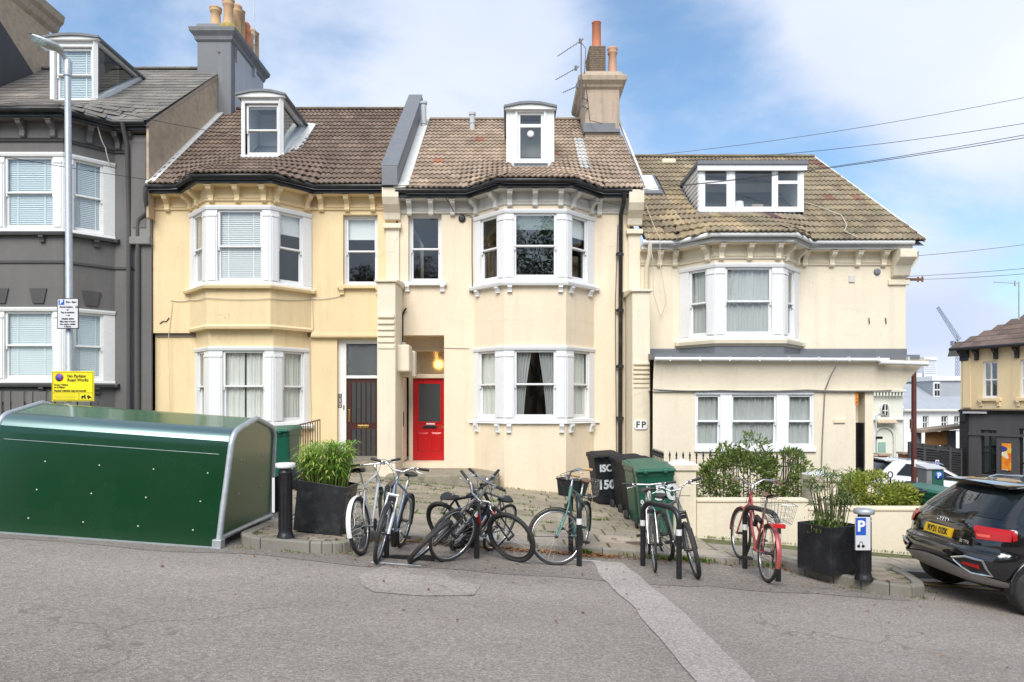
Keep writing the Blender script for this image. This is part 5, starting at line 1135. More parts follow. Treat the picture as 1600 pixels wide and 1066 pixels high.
# raking rail outside number 152
SR = thing('stair_railing', 'rusty brown raked railing beside the planter below the yellow house window', 'railing', (PX(470, 14.6), 14.6, 0), world=True)
yy = 14.6; b = MB(); A = Vector((PX(432, yy), yy, PZ(673, yy))); B = Vector((PX(500, yy), yy, PZ(656, yy)))
MT['rust'] = mat('rusty_iron', (.12, .075, .05), .8, var=.3, vs=12)
b.tube([A, B], .02, 4, smooth=False); b.tube([Vector((A.x, yy, A.z-.1)), Vector((B.x-.35, yy, A.z-.1))], .02, 4, smooth=False); b.build('handrail', MT['rust'], SR)
for i in range(19):
    t = i/18; p = A.lerp(B, t); b = MB(); b.tube([p, Vector((p.x, yy, zp(p.x, yy)-.1))], .010, 4, smooth=False); b.build('baluster', MT['rust'], SR)
# ================================================================== vegetation helpers
def leaves(name, par, pts, size, m, rg, aspect=.35, up=.3, kind='stuff'):
    b = MB(); vs = []; fs = []; k = 0
    for p, d in pts:
        d = (Vector(d)+Vector((rg.gauss(0, .5), rg.gauss(0, .5), rg.gauss(up, .5)))).normalized(); s = d.cross(Vector((rg.gauss(0, 1), rg.gauss(0, 1), rg.gauss(0, 1)))).normalized()
        l = size*rg.uniform(.6, 1.25); w_ = l*aspect; n = d.cross(s); p = Vector(p)
        vs += [p, p+d*l*.45+s*w_/2+n*l*.06, p+d*l, p+d*l*.45-s*w_/2+n*l*.06]; fs.append((k, k+1, k+2, k+3)); k += 4
    b.add(vs, fs); return b.build(name, MT[m], par, kind=kind)
def shrub(name, label, blobs, n, size, m, rg, aspect=.3, stems=14, group=None, base=None, twig=True, cat='shrub'):
    c = base; T = thing(name, label, cat, base, world=True, group=group); pts = []
    tot = sum(q[3]*q[4]*q[5] for q in blobs)
    for (x, y, z, rx_, ry_, rz_) in blobs:
        for _ in range(int(n*rx_*ry_*rz_/tot)):
            while True:
                v = Vector((rg.uniform(-1, 1), rg.uniform(-1, 1), rg.uniform(-1, 1)))
                if v.length < 1: break
            v = v.normalized()*(v.length**.45)*(1+.22*noise.noise(v*2.3+Vector((x, y, z))))
            q = Vector((x+v.x*rx_, y+v.y*ry_, z+v.z*rz_))
            if noise.noise(q*3.1) < -.06: continue
            pts.append((q, v))
    leaves('foliage', T, pts, size, m, rg, aspect)
    if stems:
        b = MB()
        for i in range(stems):
            bl = rg.choice(blobs); e = Vector((bl[0]+rg.uniform(-.7, .7)*bl[3], bl[1]+rg.uniform(-.6, .6)*bl[4], bl[2]+rg.uniform(-.2, .8)*bl[5])); s = Vector((e.x*.6+base[0]*.4, e.y*.6+base[1]*.4, base[2])); mid = s.lerp(e, .5)+Vector((rg.gauss(0, .05), 0, .1)); b.tube([s, mid, e], [.014, .010, .004], 5)
        b.build('stem', MT['bark'], T)
    return T
rg = random.Random(21)
Y = 12.1; sx = lambda px: PX(px, Y); sz = lambda py: PZ(py, Y)
shrub('garden_shrub', 'leafy dark green oleander like shrub in front of the spear railing', [(sx(1172), Y, sz(748), .85, .45, .46), (sx(1172), Y, sz(708), .34, .3, .34), (sx(1200), Y, sz(722), .3, .3, .22), (sx(1120), Y, sz(760), .40, .4, .42), (sx(1228), Y, sz(745), .42, .4, .48), (sx(1108), Y, sz(712), .16, .2, .24), (sx(1240), Y+.1, sz(720), .2, .2, .2), (sx(1140), Y, sz(715), .25, .3, .25)], 12500, .09, 'leafgreen', rg, .28, 22, base=(sx(1175), Y, zp(4.3, Y)))
Y = 11.8; shrub('garden_shrub', 'rounded yellow green shrub behind the wall beside the black car', [(PX(1365, Y), Y, PZ(768, Y), .55, .45, .30), (PX(1338, Y), Y, PZ(765, Y), .3, .35, .28), (PX(1400, Y), Y, PZ(778, Y), .35, .35, .24), (PX(1325, Y), Y-.1, PZ(780, Y), .25, .3, .3)], 10000, .075, 'leafyellow', rg, .42, 10, base=(PX(1370, Y), Y, zp(6, Y)))
# papyrus plants
def papyrus(T, c, n, h, spread, rg, lm, sm, per=13, ll=.16, lean=.25, lw=.011):
    st = MB(); vs = []; fs = []; k = 0
    for i in range(n):
        a = rg.uniform(0, 6.28); r_ = spread*math.sqrt(rg.random()); p = Vector((c[0]+r_*math.cos(a), c[1]+r_*math.sin(a)*.7, c[2])); hh = h*rg.uniform(.35, 1.12)
        top = p+Vector((math.cos(a)*lean*hh*rg.uniform(.2, 1.2), math.sin(a)*lean*hh*.7, hh)); mid = p.lerp(top, .5)+Vector((0, 0, .03)); st.tube([p, mid, top], [.005, .0045, .003], 4)
        if rg.random() < .25: continue
        for j in range(per):
            t = 6.28*j/per+rg.uniform(-.2, .2); d = Vector((math.cos(t), math.sin(t), rg.uniform(-.15, .75))).normalized(); s = d.cross(Vector((0, 0, 1))).normalized()
            l = ll*rg.uniform(.6, 1.2); vs += [top-s*.003, top+d*l*.55-s*lw+Vector((0, 0, .01)), top+d*l+Vector((0, 0, -l*.25)), top+d*l*.55+s*lw+Vector((0, 0, .01))]; fs.append((k, k+1, k+2, k+3)); k += 4
    b = MB(); b.add(vs, fs); b.build('foliage', MT[lm], T, kind='stuff'); st.build('stems', MT[sm], T, kind='stuff')
# ================================================================== planters
def planter(label, M, wb, db, wt, dt, h, lean=0):
    T = thing('planter', label, 'planter', M=M, group='black street planters')
    b = MB(); B = [(-wb/2, -db/2, 0), (wb/2, -db/2, 0), (wb/2, db/2, 0), (-wb/2, db/2, 0)]; Tt = [(-wt/2+lean, -dt/2, h), (wt/2+lean, -dt/2, h), (wt/2+lean, dt/2, h), (-wt/2+lean, dt/2, h)]
    Ti = [(x*.93+lean*.07, y*.93, h) for x, y, z_ in Tt]; Td = [(x*.92+lean*.08, y*.92, h-.10) for x, y, z_ in Tt]
    vs = B+Tt+Ti+Td; b.add(vs, [(3, 2, 1, 0)]+[(i, (i+1) % 4, 4+(i+1) % 4, 4+i) for i in range(4)]+[(4+i, 4+(i+1) % 4, 8+(i+1) % 4, 8+i) for i in range(4)]+[(8+i, 8+(i+1) % 4, 12+(i+1) % 4, 12+i) for i in range(4)])
    b.build('planter_box', MT['planter'], T, bev=.006)
    b = MB(); b.add([(v[0], v[1], v[2]) for v in Td], [(0, 1, 2, 3)]); b.build('soil', MT['soil'], T)
    return T
def onplane(px, py, lift=.13):
    # a point standing on an island top
    a = (py-HY)/F; b_ = (px-CX)/F; Y = (1.6325-lift)/(a-.072*b_-.03); return b_*Y, Y
pxc = PX(501, 8.72); Mp = Matrix.Translation((pxc, 8.78, zg(pxc, 8.78)+.135)) @ Matrix.Rotation(R(-5), 4, 'Z') @ Matrix.Rotation(R(8), 4, 'Y')
planter('black tapered planter leaning on the brick island beside the green hangar', Mp, .58, .42, .62, .46, .62)
PT = thing('papyrus_plant', 'bright green papyrus clump growing in the leaning planter', 'plant', (pxc, 8.78, zg(pxc, 8.78)+.65), world=True, group='papyrus plants in planters')
papyrus(PT, (pxc+.06, 8.78, zg(pxc, 8.78)+.62), 210, .54, .27, random.Random(4), 'papyrus', 'papstem', 13, .17, .22, .008)
pxc, pyc = PX(1299, 8.6), 8.62; Mp = Matrix.Translation((pxc-.02, pyc, zg(pxc, pyc)+.13)) @ Matrix.Rotation(R(24), 4, 'Z')
planter('square black planter on the kerbed island beside the parking bollard', Mp, .51, .51, .51, .51, .57)
PT = thing('papyrus_plant', 'sparse tall papyrus growing in the square planter', 'plant', (pxc, pyc, zg(pxc, pyc)+.6), world=True, group='papyrus plants in planters')
papyrus(PT, (pxc, pyc, zg(pxc, pyc)+.62), 60, .64, .18, random.Random(8), 'papyrus2', 'papstem2', 18, .19, .24, .008)
leaves('foliage', PT, [((pxc-.12+random.Random(i).gauss(0, .09), pyc-.1+random.Random(i+900).gauss(0, .08), zg(pxc, pyc)+.60+random.Random(i+77).random()*.22), (0, 0, 1)) for i in range(260)], .05, 'leafgreen', rg, .4)
# ================================================================== bollards
def bollard(label, px, py, h, capm, signs):
    x, y = onplane(px, py); z0 = zg(x, y)+.125
    T = thing('bollard', label, 'bollard', (x, y, z0), group='black parking bollards with pale caps')
    b = MB(); r = .075; b.lathe([(r*1.35, 0), (r*1.35, .02), (r*1.12, .05), (r, .09), (r*.97, h-.13), (r*1.05, h-.12), (r*1.05, h-.10), (r*.9, h-.09), (r*.9, h-.06)], n=24); b.build('post', MT['black'], T)
    b = MB()
    for i in range(12): a = 6.283*i/12; b.tube([(r*1.0*math.cos(a), r*1.0*math.sin(a), .1), (r*.98*math.cos(a), r*.98*math.sin(a), h-.14)], .006, 4)
    b.build('fluting', MT['black'], T)
    b = MB(); b.lathe([(r*.9, h-.06), (r*1.45, h-.055), (r*1.5, h-.04), (r*1.5, h-.008), (r*1.35, h), (.001, h+.004)], n=24); b.build('cap', MT[capm], T)
    return T, r, h
B1, r, h = bollard('black bollard with white cap and blank sign between hangar and planter', 446, 840, .87, 'whiteold', 0)
b = MB(); b.box(-.125, -.085, -.10, .02, .30, .72); s_ = b.build('sign_plate', MT['black'], B1, bev=.004); b = MB(); b.box(-.120, -.090, -.104, -.1005, .31, .71); b.build('sign_face', MT['whitesign'], B1)
B2, r, h = bollard('black bollard with blue parking sign beside the square planter', 1350, 905, .82, 'galv', 0)
b = MB(); b.box(-.150, .02, -.115, -.085, .36, .74); b.build('sign_box', MT['whitesign'], B2, bev=.006)
b = MB(); b.box(-.150, -.035, -.1165, -.1155, .535, .735); f_ = b.build('sign_face', MT['bluep'], B2)
text('P', .17, MT['whitep'], f_, faceM((-.092, -.118, .635), (1, 0, 0), (0, 0, 1)), off=.006)
b = MB(); b.box(-.150, -.035, -.1166, -.1156, .365, .533); f_ = b.build('sign_face', MT['whitesign'], B2)
b = MB(); b.tube([(-.12, -.118, .40), (-.105, -.118, .46), (-.08, -.118, .46), (-.065, -.118, .40)], .004, 4); b.lathe([(.018, 0), (.018, .002)], (-.12, -.118, .41), 12, M=Matrix.Rotation(R(90), 3, 'X')); b.lathe([(.018, 0), (.018, .002)], (-.068, -.118, .41), 12, M=Matrix.Rotation(R(90), 3, 'X')); b.build('permit_symbol', MT['blackp'], f_)
# ================================================================== wheeled bins
def bin_(label, x, y, rz, bodym, lidm, group, graf=(), tilt=0):
    z0 = zp(x, y)+.002; sl = math.atan(-.09)
    T = thing('wheeled_bin', label, 'wheelie bin', M=Matrix.Translation((x, y, z0)) @ Matrix.Rotation(sl*.6, 4, 'Y') @ Matrix.Rotation(rz, 4, 'Z'), group=group)
    b = MB(); w0, d0, w1, d1, h = .24, .24, .285, .33, .98
    rings = []
    for t in (0, .04, .12, .5, .9, .93, 1):
        w_ = w0+(w1-w0)*t; f = -d0-(d1-d0)*t; k = d0+(.31-d0)*t
        if t == 0: w_ -= .02; f += .02
        if t > .92: w_ += .012; f -= .012; k += .01
        c = .05; z_ = h*t+.015
        rings.append([(-w_+c, f, z_), (w_-c, f, z_), (w_-c*.3, f+c*.3, z_), (w_, f+c, z_), (w_, k-c, z_), (w_-c, k, z_), (-w_+c, k, z_), (-w_, k-c, z_), (-w_, f+c, z_), (-w_+c*.3, f+c*.3, z_)])
    n = 10; vs = [p for q in rings for p in q]; b.add(vs, [(i*n+j, i*n+(j+1) % n, (i+1)*n+(j+1) % n, (i+1)*n+j) for i in range(len(rings)-1) for j in range(n)], 0); b.add(vs[:n], [tuple(range(n))[::-1]]); b.add(vs[-n:], [tuple(range(n))])
    b.build('bin_body', MT[bodym], T, bev=.006)
    b = MB(); b.hexa([(-.31, -.38, .985), (.31, -.38, .985), (.31, .33, .985), (-.31, .33, .985)], [(-.31, -.385, 1.015), (.31, -.385, 1.015), (.30, .33, 1.075), (-.30, .33, 1.075)]); b.hexa([(-.26, -.33, 1.014), (.26, -.33, 1.014), (.25, .28, 1.07), (-.25, .28, 1.07)], [(-.24, -.30, 1.035), (.24, -.30, 1.035), (.23, .25, 1.09), (-.23, .25, 1.09)])
    l = b.build('lid', MT[lidm], T, bev=.012)
    b = MB()
    for x_ in (-.15, .15): b.box(x_-.03, x_+.03, -.40, -.36, .97, 1.02)
    b.build('lid_grip', MT[lidm], l, bev=.008)
    b = MB(); b.tube([(-.24, .36, .96), (.24, .36, .96)], .016, 8); b.build('handle', MT[bodym], T)
    for x_ in (-.29, .29):
        b = MB(); b.lathe([(.001, -.025), (.09, -.025), (.10, -.01), (.10, .01), (.09, .025), (.001, .025)], (x_, .27, .10), 16, M=Matrix.Rotation(R(90), 3, 'Y')); b.build('wheel', MT['rubber'], T)
    for (s, size, xx, zz_, off, sx_) in graf:
        tt = .5; yy_ = -(d0+(d1-d0)*((zz_-.015)/h))-.004
        text(s, size, MT['paint'], T, faceM((xx, yy_-.002, zz_), (1, 0, 0), (0, -(d1-d0)/h, 1)), name='painted_number', off=off, sx=sx_)
    return T
mp, t, bs_ = mk('white_spray_paint'); bs_.inputs['Base Color'].default_value = (.62, .66, .68, 1); bs_.inputs['Roughness'].default_value = .6
tr = t.nodes.new('ShaderNodeBsdfTransparent'); mxs = t.nodes.new('ShaderNodeMixShader'); nz_ = noise_n(t, 30, 5, .7); t.links.new(ramp(t, nz_, [(.30, .2), (.45, 1)]), mxs.inputs[0]); t.links.new(tr.outputs[0], mxs.inputs[1]); t.links.new(bs_.outputs[0], mxs.inputs[2]); t.links.new(mxs.outputs[0], [n for n in t.nodes if n.type == 'OUTPUT_MATERIAL'][0].inputs[0])
MT['paint'] = mp
MT['binblack'] = mat('black_bin_plastic', (.014, .015, .019), .6, var=.25, vs=5, spec=.25, dirt=(.045, .047, .055), dirt_amt=.35, ds=6)
MT['bingreen'] = mat('green_bin_plastic', (.006, .085, .050), .35, var=.15, vs=5, dirt=(.05, .10, .08), dirt_amt=.3, ds=6)
MT['bingreenlid'] = mat('green_bin_lid', (.015, .11, .07), .4, var=.15, vs=5, dirt=(.12, .18, .15), dirt_amt=.4, ds=6)
bp = lambda px, Y: PX(px, Y)
GB = 'wheeled bins parked beside the middle house'
bin_('black wheeled bin with 150 sprayed twice on its front, farthest of the row', bp(948, 14.6), 14.6, R(8), 'binblack', 'binblack', GB, [('ISO', .20, -.05, .76, .008, .95), ('150', .25, -.06, .42, .010, .95)])
bin_('narrowly seen black wheeled bin second in the row with white letters', bp(986, 13.9), 13.9, R(10), 'binblack', 'binblack', GB, [('EN', .13, -.16, .72, .003, .6), ('N', .22, -.14, .40, .006, .8)])
bin_('black wheeled bin third in the row just behind the green bins', bp(1000, 13.1), 13.1, R(8), 'binblack', 'binblack', GB, [('EL', .13, -.18, .74, .003, .6), ('N', .25, -.18, .42, .006, .8)])
bin_('dark green wheeled bin half hidden behind the front green bin', bp(1011, 12.2), 12.2, R(6), 'bingreen', 'bingreenlid', GB, [('H', .13, -.19, .75, .003, .7), ('1', .2, -.2, .45, .006, .8)])
bin_('nearest green wheeled bin with 150 sprayed across its front', bp(1026, 11.1), 11.1, R(-6), 'bingreen', 'bingreenlid', GB, [('9', .15, -.22, .50, .004, .7), ('150', .36, .06, .66, .010, 1.0)])
bin_('green wheeled bin peeping out behind the green hangar', bp(441, 12.6), 12.6, R(-3), 'bingreen', 'bingreenlid', 'other wheeled bins')
x_, y_ = bp(478, 12.4), 12.4
T = thing('refuse_sack', 'black refuse sack slumped behind the planter', 'rubbish bag', (x_, y_, zp(x_, y_)))
b = MB(); rs = random.Random(3); b.grid(lambda u, v: Vector((.30*math.cos(u*6.283)*abs(math.sin(v*3.1416))**.7*(1+.16*noise.noise(Vector((u*7, v*5, 2)))), .25*math.sin(u*6.283)*abs(math.sin(v*3.1416))**.7, .26-.27*math.cos(v*3.1416)+.04*noise.noise(Vector((u*9, v*6, 5))))), 24, 12); b.build('sack', MT['binblack'], T)
b = MB(); b.lathe([(.05, .50), (.03, .54), (.08, .62)], n=8); b.build('tied_neck', MT['binblack'], T)
# ================================================================== cycle hangar
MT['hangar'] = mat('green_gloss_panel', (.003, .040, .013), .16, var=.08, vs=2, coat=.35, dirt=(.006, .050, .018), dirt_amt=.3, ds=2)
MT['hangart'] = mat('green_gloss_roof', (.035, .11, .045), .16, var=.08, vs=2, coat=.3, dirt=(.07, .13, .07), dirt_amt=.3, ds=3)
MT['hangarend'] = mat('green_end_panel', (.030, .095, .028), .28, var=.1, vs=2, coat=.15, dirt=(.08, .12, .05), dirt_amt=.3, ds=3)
HX1, HX0 = -3.31, -6.0; slope = math.atan(.072)
yh = 7.93; zh = zg(HX1, yh)
HG = thing('cycle_hangar', 'long green cycle hangar with galvanised tube frame at the left kerb', 'cycle hangar', M=Matrix.Translation((HX1, yh, zh)) @ Matrix.Rotation(slope, 4, 'Y'))
def hang_prof(inset=0, n=7):
    # (y,z) going from front foot over the top to the back foot
    P = [(0, .0), (.03, .25), (.035, .29), (.155, 1.11), (.16, 1.15)]; c0 = []
    A, B, C = Vector((.16, 1.15)), Vector((.185, 1.285)), Vector((.33, 1.325))
    for i in range(1, n+1): t = i/n; c0.append(tuple(A*(1-t)**2+B*2*t*(1-t)+C*t*t))
    P += c0; P += [(.37, 1.333), (.80, 1.424), (.86, 1.437), (.90, 1.443), (.94, 1.437), (1.0, 1.424), (1.43, 1.333)]
    A, B, C = Vector((1.46, 1.325)), Vector((1.60, 1.285)), Vector((1.62, 1.15))
    for i in range(0, n+1): t = i/n; P.append(tuple(A*(1-t)**2+B*2*t*(1-t)+C*t*t))
    P += [(1.625, 1.11), (1.695, .29), (1.70, .25), (1.72, 0)]
    return P
hp = hang_prof(); L_ = HX1-HX0
for nm, x in (('end_hoop', 0), ('end_hoop', -L_)):
    b = MB(); b.tube([(x, y, z_) for y, z_ in hp], .034, 12); b.build(nm, MT['galv'], HG)
    b = MB(); b.tube([(x, .0, .10), (x, 1.71, .10)], .030, 10); b.build('end_rail', MT['galv'], HG)
    b = MB(); b.box(x-.05, x+.05, -.06, .06, -.01, .10); b.box(x-.05, x+.05, 1.66, 1.78, -.06, .06); b.build('foot', MT['galv'], HG, bev=.004)
for x in (-.012, -L_+.012):
    b = MB(); q = [(y, z_) for y, z_ in hp if z_ > .12]; q = [(.02, .13)]+q+[(1.70, .13)]; ce = (.86, .7)
    b.prism(q, lambda p, a: Vector((a, p[0], p[1])), x-.006, x+.006); b.build('end_panel', MT['hangarend'], HG)
    b = MB()
    for (y, z_) in ((.5, .95), (1.25, .95), (.5, .55), (1.25, .55)): b.lathe([(.012, 0), (.012, .008), (.001, .01)], (x+.006, y, z_), 8, M=Matrix.Rotation(R(90), 3, 'Y'))
    b.build('rivet', MT['galv'], HG)
def skin(name, i0, i1, off, m, x0=-L_+.035, x1=-.035):
    q = hp[i0:i1]; b = MB(); k = len(q)
    ring_ = []
    for j, (y, z_) in enumerate(q):
        a_ = Vector(q[max(0, j-1)]); c_ = Vector(q[min(k-1, j+1)]); d = (c_-a_).normalized(); n_ = Vector((-d.y, d.x)); ring_.append((y+n_.x*off, z_+n_.y*off))
    inn = [(y-0, z_-0) for y, z_ in q]
    vs = [(x, y, z_) for x in (x0, x1) for y, z_ in ring_]; b.add(vs, [(j, j+1, k+j+1, k+j) for j in range(k-1)], 0, True)
    return b.build(name, MT[m], HG)
hp2 = hp
skin('front_door', 0, 6, .012, 'hangar'); skin('shoulder_reflection_strip', 5, 12, .014, 'sheet'); skin('roof_panel', 11, 20, .004, 'hangart'); skin('back_panel', 19, len(hp)-1, .0, 'hangar')  # pale metal band added on the shoulder to stand for reflected sky
b = MB(); b.tube([(-L_+.1, .134, 1.04), (-.12, .134, 1.04)], .003, 4); b.build('door_seam', MT['galv'], HG)
b = MB(); b.box(-L_, .05, -.07, -.01, -.03, .012); b.build('base_rail', MT['galv'], HG)
b = MB()
for r_i, zz_ in enumerate((.18, .50, .82)):
    for i in range(4): x = -.30-.62*i+(.04*r_i); yy_ = .03+(zz_-.25)*.153 if zz_ > .25 else .02; b.lathe([(.008, 0), (.008, .006), (.001, .008)], (x, yy_-.012, zz_), 8, M=Matrix.Rotation(R(90), 3, 'X'))
b.build('rivet', MT['whitep'], HG)
# ================================================================== lamp post and signs
LY = 10.0; lx = PX(109, LY); lz = zp(lx, LY)
LP = thing('street_lamp', 'tall galvanised street lamp post behind the green hangar', 'street lamp', (lx, LY, lz), world=True)
b = MB(); b.tube([(lx+.01, LY, lz), (lx, LY, lz+1.6), (lx, LY, lz+1.65), (lx-.03, LY, PZ(100, LY))], [.066, .066, .048, .040], 16); b.build('column', MT['galv'], LP)
b = MB(); zt = PZ(97, LY); b.lathe([(.055, -.2), (.06, 0), (.03, .05)], (lx-.03, LY, zt), 14); b.tube([(lx-.03, LY, zt), (lx-.06, LY-.05, zt+.08), (lx-.12, LY-.12, zt+.13)], .035, 10); b.build('bracket_arm', MT['galv'], LP)
b = MB()
def lant(u, v):
    a = v*6.283; w_ = .13*math.sin(max(.02, min(.98, u))*math.pi)**.55; c = Vector((lx-.06, LY-.07, zt+.10)).lerp(Vector((lx-.33, LY-.34, zt+.22)), u); return c+Vector((math.cos(a)*w_, 0, math.sin(a)*w_*.33))+Vector((0, math.sin(a)*w_*.2, 0))
b.grid(lant, 14, 16); b.build('lantern', MT['galv'], LP)
b = MB(); c = Vector((lx-.22, LY-.23, zt+.155)); b.box(c.x-.07, c.x+.07, c.y-.16, c.y+.16, c.z-.035, c.z-.015); b.build('lamp_lens', MT['glass_d'], LP)
def signplate(name, label, px0, px1, py0, py1, Y, m, border, group=None):
    x0, x1, z0, z1 = PX(px0, Y), PX(px1, Y), PZ(py1, Y), PZ(py0, Y)
    T = thing(name, label, 'sign', ((x0+x1)/2, Y, z0), world=True)
    b = MB(); b.box(x0, x1, Y, Y+.006, z0, z1); pl = b.build('plate', MT[border], T, bev=.002); e = .012
    b = MB(); b.box(x0+e, x1-e, Y-.002, Y-.0005, z0+e, z1-e); f_ = b.build('sign_face', MT[m], T)
    b = MB(); b.box(lx-.09, lx+.09, Y+.007, LY+.08, (z0+z1)/2-.02, (z0+z1)/2+.02); b.build('clip', MT['galv'], T)
    return T, x0, x1, z0, z1
SY = LY-.10
T, x0, x1, z0, z1 = signplate('parking_sign', 'white and blue parking times sign on the lamp post', 89, 123, 466, 514, SY, 'whitesign', 'blackp')
def tx(T, s, size, m, x, z_, Y=None, ax='CENTER', sx_=1, off=0): return text(s, size, MT[m], T, faceM((x, (Y or SY)-.0045, z_), (1, 0, 0), (0, 0, 1)), ax=ax, sx=sx_, off=off)
h = z1-z0; xm = (x0+x1)/2
b = MB(); b.box(x0+.025, x0+.105, SY-.004, SY-.0025, z1-.095, z1-.02); b.build('blue_panel', MT['bluep'], T)
text('P', .085, MT['whitep'], T, faceM((x0+.065, SY-.0062, z1-.057), (1, 0, 0), (0, 0, 1)), off=.003)
tx(T, '9am - 8pm', .034, 'blackp', x0+.20, z1-.055, off=.0012); tx(T, 'Permit holders', .034, 'blackp', xm-.02, z1-.125, sx_=.9, off=.001)
b = MB(); b.box(x1-.045, x1-.015, SY-.004, SY-.0025, z1-.14, z1-.11); b.build('permit_box', MT['blackp'], T); text('A', .028, MT['whitep'], T, faceM((x1-.030, SY-.0062, z1-.125), (1, 0, 0), (0, 0, 1)))
for s_, q in (('or', .165), ('Pay at machine', .203), ('Display ticket', .292), ('Max stay 4 hours', .332), ('No return within', .370), ('4 hours', .403)): tx(T, s_, .034, 'blackp', xm, z1-q*h/.435, sx_=.92, off=.001)
b = MB(); zc = z1-.245*h/.435; b.box(xm-.03, xm+.02, SY-.0042, SY-.0025, zc-.003, zc+.003); b.prism([(xm+.012, zc-.014), (xm+.035, zc), (xm+.012, zc+.014)], lambda p, y: Vector((p[0], y, p[1])), SY-.0042, SY-.0025); b.build('arrow', MT['blackp'], T)
T, x0, x1, z0, z1 = signplate('roadworks_sign', 'yellow no parking road works sign on the lamp post', 81, 147, 580, 627, SY-.01, 'yellowp', 'yellowp')
Y_ = SY-.01; w_ = x1-x0; h = z1-z0
b = MB(); b.box(x0+.012, x1-.012, Y_-.0035, Y_-.0025, z0+.012, z0+.018); b.box(x0+.012, x1-.012, Y_-.0035, Y_-.0025, z1-.018, z1-.012); b.box(x0+.012, x0+.018, Y_-.0035, Y_-.0025, z0+.012, z1-.012); b.box(x1-.018, x1-.012, Y_-.0035, Y_-.0025, z0+.012, z1-.012)
zc = z0+h*.27; b.box(x0+.018, x1-.018, Y_-.0034, Y_-.0024, zc, zc+.005); b.box(x0+w_*.64, x0+w_*.65, Y_-.0036, Y_-.0026, z0+.018, zc); b.build('ruled_border', MT['blackp'], T)
b = MB(); Mx = Matrix.Rotation(R(90), 3, 'X'); b.lathe([(.001, 0), (.058, 0), (.058, .001), (.001, .001)], (x0+w_*.18, Y_-.003, z0+h*.79), 24, M=Mx); b.build('clearway_disc', MT['redp'], T)
b = MB(); b.lathe([(.001, 0), (.046, 0), (.046, .001), (.001, .001)], (x0+w_*.18, Y_-.0045, z0+h*.79), 24, M=Mx); b.build('clearway_disc', MT['bluep'], T)
b = MB(); q = Matrix.Translation((x0+w_*.18, Y_-.006, z0+h*.79)) @ Matrix.Rotation(R(45), 4, 'Y'); b.box(-.046, .046, 0, .0006, -.005, .005, M=q); b.build('clearway_bar', MT['redp'], T)
def ty(s_, size, x, z_, m='blackp', ax='LEFT', sx_=1, off=.001): return text(s_, size, MT[m], T, faceM((x, Y_-.0046, z_), (1, 0, 0), (0, 0, 1)), ax=ax, sx=sx_, off=off)
ty('No Parking', .062, x0+w_*.37, z0+h*.83, off=.0012, sx_=.92); ty('Road Works', .062, x0+w_*.37, z0+h*.70, off=.0012, sx_=.92); ty('From 7.00am', .036, x0+w_*.06, z0+h*.54); ty('to 6.00pm', .036, x0+w_*.06, z0+h*.46); ty('Parked vehicles may be moved', .040, x0+w_*.06, z0+h*.345, off=.0015, sx_=.90)
for i in range(4): ty('this order is made under the road', .022, x0+w_*.06, z0+h*(.22-.045*i), sx_=.9) if False else None
b = MB()
for i in range(4): b.box(x0+w_*.06, x0+w_*(.60-.04*(i % 2)), Y_-.0035, Y_-.0026, z0+h*(.21-.045*i)-.002, z0+h*(.21-.045*i)+.002)
b.build('small_print', MT['lichen'], T)
b = MB(); b.box(x0+w_*.70, x0+w_*.80, Y_-.0037, Y_-.0026, z0+h*.12, z0+h*.18); b.box(x0+w_*.77, x0+w_*.80, Y_-.0038, Y_-.0027, z0+h*.18, z0+h*.22)
for xx in (.72, .79, .87): b.lathe([(.012, 0), (.012, .001)], (x0+w_*xx, Y_-.004, z0+h*.10), 10, M=Mx)
b.prism([(x0+w_*.84, z0+h*.12), (x0+w_*.95, z0+h*.09), (x0+w_*.93, z0+h*.14), (x0+w_*.87, z0+h*.20), (x0+w_*.83, z0+h*.18)], lambda p, y: Vector((p[0], y, p[1])), Y_-.0037, Y_-.0026); b.build('tow_truck_symbol', MT['blackp'], T)
# ================================================================== cycle stands
def stand(label, px, py, vec, hgt=.80, w_=.70, base=False):
    x, y = G(px, py); d = Vector(vec).normalized(); T = thing('cycle_stand', label, 'cycle stand', (x, y, zg(x, y)), world=True, group='black cycle stands in the road')
    x2, y2 = x+d.x*w_, y+d.y*w_; zt = zg(x, y)+hgt; pts = [(x, y, zg(x, y)-.05), (x, y, zt-.16)]
    for i in range(1, 7):
        a = R(90*i/6); s = .16*(1-math.cos(a)); pts.append((x+d.x*s, y+d.y*s, zt-.16+.16*math.sin(a)))
    for i in range(0, 7):
        a = R(90*i/6); s = w_-.16+.16*math.sin(a); pts.append((x+d.x*s, y+d.y*s, zt-.16+.16*math.cos(a)))
    pts += [(x2, y2, zg(x2, y2)-.05)]
    b = MB(); b.tube(pts, .032, 12); b.build('hoop', MT['black'], T)
    for q in ((x, y), (x2, y2)):
        b = MB(); z_ = zg(*q)+.50; b.tube([(q[0], q[1], z_), (q[0], q[1], z_+.07)], .034, 12); b.build('reflective_band', MT['mudwhite'], T)
    if base:
        b = MB(); b.box(x-.05, x+.55, y-.03, y+.03, zg(x, y)-.03, zg(x, y)+.03); b.build('base_bar', MT['black'], T)
stand('black hoop stand among the three fallen mountain bicycles', 745, 873, (-.12, 1)); stand('black hoop stand behind the green bicycle', 905, 885, (-.06, 1)); stand('black hoop stand between white and grey bicycles', 1061, 905, (-.42, .9)); stand('black hoop stand behind the red bicycle rear wheel', 1216, 909, (-.25, 1)); stand('black hoop stand hidden between the two silver bicycles', 604, 872, (-.05, 1), base=True)
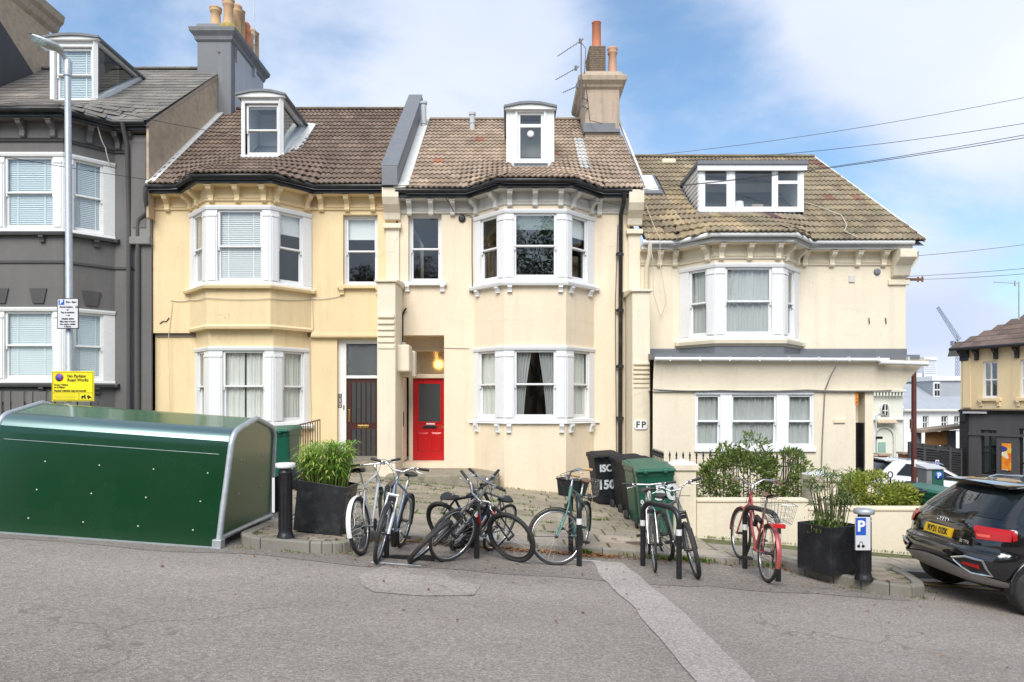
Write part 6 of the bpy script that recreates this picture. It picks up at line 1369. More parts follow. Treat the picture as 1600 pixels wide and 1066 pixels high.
# ================================================================== bicycles
MT['alu'] = mat('bare_aluminium', (.60, .60, .60), .3, 1, var=.15, vs=20)
MT['chrome'] = simple('worn_chrome', (.62, .62, .62), .22, 1)
MT['darkmetal'] = mat('dark_metal', (.05, .048, .046), .4, .6, var=.3, vs=20)
MT['blkplastic'] = simple('black_plastic', (.018, .018, .018), .5)
MT['silverpaint'] = mat('silver_bike_paint', (.62, .63, .64), .3, .25, var=.06, vs=8)
MT['bluegreypaint'] = mat('blue_grey_bike_paint', (.32, .38, .46), .28, .4, var=.06, vs=8)
MT['greenpaint'] = mat('teal_green_bike_paint', (.10, .22, .19), .35, .1, var=.08, vs=8)
MT['redpaint'] = mat('faded_red_bike_paint', (.42, .085, .085), .3, .1, var=.1, vs=8)
MT['whitepaint'] = mat('white_bike_paint', (.66, .64, .60), .3, 0, var=.05, vs=8, dirt=(.4, .1, .06), dirt_amt=.5, ds=6)
MT['greypaint'] = mat('grey_bike_paint', (.22, .23, .22), .35, .3, var=.08, vs=8)
MT['blackpaint'] = mat('black_bike_paint', (.02, .022, .028), .25, .1, var=.1, vs=8)
MT['bluedecal'] = simple('blue_decal', (.03, .16, .50), .35)
MT['brown'] = mat('brown_leather', (.17, .085, .05), .5, var=.2, vs=12)
MT['tan'] = simple('tan_cork_grip', (.50, .32, .17), .7)
MT['orange'] = simple('orange_reflector', (.80, .27, .01), .3)
MT['redrefl'] = simple('red_reflector', (.60, .02, .02), .25)
def torus(b, c, R0, r, n=40, k=8, mi=0, M=None):
    pts = [Vector(c)+Vector((R0*math.cos(6.28319*i/n), 0, R0*math.sin(6.28319*i/n))) for i in range(n)]; b.tube(pts, r, k, mi, closed=True)
def bike(label, rear, front, lean=0, steer=0, frame='silverpaint', tyre=.022, rim='alu', style='city', saddle='blkplastic', grips='blkplastic', fend=None, rfend=None, basket=None, rack=False, fork=None, bars='flat', susp=False, wb=1.04, extra=None, Rw=.335, seat_h=.92, accent=None, pedal_a=30, lift=0):
    rear = Vector(rear); front = Vector(front); d = (front-rear).normalized()
    zr = zg(rear.x, rear.y); fr_ = rear+d*wb; zf = zg(fr_.x, fr_.y) if fr_.y < 9.25 else zp(fr_.x, fr_.y)
    f = Vector((d.x*wb, d.y*wb, zf-zr)).normalized(); side = Vector((0, 0, 1)).cross(f).normalized(); upv = f.cross(side)
    M = Matrix(((f.x, side.x, upv.x, rear.x), (f.y, side.y, upv.y, rear.y), (f.z, side.z, upv.z, zr+lift), (0, 0, 0, 1))) @ Matrix.Rotation(R(lean), 4, 'X')
    T = thing('bicycle', label, 'bicycle', M=M, group='bicycles parked at the cycle stands')
    fk = fork or frame; r0 = Rw
    BB = Vector((.43, 0, .28)); ST = Vector((.27, 0, .80)); HT = Vector((.80, 0, .93)); HB = Vector((.845, 0, .76)); RH = Vector((0, 0, r0)); FH = Vector((wb, 0, r0))
    step = style in ('step',)
    b = MB(); t1 = .017 if style == 'mtb' else .014
    b.tube([BB, ST], t1, 10); b.tube([HT, HB], .021, 10)
    if step:
        b.tube([HB+Vector((-.01, 0, .02)), Vector((.62, 0, .46)), BB], .018, 10); b.tube([HT+Vector((.01, 0, -.05)), Vector((.60, 0, .62)), BB.lerp(ST, .42)], .013, 10)
    else:
        b.tube([HB+Vector((-.005, 0, .02)), BB], t1*1.25, 10); b.tube([ST+Vector((.01, 0, -.06 if style == 'mtb' else -.03)), HT+Vector((.01, 0, -.04))], t1, 10)
    for s in (-1, 1):
        b.tube([BB+Vector((-.03, s*.025, 0)), RH+Vector((.10, s*.05, -.01)), RH+Vector((0, s*.06, 0))], .009, 8); b.tube([ST+Vector((0, s*.015, -.07)), RH+Vector((.08, s*.05, .22)), RH+Vector((0, s*.06, 0))], .008, 8)
    b.tube([BB+Vector((0, -.035, 0)), BB+Vector((0, .035, 0))], .021, 12)
    fo = b.build('frame', MT[frame], T)
    if accent:
        b = MB(); b.tube([BB.lerp(HB, .35), BB.lerp(HB, .62)], t1*1.33, 10); b.tube([BB.lerp(ST, .5), BB.lerp(ST, .7)], t1*1.06, 10); b.build('decal', MT[accent], fo)
    top = Vector((ST.x-.042, 0, seat_h)); b = MB(); b.tube([ST, top], .0125, 8); b.build('seat_post', MT['alu'], T)
    b = MB()
    def sad(u, v):
        a = (v-.5)*math.pi; L0 = .13-.27*u; w_ = .075*(1-u)**.8+.018 if u < .98 else .012; w_ *= min(1, (u+.12)*5)
        return top+Vector((-.13+.27*u, math.sin(a)*w_, .035+.028*math.cos(a)-.012*math.sin(u*3.14)-.0))
    b.grid(sad, 14, 10); b.grid(lambda u, v: sad(u, v)+Vector((0, 0, -.035*math.cos((v-.5)*math.pi)-.006)), 14, 10); b.tube([top+Vector((-.09, 0, .03)), top+Vector((.08, 0, .03))], .02, 6)
    b.build('saddle', MT[saddle], T)
    ax = (HT-HB).normalized(); S = Matrix.Translation(HB) @ Matrix.Rotation(R(steer), 4, ax) @ Matrix.Translation(-HB)
    def wheel(c, M_):
        b = MB(); torus(b, c, r0-tyre, tyre, 44, 8); w_ = b.build('wheel', MT['rubber'], T, M=M_)
        b = MB(); torus(b, c, r0-tyre*2-.006, .0105, 44, 6); b.build('rim', MT[rim], w_)
        b = MB(); n = 28
        for i in range(n):
            a = 6.28319*i/n; a2 = a+(.35 if i % 2 else -.35); s = 1 if i % 4 < 2 else -1; b.tube([c+Vector((.022*math.cos(a2), s*.028, .022*math.sin(a2))), c+Vector(((r0-tyre*2-.01)*math.cos(a), 0, (r0-tyre*2-.01)*math.sin(a)))], .0013, 3, cap=False)
        b.build('spokes', MT['alu'], w_)
        b = MB(); b.tube([c+Vector((0, -.055, 0)), c+Vector((0, .055, 0))], .017, 10); b.tube([c+Vector((0, -.075, 0)), c+Vector((0, .075, 0))], .006, 6); b.build('hub', MT['darkmetal'], w_)
        return w_
    rw = wheel(RH, Matrix.Identity(4)); fw = wheel(FH, S)
    # fork
    b = MB(); cr = HB+(HB-HT).normalized()*.02
    if susp:
        for s in (-1, 1):
            b.tube([cr+Vector((0, s*.055, .0)), (cr+FH)/2+Vector((-.01, s*.058, 0))], .013, 10); b.tube([(cr+FH)/2+Vector((-.01, s*.058, .02)), FH+Vector((0, s*.06, 0))], .020, 10)
        b.tube([cr+Vector((0, -.065, 0)), cr+Vector((0, .065, 0))], .020, 10)
    else:
        for s in (-1, 1): b.tube([cr+Vector((0, s*.02, .01)), cr+Vector((.01, s*.05, -.03)), (cr+FH)/2+Vector((-.015, s*.055, 0)), FH+Vector((0, s*.055, 0))], .0105, 8)
    b.tube([HB, cr], .019, 8); b.build('fork', MT[fk], T, M=S)
    # stem and bars
    st = HT+ax*.09; hb = MB(); gp = []
    if bars == 'flat': bp_ = [Vector((.05, -.32, .02)), Vector((.07, -.14, .01)), Vector((.075, 0, 0)), Vector((.07, .14, .01)), Vector((.05, .32, .02))]
    elif bars == 'riser': bp_ = [Vector((.02, -.33, .07)), Vector((.05, -.14, .06)), Vector((.07, -.06, 0)), Vector((.07, .06, 0)), Vector((.05, .14, .06)), Vector((.02, .33, .07))]
    elif bars == 'swept': bp_ = [Vector((-.17, -.29, .06)), Vector((-.05, -.27, .08)), Vector((.05, -.15, .07)), Vector((.06, -.04, 0)), Vector((.06, .04, 0)), Vector((.05, .15, .07)), Vector((-.05, .27, .08)), Vector((-.17, .29, .06))]
    pts = [st+p for p in bp_]; hb.tube([HT, st, st+Vector((.07, 0, .0))], .014, 8); hb.tube(pts, .0115, 8); h_ = hb.build('handlebar', MT['alu' if frame != 'blackpaint' else 'darkmetal'], T, M=S)
    for e, e2 in ((pts[0], pts[1]), (pts[-1], pts[-2])):
        dd = (e2-e).normalized(); b = MB(); b.tube([e-dd*.005, e+dd*.12], .0165, 10); b.build('grip', MT[grips], h_)
        q = e+dd*.15; b = MB(); b.tube([q+Vector((.01, 0, -.01)), q-dd*.03+Vector((.045, 0, -.03)), q-dd*.10+Vector((.055, 0, -.045))], .005, 6); b.box(q.x-.015, q.x+.02, q.y-.015, q.y+.015, q.z-.03, q.z+.012); b.build('brake_lever', MT['alu'], h_)
        b = MB(); b.tube([q+Vector((.03, 0, 0)), st+Vector((.17, (q.y-st.y)*.4, .05)), st+Vector((.12, 0, -.12)), HB+Vector((.04, .03*(1 if e.y > 0 else -1), .0))], .0035, 5); b.build('brake_cable', MT['blkplastic'], h_)
    # brakes, cranks, chain
    b = MB(); b.box(cr.x+.02, cr.x+.05, -.04, .04, r0*2+.005, r0*2+.05); b.build('front_brake', MT['darkmetal'], T, M=S)
    b = MB(); b.lathe([(.001, -.003), (.085, -.003), (.09, 0), (.085, .003), (.001, .003)], BB+Vector((0, -.05, 0)), 24, M=Matrix.Rotation(R(90), 3, 'X')); ck = b.build('chainring', MT['darkmetal'], T)
    for s, a in ((-1, pedal_a), (1, pedal_a+180)):
        e = BB+Vector((.17*math.cos(R(a)), s*.075, .17*math.sin(R(a)))); b = MB(); b.tube([BB+Vector((0, s*.06, 0)), e], [.012, .009], 8); b.build('crank', MT['alu'], T)
        b = MB()
        for yy_ in (.02, .09): b.box(e.x-.045, e.x+.045, e.y+s*yy_-.006, e.y+s*yy_+.006, e.z-.011, e.z+.011)
        for xx in (-.04, .04): b.box(e.x+xx-.006, e.x+xx+.006, min(e.y+s*.02, e.y+s*.09)+.005, max(e.y+s*.02, e.y+s*.09)-.005, e.z-.010, e.z+.010)
        b.tube([e, e+Vector((0, s*.10, 0))], .008, 6); b.build('pedal', MT['blkplastic'], T)
    b = MB(); b.tube([BB+Vector((0, -.05, .085)), RH+Vector((0, -.05, .045))], .004, 4); b.tube([BB+Vector((0, -.05, -.085)), RH+Vector((.03, -.05, -.10)), RH+Vector((.02, -.05, -.05))], .004, 4); b.lathe([(.02, -.012), (.045, -.008), (.03, .012)], RH+Vector((0, -.045, 0)), 14, M=Matrix.Rotation(R(90), 3, 'X')); b.tube([RH+Vector((0, -.065, -.02)), RH+Vector((.02, -.065, -.11))], .010, 6); b.build('chain', MT['darkmetal'], T)
    def mud(c, a0, a1, m, M_):
        def g(u, v): a = R(a0+(a1-a0)*u); rr = r0+.018-.012*abs(v-.5)*2; return c+Vector((rr*math.cos(a), (v-.5)*.055, rr*math.sin(a)))
        b = MB(); b.grid(g, 20, 4); b.grid(lambda u, v: g(u, v)*1.0+Vector((0, 0, .0015)), 20, 4)
        a = R(a0+(a1-a0)*.92)
        for s in (-1, 1): b.tube([c+Vector((0, s*.06, 0)), c+Vector(((r0+.015)*math.cos(a), s*.025, (r0+.015)*math.sin(a)))], .0025, 4)
        b.build('mudguard', MT[m], T, M=M_)
    if rfend: mud(RH, 45, 195, rfend, Matrix.Identity(4))
    if fend: mud(FH, 120, -5, fend, S)
    if rack:
        b = MB(); z_ = r0*2+.06
        for s in (-1, 1): b.tube([ST+Vector((-.03, s*.03, -.05)), Vector((.10, s*.06, z_)), Vector((-.22, s*.06, z_))], .005, 6); b.tube([RH+Vector((0, s*.065, 0)), Vector((-.04, s*.06, z_))], .005, 6)
        b.tube([Vector((-.22, -.06, z_)), Vector((-.22, .06, z_))], .005, 6); b.build('rack', MT['darkmetal'], T)
    def wire_basket(c, lx_, ly_, h, par, M_, m='chrome', solid=False):
        b = MB()
        def rect(k, z_): e = k; return [Vector((c.x-lx_/2*e, c.y-ly_/2*e, z_)), Vector((c.x+lx_/2*e, c.y-ly_/2*e, z_)), Vector((c.x+lx_/2*e, c.y+ly_/2*e, z_)), Vector((c.x-lx_/2*e, c.y+ly_/2*e, z_))]
        lo, hi = rect(.8, c.z), rect(1, c.z+h)
        if solid:
            b.hexa(lo, hi)
            li, hh = rect(.76, c.z+.02), rect(.96, c.z+h+.002)
            b.build('basket', MT[m], par, M=M_, bev=.01); b = MB(); b.add(hi+hh, [(i, (i+1) % 4, 4+(i+1) % 4, 4+i) for i in range(4)]); b.tube(hi+[hi[0]], .012, 6); b.build('basket_rim', MT[m], par, M=M_); return
        for t, rr in ((0, .003), (.33, .0018), (.66, .0018), (1, .0045)):
            q = [a.lerp(z_, t) for a, z_ in zip(lo, hi)]; b.tube(q+[q[0]], rr, 4)
        for i in range(4):
            for k in range(7): t = k/7; b.tube([lo[i].lerp(lo[(i+1) % 4], t), hi[i].lerp(hi[(i+1) % 4], t)], .002, 4)
        for k in range(1, 7): t = k/7; b.tube([lo[0].lerp(lo[1], t), lo[3].lerp(lo[2], t)], .0018, 4)
        b.build('basket', MT[m], par, M=M_)
    if basket == 'rear': wire_basket(Vector((-.10, -.02, r0*2+.075)), .36, .30, .22, T, Matrix.Identity(4))
    if extra == 'crate': wire_basket(Vector((-.02, -.20, .72)), .30, .38, .22, T, Matrix.Identity(4), 'blkplastic', True)
    if basket == 'front_black': wire_basket(Vector((HT.x+.26, 0, HT.z-.10)), .26, .36, .22, T, S, 'blkplastic', True)
    if extra == 'cover':
        b = MB(); b.grid(lambda u, v: sad(u, v)*1.0+Vector((0, 0, .01+.006*noise.noise(Vector((u*9, v*9, 0))))), 16, 12); b.build('saddle_cover', MT['blkplastic'], T)
    if extra == 'redlight': b = MB(); b.box(-.26, -.235, -.07, .07, r0*2+.02, r0*2+.07); b.build('rear_light', MT['redrefl'], T, bev=.008); b = MB(); b.tube([BB+Vector((-.02, .05, .30)), BB+Vector((-.12, .07, .42)), BB+Vector((-.24, .05, .38))], .03, 8); b.build('lock', MT['blkplastic'], T)
    if extra == 'bell': b = MB(); b.lathe([(.001, 0), (.03, .0), (.028, .02), (.001, .03)], st+Vector((.05, .08, .01)), 10); b.build('bell', MT['chrome'], h_); 
    return T
g = lambda px, py: G(px, py)
P1 = g(566, 868); bike('silver bicycle with white rear mudguard and black saddle cover', P1, (P1[0]+.13, P1[1]+1.0), lean=-7, steer=6, frame='silverpaint', rfend='mudwhite', fend='blkplastic', extra='cover', seat_h=.93, rack=True, bars='flat')
P2 = g(590, 879); bike('silver blue bicycle with suspension fork facing the road', (P2[0]+.09, P2[1]+1.0), P2, lean=-10, steer=6, frame='bluegreypaint', fork='silverpaint', susp=True, tyre=.024, rfend='blkplastic', seat_h=.90, style='mtb', bars='riser', fend='blkplastic')
P3 = g(640, 877); bike('mountain bicycle with blue decals leaning far over towards the hoop stand', (P3[0]+.42, P3[1]+.95), (P3[0]+.03, P3[1]), lean=-42, steer=8, frame='greypaint', fork='darkmetal', susp=True, tyre=.027, style='mtb', bars='riser', accent='bluedecal', seat_h=.74, pedal_a=-40)
P4 = g(694, 878); bike('dark road bicycle with bright rims tilted against the hoop stand', (P4[0]+.50, P4[1]+.9), P4, lean=-24, steer=-16, frame='greypaint', fork='darkmetal', tyre=.017, style='city', bars='flat', seat_h=.72, rim='chrome', accent='redrefl')
P5 = g(803, 877); bike('black mountain bicycle with its big front wheel turned out to the right', (P5[0]-.78, P5[1]+.62), P5, lean=23, steer=4, frame='blackpaint', fork='blackpaint', susp=False, tyre=.026, style='mtb', bars='flat', accent='bluedecal', seat_h=.74, extra='bell', rim='darkmetal')
P6 = g(872, 884); bike('teal green bicycle with tan grips brown saddle and wire rear basket', (P6[0]+.36, P6[1]+.98), P6, lean=-5, steer=-62, frame='greenpaint', tyre=.016, style='city', saddle='brown', grips='tan', basket='rear', rack=True, bars='swept', fend='blkplastic', rfend='blkplastic', rim='chrome', seat_h=.93, extra='crate')
P7 = g(1023, 893); bike('white road bicycle with narrow wheels facing the road', (P7[0]+.12, P7[1]+1.0), P7, lean=3, steer=0, frame='whitepaint', fork='chrome', tyre=.015, style='city', bars='flat', seat_h=.86, rim='chrome')
P8 = g(1088, 902); bike('grey mountain bicycle with knobbly tyres leaning to the hoop stand', (P8[0]-.10, P8[1]+1.0), P8, lean=10, steer=-10, frame='greypaint', fork='darkmetal', susp=True, tyre=.027, style='mtb', bars='riser', seat_h=.84)
P9 = g(1196, 909); bike('red bicycle with brown saddle and wire basket over its rear wheel', P9, (P9[0]+.02, P9[1]+1.0), lean=5, steer=4, frame='redpaint', tyre=.019, style='step', saddle='brown', grips='brown', basket='rear', rack=True, bars='swept', fend='redpaint', rfend='redpaint', extra='redlight', rim='chrome', seat_h=.95)
# black crate basket by the green bicycle
# ================================================================== cars
MT['carblack'] = simple('black_car_paint', (.006, .006, .007), .08); 
m = MT['carblack']; [n for n in m.node_tree.nodes if n.type == 'BSDF_PRINCIPLED'][0].inputs['Coat Weight'].default_value = 1
MT['carsilver'] = simple('silver_car_paint', (.58, .61, .64), .22, .3); MT['carwhite'] = simple('white_car_paint', (.75, .76, .76), .15)
MT['carglass'] = simple('tinted_car_glass', (.012, .015, .016), .03); MT['redlens'] = simple('red_lamp_lens', (.45, .010, .010), .08); MT['redlens2'] = simple('pale_red_lens', (.75, .10, .07), .1)
MT['carchrome'] = simple('satin_chrome', (.72, .72, .72), .18, 1); MT['bumpersilver'] = mat('grey_bumper_insert', (.33, .31, .29), .45, .2, var=.12, vs=8); MT['plateyellow'] = simple('yellow_number_plate', (.80, .50, .01), .35)
def lerpt(tab, z_):
    if z_ <= tab[0][0]: return tab[0][1:]
    for a, c in zip(tab, tab[1:]):
        if z_ <= c[0]: t = (z_-a[0])/(c[0]-a[0]); t2 = t; return tuple(p+(q-p)*t2 for p, q in zip(a[1:], c[1:]))
    return tab[-1][1:]
# z, rear x, front x, half width, corner softness
CT = [(.24, .30, 3.95, .72, .30), (.34, .08, 4.10, .84, .30), (.46, -.02, 4.17, .885, .30), (.58, -.05, 4.19, .90, .30), (.67, -.03, 4.19, .90, .30), (.72, .03, 4.17, .895, .28), (.80, .04, 4.12, .895, .26), (.93, .07, 4.02, .885, .25), (1.00, .12, 3.75, .86, .24), (1.05, .16, 3.12, .81, .22), (1.10, .20, 3.05, .78, .20), (1.25, .34, 2.72, .71, .20), (1.38, .47, 2.42, .645, .20), (1.44, .50, 2.20, .615, .2), (1.475, .56, 2.0, .58, .2), (1.50, .80, 1.80, .50, .2), (1.508, 1.0, 1.6, .35, .2)]

def rear_x(z_, y): xr_, xf, w_, s = lerpt(CT, z_); return xr_+s*.9*min(1, abs(y)/w_)**4.5
def car(label, M, paint, group=None, detail=True):
    T = thing('parked_car', label, 'car', M=M, group=group)
    b = MB(); N_ = 0; rings = []
    zs_ = [.24, .29, .34, .40, .46, .52, .58, .63, .67, .70, .72, .76, .80, .87, .93, .97, 1.0, 1.025, 1.05, 1.10, 1.18, 1.25, 1.32, 1.38, 1.42, 1.44, 1.46, 1.475, 1.488, 1.50, 1.508]
    ny, nx = 20, 26
    for z_ in zs_:
        xr_, xf, w_, s = lerpt(CT, z_); rg_ = []
        for i in range(ny+1): y = -w_+2*w_*i/ny; rg_.append((xr_+s*.9*(abs(y)/w_)**4.5, y, z_))
        x0_, x1_ = xr_+s*.9, xf-.45
        for i in range(1, nx): t = i/nx; rg_.append((x0_+(x1_-x0_)*t, w_+.012*math.sin(math.pi*t) - .02*max(0, t-.8)*5*.3, z_))
        for i in range(ny+1): y = w_-2*w_*i/ny; rg_.append((xf-.45*(abs(y)/w_)**2.6, y, z_))
        for i in range(1, nx): t = 1-i/nx; rg_.append((x0_+(x1_-x0_)*t, -w_-.012*math.sin(math.pi*t), z_))
        rings.append(rg_)
    k = len(rings[0]); vs = [p for q in rings for p in q]; nr = len(rings)
    b.add(vs, [(i*k+j, i*k+(j+1) % k, (i+1)*k+(j+1) % k, (i+1)*k+j) for i in range(nr-1) for j in range(k)]+[tuple(range(k))[::-1], tuple((nr-1)*k+i for i in range(k))], 0, True)
    body = b.build('body', [MT[paint], MT['blkplastic']], T)
    # wheel arches cut out of the shell
    for xw in (.68, 3.28):
        c = MB(); c.lathe([(.375, -1.2), (.375, 1.2)], (xw, 0, .335), 40, M=Matrix.Rotation(R(90), 3, 'X'), smooth=False, mi=0)
        cu = c.build('arch_cutter', [MT['blkplastic']]); md = body.modifiers.new('arch', 'BOOLEAN'); md.operation = 'DIFFERENCE'; md.object = cu; md.solver = 'FAST'
        dg = bpy.context.evaluated_depsgraph_get(); me = bpy.data.meshes.new_from_object(body.evaluated_get(dg)); body.modifiers.clear(); body.data = me; bpy.data.objects.remove(cu)
    def strip_(z0_, z1_, ya_, yb_, m_, name, off=.008, nz_=8, nyy=14, fn=None):
        b = MB()
        def g_(u, v):
            z_ = z0_+(z1_-z0_)*v; y = ya_+(yb_-ya_)*u
            if fn: y, z_ = fn(u, v)
            xr_, xf, w_, s = lerpt(CT, z_); y = max(-w_*.995, min(w_*.995, y)); return Vector((rear_x(z_, y)-off, y, z_))
        b.grid(g_, nyy, nz_); b.grid(lambda u, v: g_(u, v)+Vector((off*.8, 0, 0)), nyy, nz_); return b.build(name, MT[m_], T)
    # glasshouse
    strip_(1.075, 1.415, -.66, .66, 'carglass', 'rear_window', .006, 10, 20, fn=lambda u, v: ((2*u-1)*(.70-.12*v), 1.075+.34*v))
    for s in (-1, 1):
        b = MB()
        def sg(u, v, s=s):
            z_ = 1.06+.35*v; xr_, xf, w_, q = lerpt(CT, z_); x0_ = xr_+.50; x1_ = xf-.52; x = x0_+(x1_-x0_)*u; return Vector((x, s*(w_+.018), z_))
        b.grid(sg, 16, 8); b.build('side_window', MT['carglass'], T)
        b = MB(); b.tube([sg(u/16, 0)+Vector((0, s*.004, -.01)) for u in range(17)], .008, 6); b.build('window_trim', MT['carchrome'], T)
        b = MB(); b.tube([Vector((1.0, s*.60, 1.49)), Vector((1.1, s*.60, 1.525)), Vector((2.0, s*.57, 1.525)), Vector((2.1, s*.57, 1.49))], .012, 6); b.build('roof_rail', MT['carchrome'], T)
        b = MB()
        for q in (1.62, 2.40): b.tube([Vector((q, s*.80, 1.04)), Vector((q, s*.90, .95)), Vector((q-.02, s*.912, .5)), Vector((q, s*.90, .35))], .003, 4)
        b.build('door_gap', MT['blkplastic'], T)
        b = MB(); b.box(2.55, 2.72, s*.86 if s > 0 else -1.02, 1.02 if s > 0 else -.86, .98, 1.10); b.build('door_mirror', MT[paint], T, bev=.03)
        b = MB(); b.tube([Vector((.68+.39*math.cos(R(a)), s*(.905), .335+.39*math.sin(R(a)))) for a in range(-12, 193, 10)], .022, 6); b.build('arch_trim', MT[paint], T)
    b = MB()
    def ws(u, v): z_ = 1.07+.34*v; xr_, xf, w_, q = lerpt(CT, z_); y = (2*u-1)*(w_-.1); return Vector((xf-.45*(abs(y)/w_)**2.6+.01, y, z_))
    b.grid(ws, 14, 8); b.build('windscreen', MT['carglass'], T)
    # spoiler
    b = MB(); P = []
    def sp_(u, v): y = (2*u-1)*.60; return Vector((.40+.35*v+.10*abs(2*u-1)**3, y, 1.462+.035*math.sin(v*1.6)-.02*abs(2*u-1)**2))
    b.grid(sp_, 16, 4); b.grid(lambda u, v: sp_(u, v)+Vector((.01, 0, -.035)), 16, 4)
    b.prism([(.40, 1.46), (.42, 1.425), (.75, 1.45), (.75, 1.49)], lambda p, a: Vector((p[0]+.02, a, p[1]-.005)), -.55, .55); b.build('spoiler', MT[paint], T)
    # wheels
    for xw in (.68, 3.28):
        for s in (-1, 1):
            c = Vector((xw, s*.79, .335)); b = MB(); q = Matrix.Rotation(R(-90*s), 3, 'X')
            b.lathe([(.21, -.10), (.30, -.11), (.330, -.095), (.337, -.06), (.338, 0), (.337, .06), (.330, .095), (.30, .112), (.235, .105), (.228, .09)], c, 40, M=q); w_ = b.build('wheel', MT['rubber'], T)
            b = MB(); b.lathe([(.228, .085), (.24, .10), (.225, .105), (.205, .07), (.20, -.05), (.001, -.05)], c, 40, M=q); b.build('rim', MT['darkmetal'], w_)
            b = MB()
            for i in range(5):
                for da in (-.16, .16):
                    a = 6.283*i/5+da; a0_ = 6.283*i/5+da*.5
                    p0_ = q @ Vector((.03*math.cos(a0_), .03*math.sin(a0_), .075)); p1_ = q @ Vector((.222*math.cos(a), .222*math.sin(a), .098)); b.tube([c+p0_, c+p1_], [.020, .015], 4, smooth=False)
            b.lathe([(.05, .06), (.05, .095), (.001, .10)], c, 16, M=q); b.lathe([(.232, .098), (.228, .108), (.215, .104)], c, 40, M=q); b.build('spokes', MT['alu'], w_)
    b = MB(); b.box(.55, 3.8, -.66, .66, .20, .30); b.build('underbody', MT['blkplastic'], T)
    if detail:
        # tailgate features
        for s in (-1, 1):
            def lf(u, v, s=s):
                z_ = .83+.02*u+(.145-.015*u)*v; ym = .52+.10*(1-v); y = ym+(.88-ym)*min(1, u*1.0); return (s*y, z_)
            strip_(0, 0, 0, 0, 'redlens', 'tail_lamp', .016, 6, 14, fn=lf)
            def lf2(u, v, s=s): y, z_ = lf(.06+.45*u, .18+.22*v); return (y, z_)
            strip_(0, 0, 0, 0, 'redlens2', 'lamp_strip', .020, 3, 8, fn=lf2)
            b = MB()
            def sw(u, v, s=s): x = .27+.05*u; z_ = .86+.02*u+(.115-.04*u)*v; w_ = lerpt(CT, z_)[2]; return Vector((x, s*(w_+.012), z_))
            b.grid(sw, 6, 5); b.build('tail_lamp', MT['redlens'], T)
            # fog lamp surround
            hexp = [(.42, .56), (.60, .61), (.76, .60), (.80, .44), (.62, .43), (.46, .53)]
            def P3_(y, z_, off): return Vector((rear_x(z_, y)-off, s*y, z_))
            b = MB(); hx = [P3_(y, z_, .022) for y, z_ in hexp]; pts = []
            for i in range(6):
                for t in (0, .5): y = hexp[i][0]*(1-t)+hexp[(i+1) % 6][0]*t; z_ = hexp[i][1]*(1-t)+hexp[(i+1) % 6][1]*t; pts.append(P3_(y, z_, .020))
            b.tube(pts, .014, 6, closed=True, smooth=False); b.build('lamp_surround', MT['carchrome'], T)
            b = MB(); cy, cz = .63, .53; b.add([P3_(cy, cz, .016)]+[p+Vector((.004, 0, 0)) for p in pts], [(0, 1+i, 1+(i+1) % 12) for i in range(12)]); b.build('vent_grille', MT['blkplastic'], T)
            b = MB(); b.hexa([P3_(.56, .515, .030), P3_(.72, .50, .030), P3_(.72, .50, .014), P3_(.56, .515, .014)], [P3_(.57, .545, .030), P3_(.72, .54, .030), P3_(.72, .54, .014), P3_(.57, .545, .014)]); b.build('fog_reflector', MT['redlens'], T)
        strip_(0, 0, 0, 0, 'bumpersilver', 'bumper_insert', .020, 5, 20, fn=lambda u, v: ((2*u-1)*(.86-.20*abs(2*u-1)**1*0), .285+(.23-.15*abs(2*u-1)**1.6)*v+.02*abs(2*u-1)))
        strip_(.675, .685, -.82, .82, 'blkplastic', 'bumper_seam', .006, 1, 20)
        strip_(.735, .742, -.55, .55, 'blkplastic', 'tailgate_seam', .006, 1, 12)
        strip_(0, 0, 0, 0, 'plateyellow', 'number_plate', .022, 2, 6, fn=lambda u, v: (-.26+.52*u, .765+.112*v))
        q = faceM((rear_x(.82, 0)-.027, 0, .820), (0, -1, 0), (.05, 0, 1)); text('RY21 DZK', .105, MT['blackp'], T, q, name='plate_lettering', off=.003, sx=.80)
        # four rings
        for i in range(4):
            b = MB(); n_ = 20; cy = (i-1.5)*-.048; pts = [Vector((rear_x(.975, cy)-.024+.12*math.sin(6.283*j/n_)*.033, cy+.031*math.cos(6.283*j/n_), .955+.031*math.sin(6.283*j/n_))) for j in range(n_)]; b.tube(pts, .0048, 6, closed=True); b.build('ring_emblem', MT['carchrome'], T)
        text('30 TFSI', .055, MT['carchrome'], T, faceM((rear_x(.79, .47)-.016, -.47, .765), (0, -1, .0), (.05, 0, 1)), name='badge', off=.001)
        text('Q2', .055, MT['carchrome'], T, faceM((rear_x(.79, .55)-.016, .55, .765), (0, -1, .0), (.05, 0, 1)), name='badge', off=.001)
        b = MB(); b.tube([Vector((.175, .05, 1.06)), Vector((.20, .0, 1.10)), Vector((.26, .33, 1.115))], [.018, .012, .006], 6); b.box(.15, .20, -.0, .10, 1.04, 1.075); b.build('rear_wiper', MT['blkplastic'], T, bev=.004)
        b = MB(); b.hexa([Vector((.95, -.012, 1.50)), Vector((1.15, -.012, 1.505)), Vector((1.15, .012, 1.505)), Vector((.95, .012, 1.50))], [Vector((1.0, -.006, 1.57)), Vector((1.03, -.006, 1.575)), Vector((1.03, .006, 1.575)), Vector((1.0, .006, 1.57))]); b.build('roof_antenna', MT[paint], T, bev=.004)
    return T
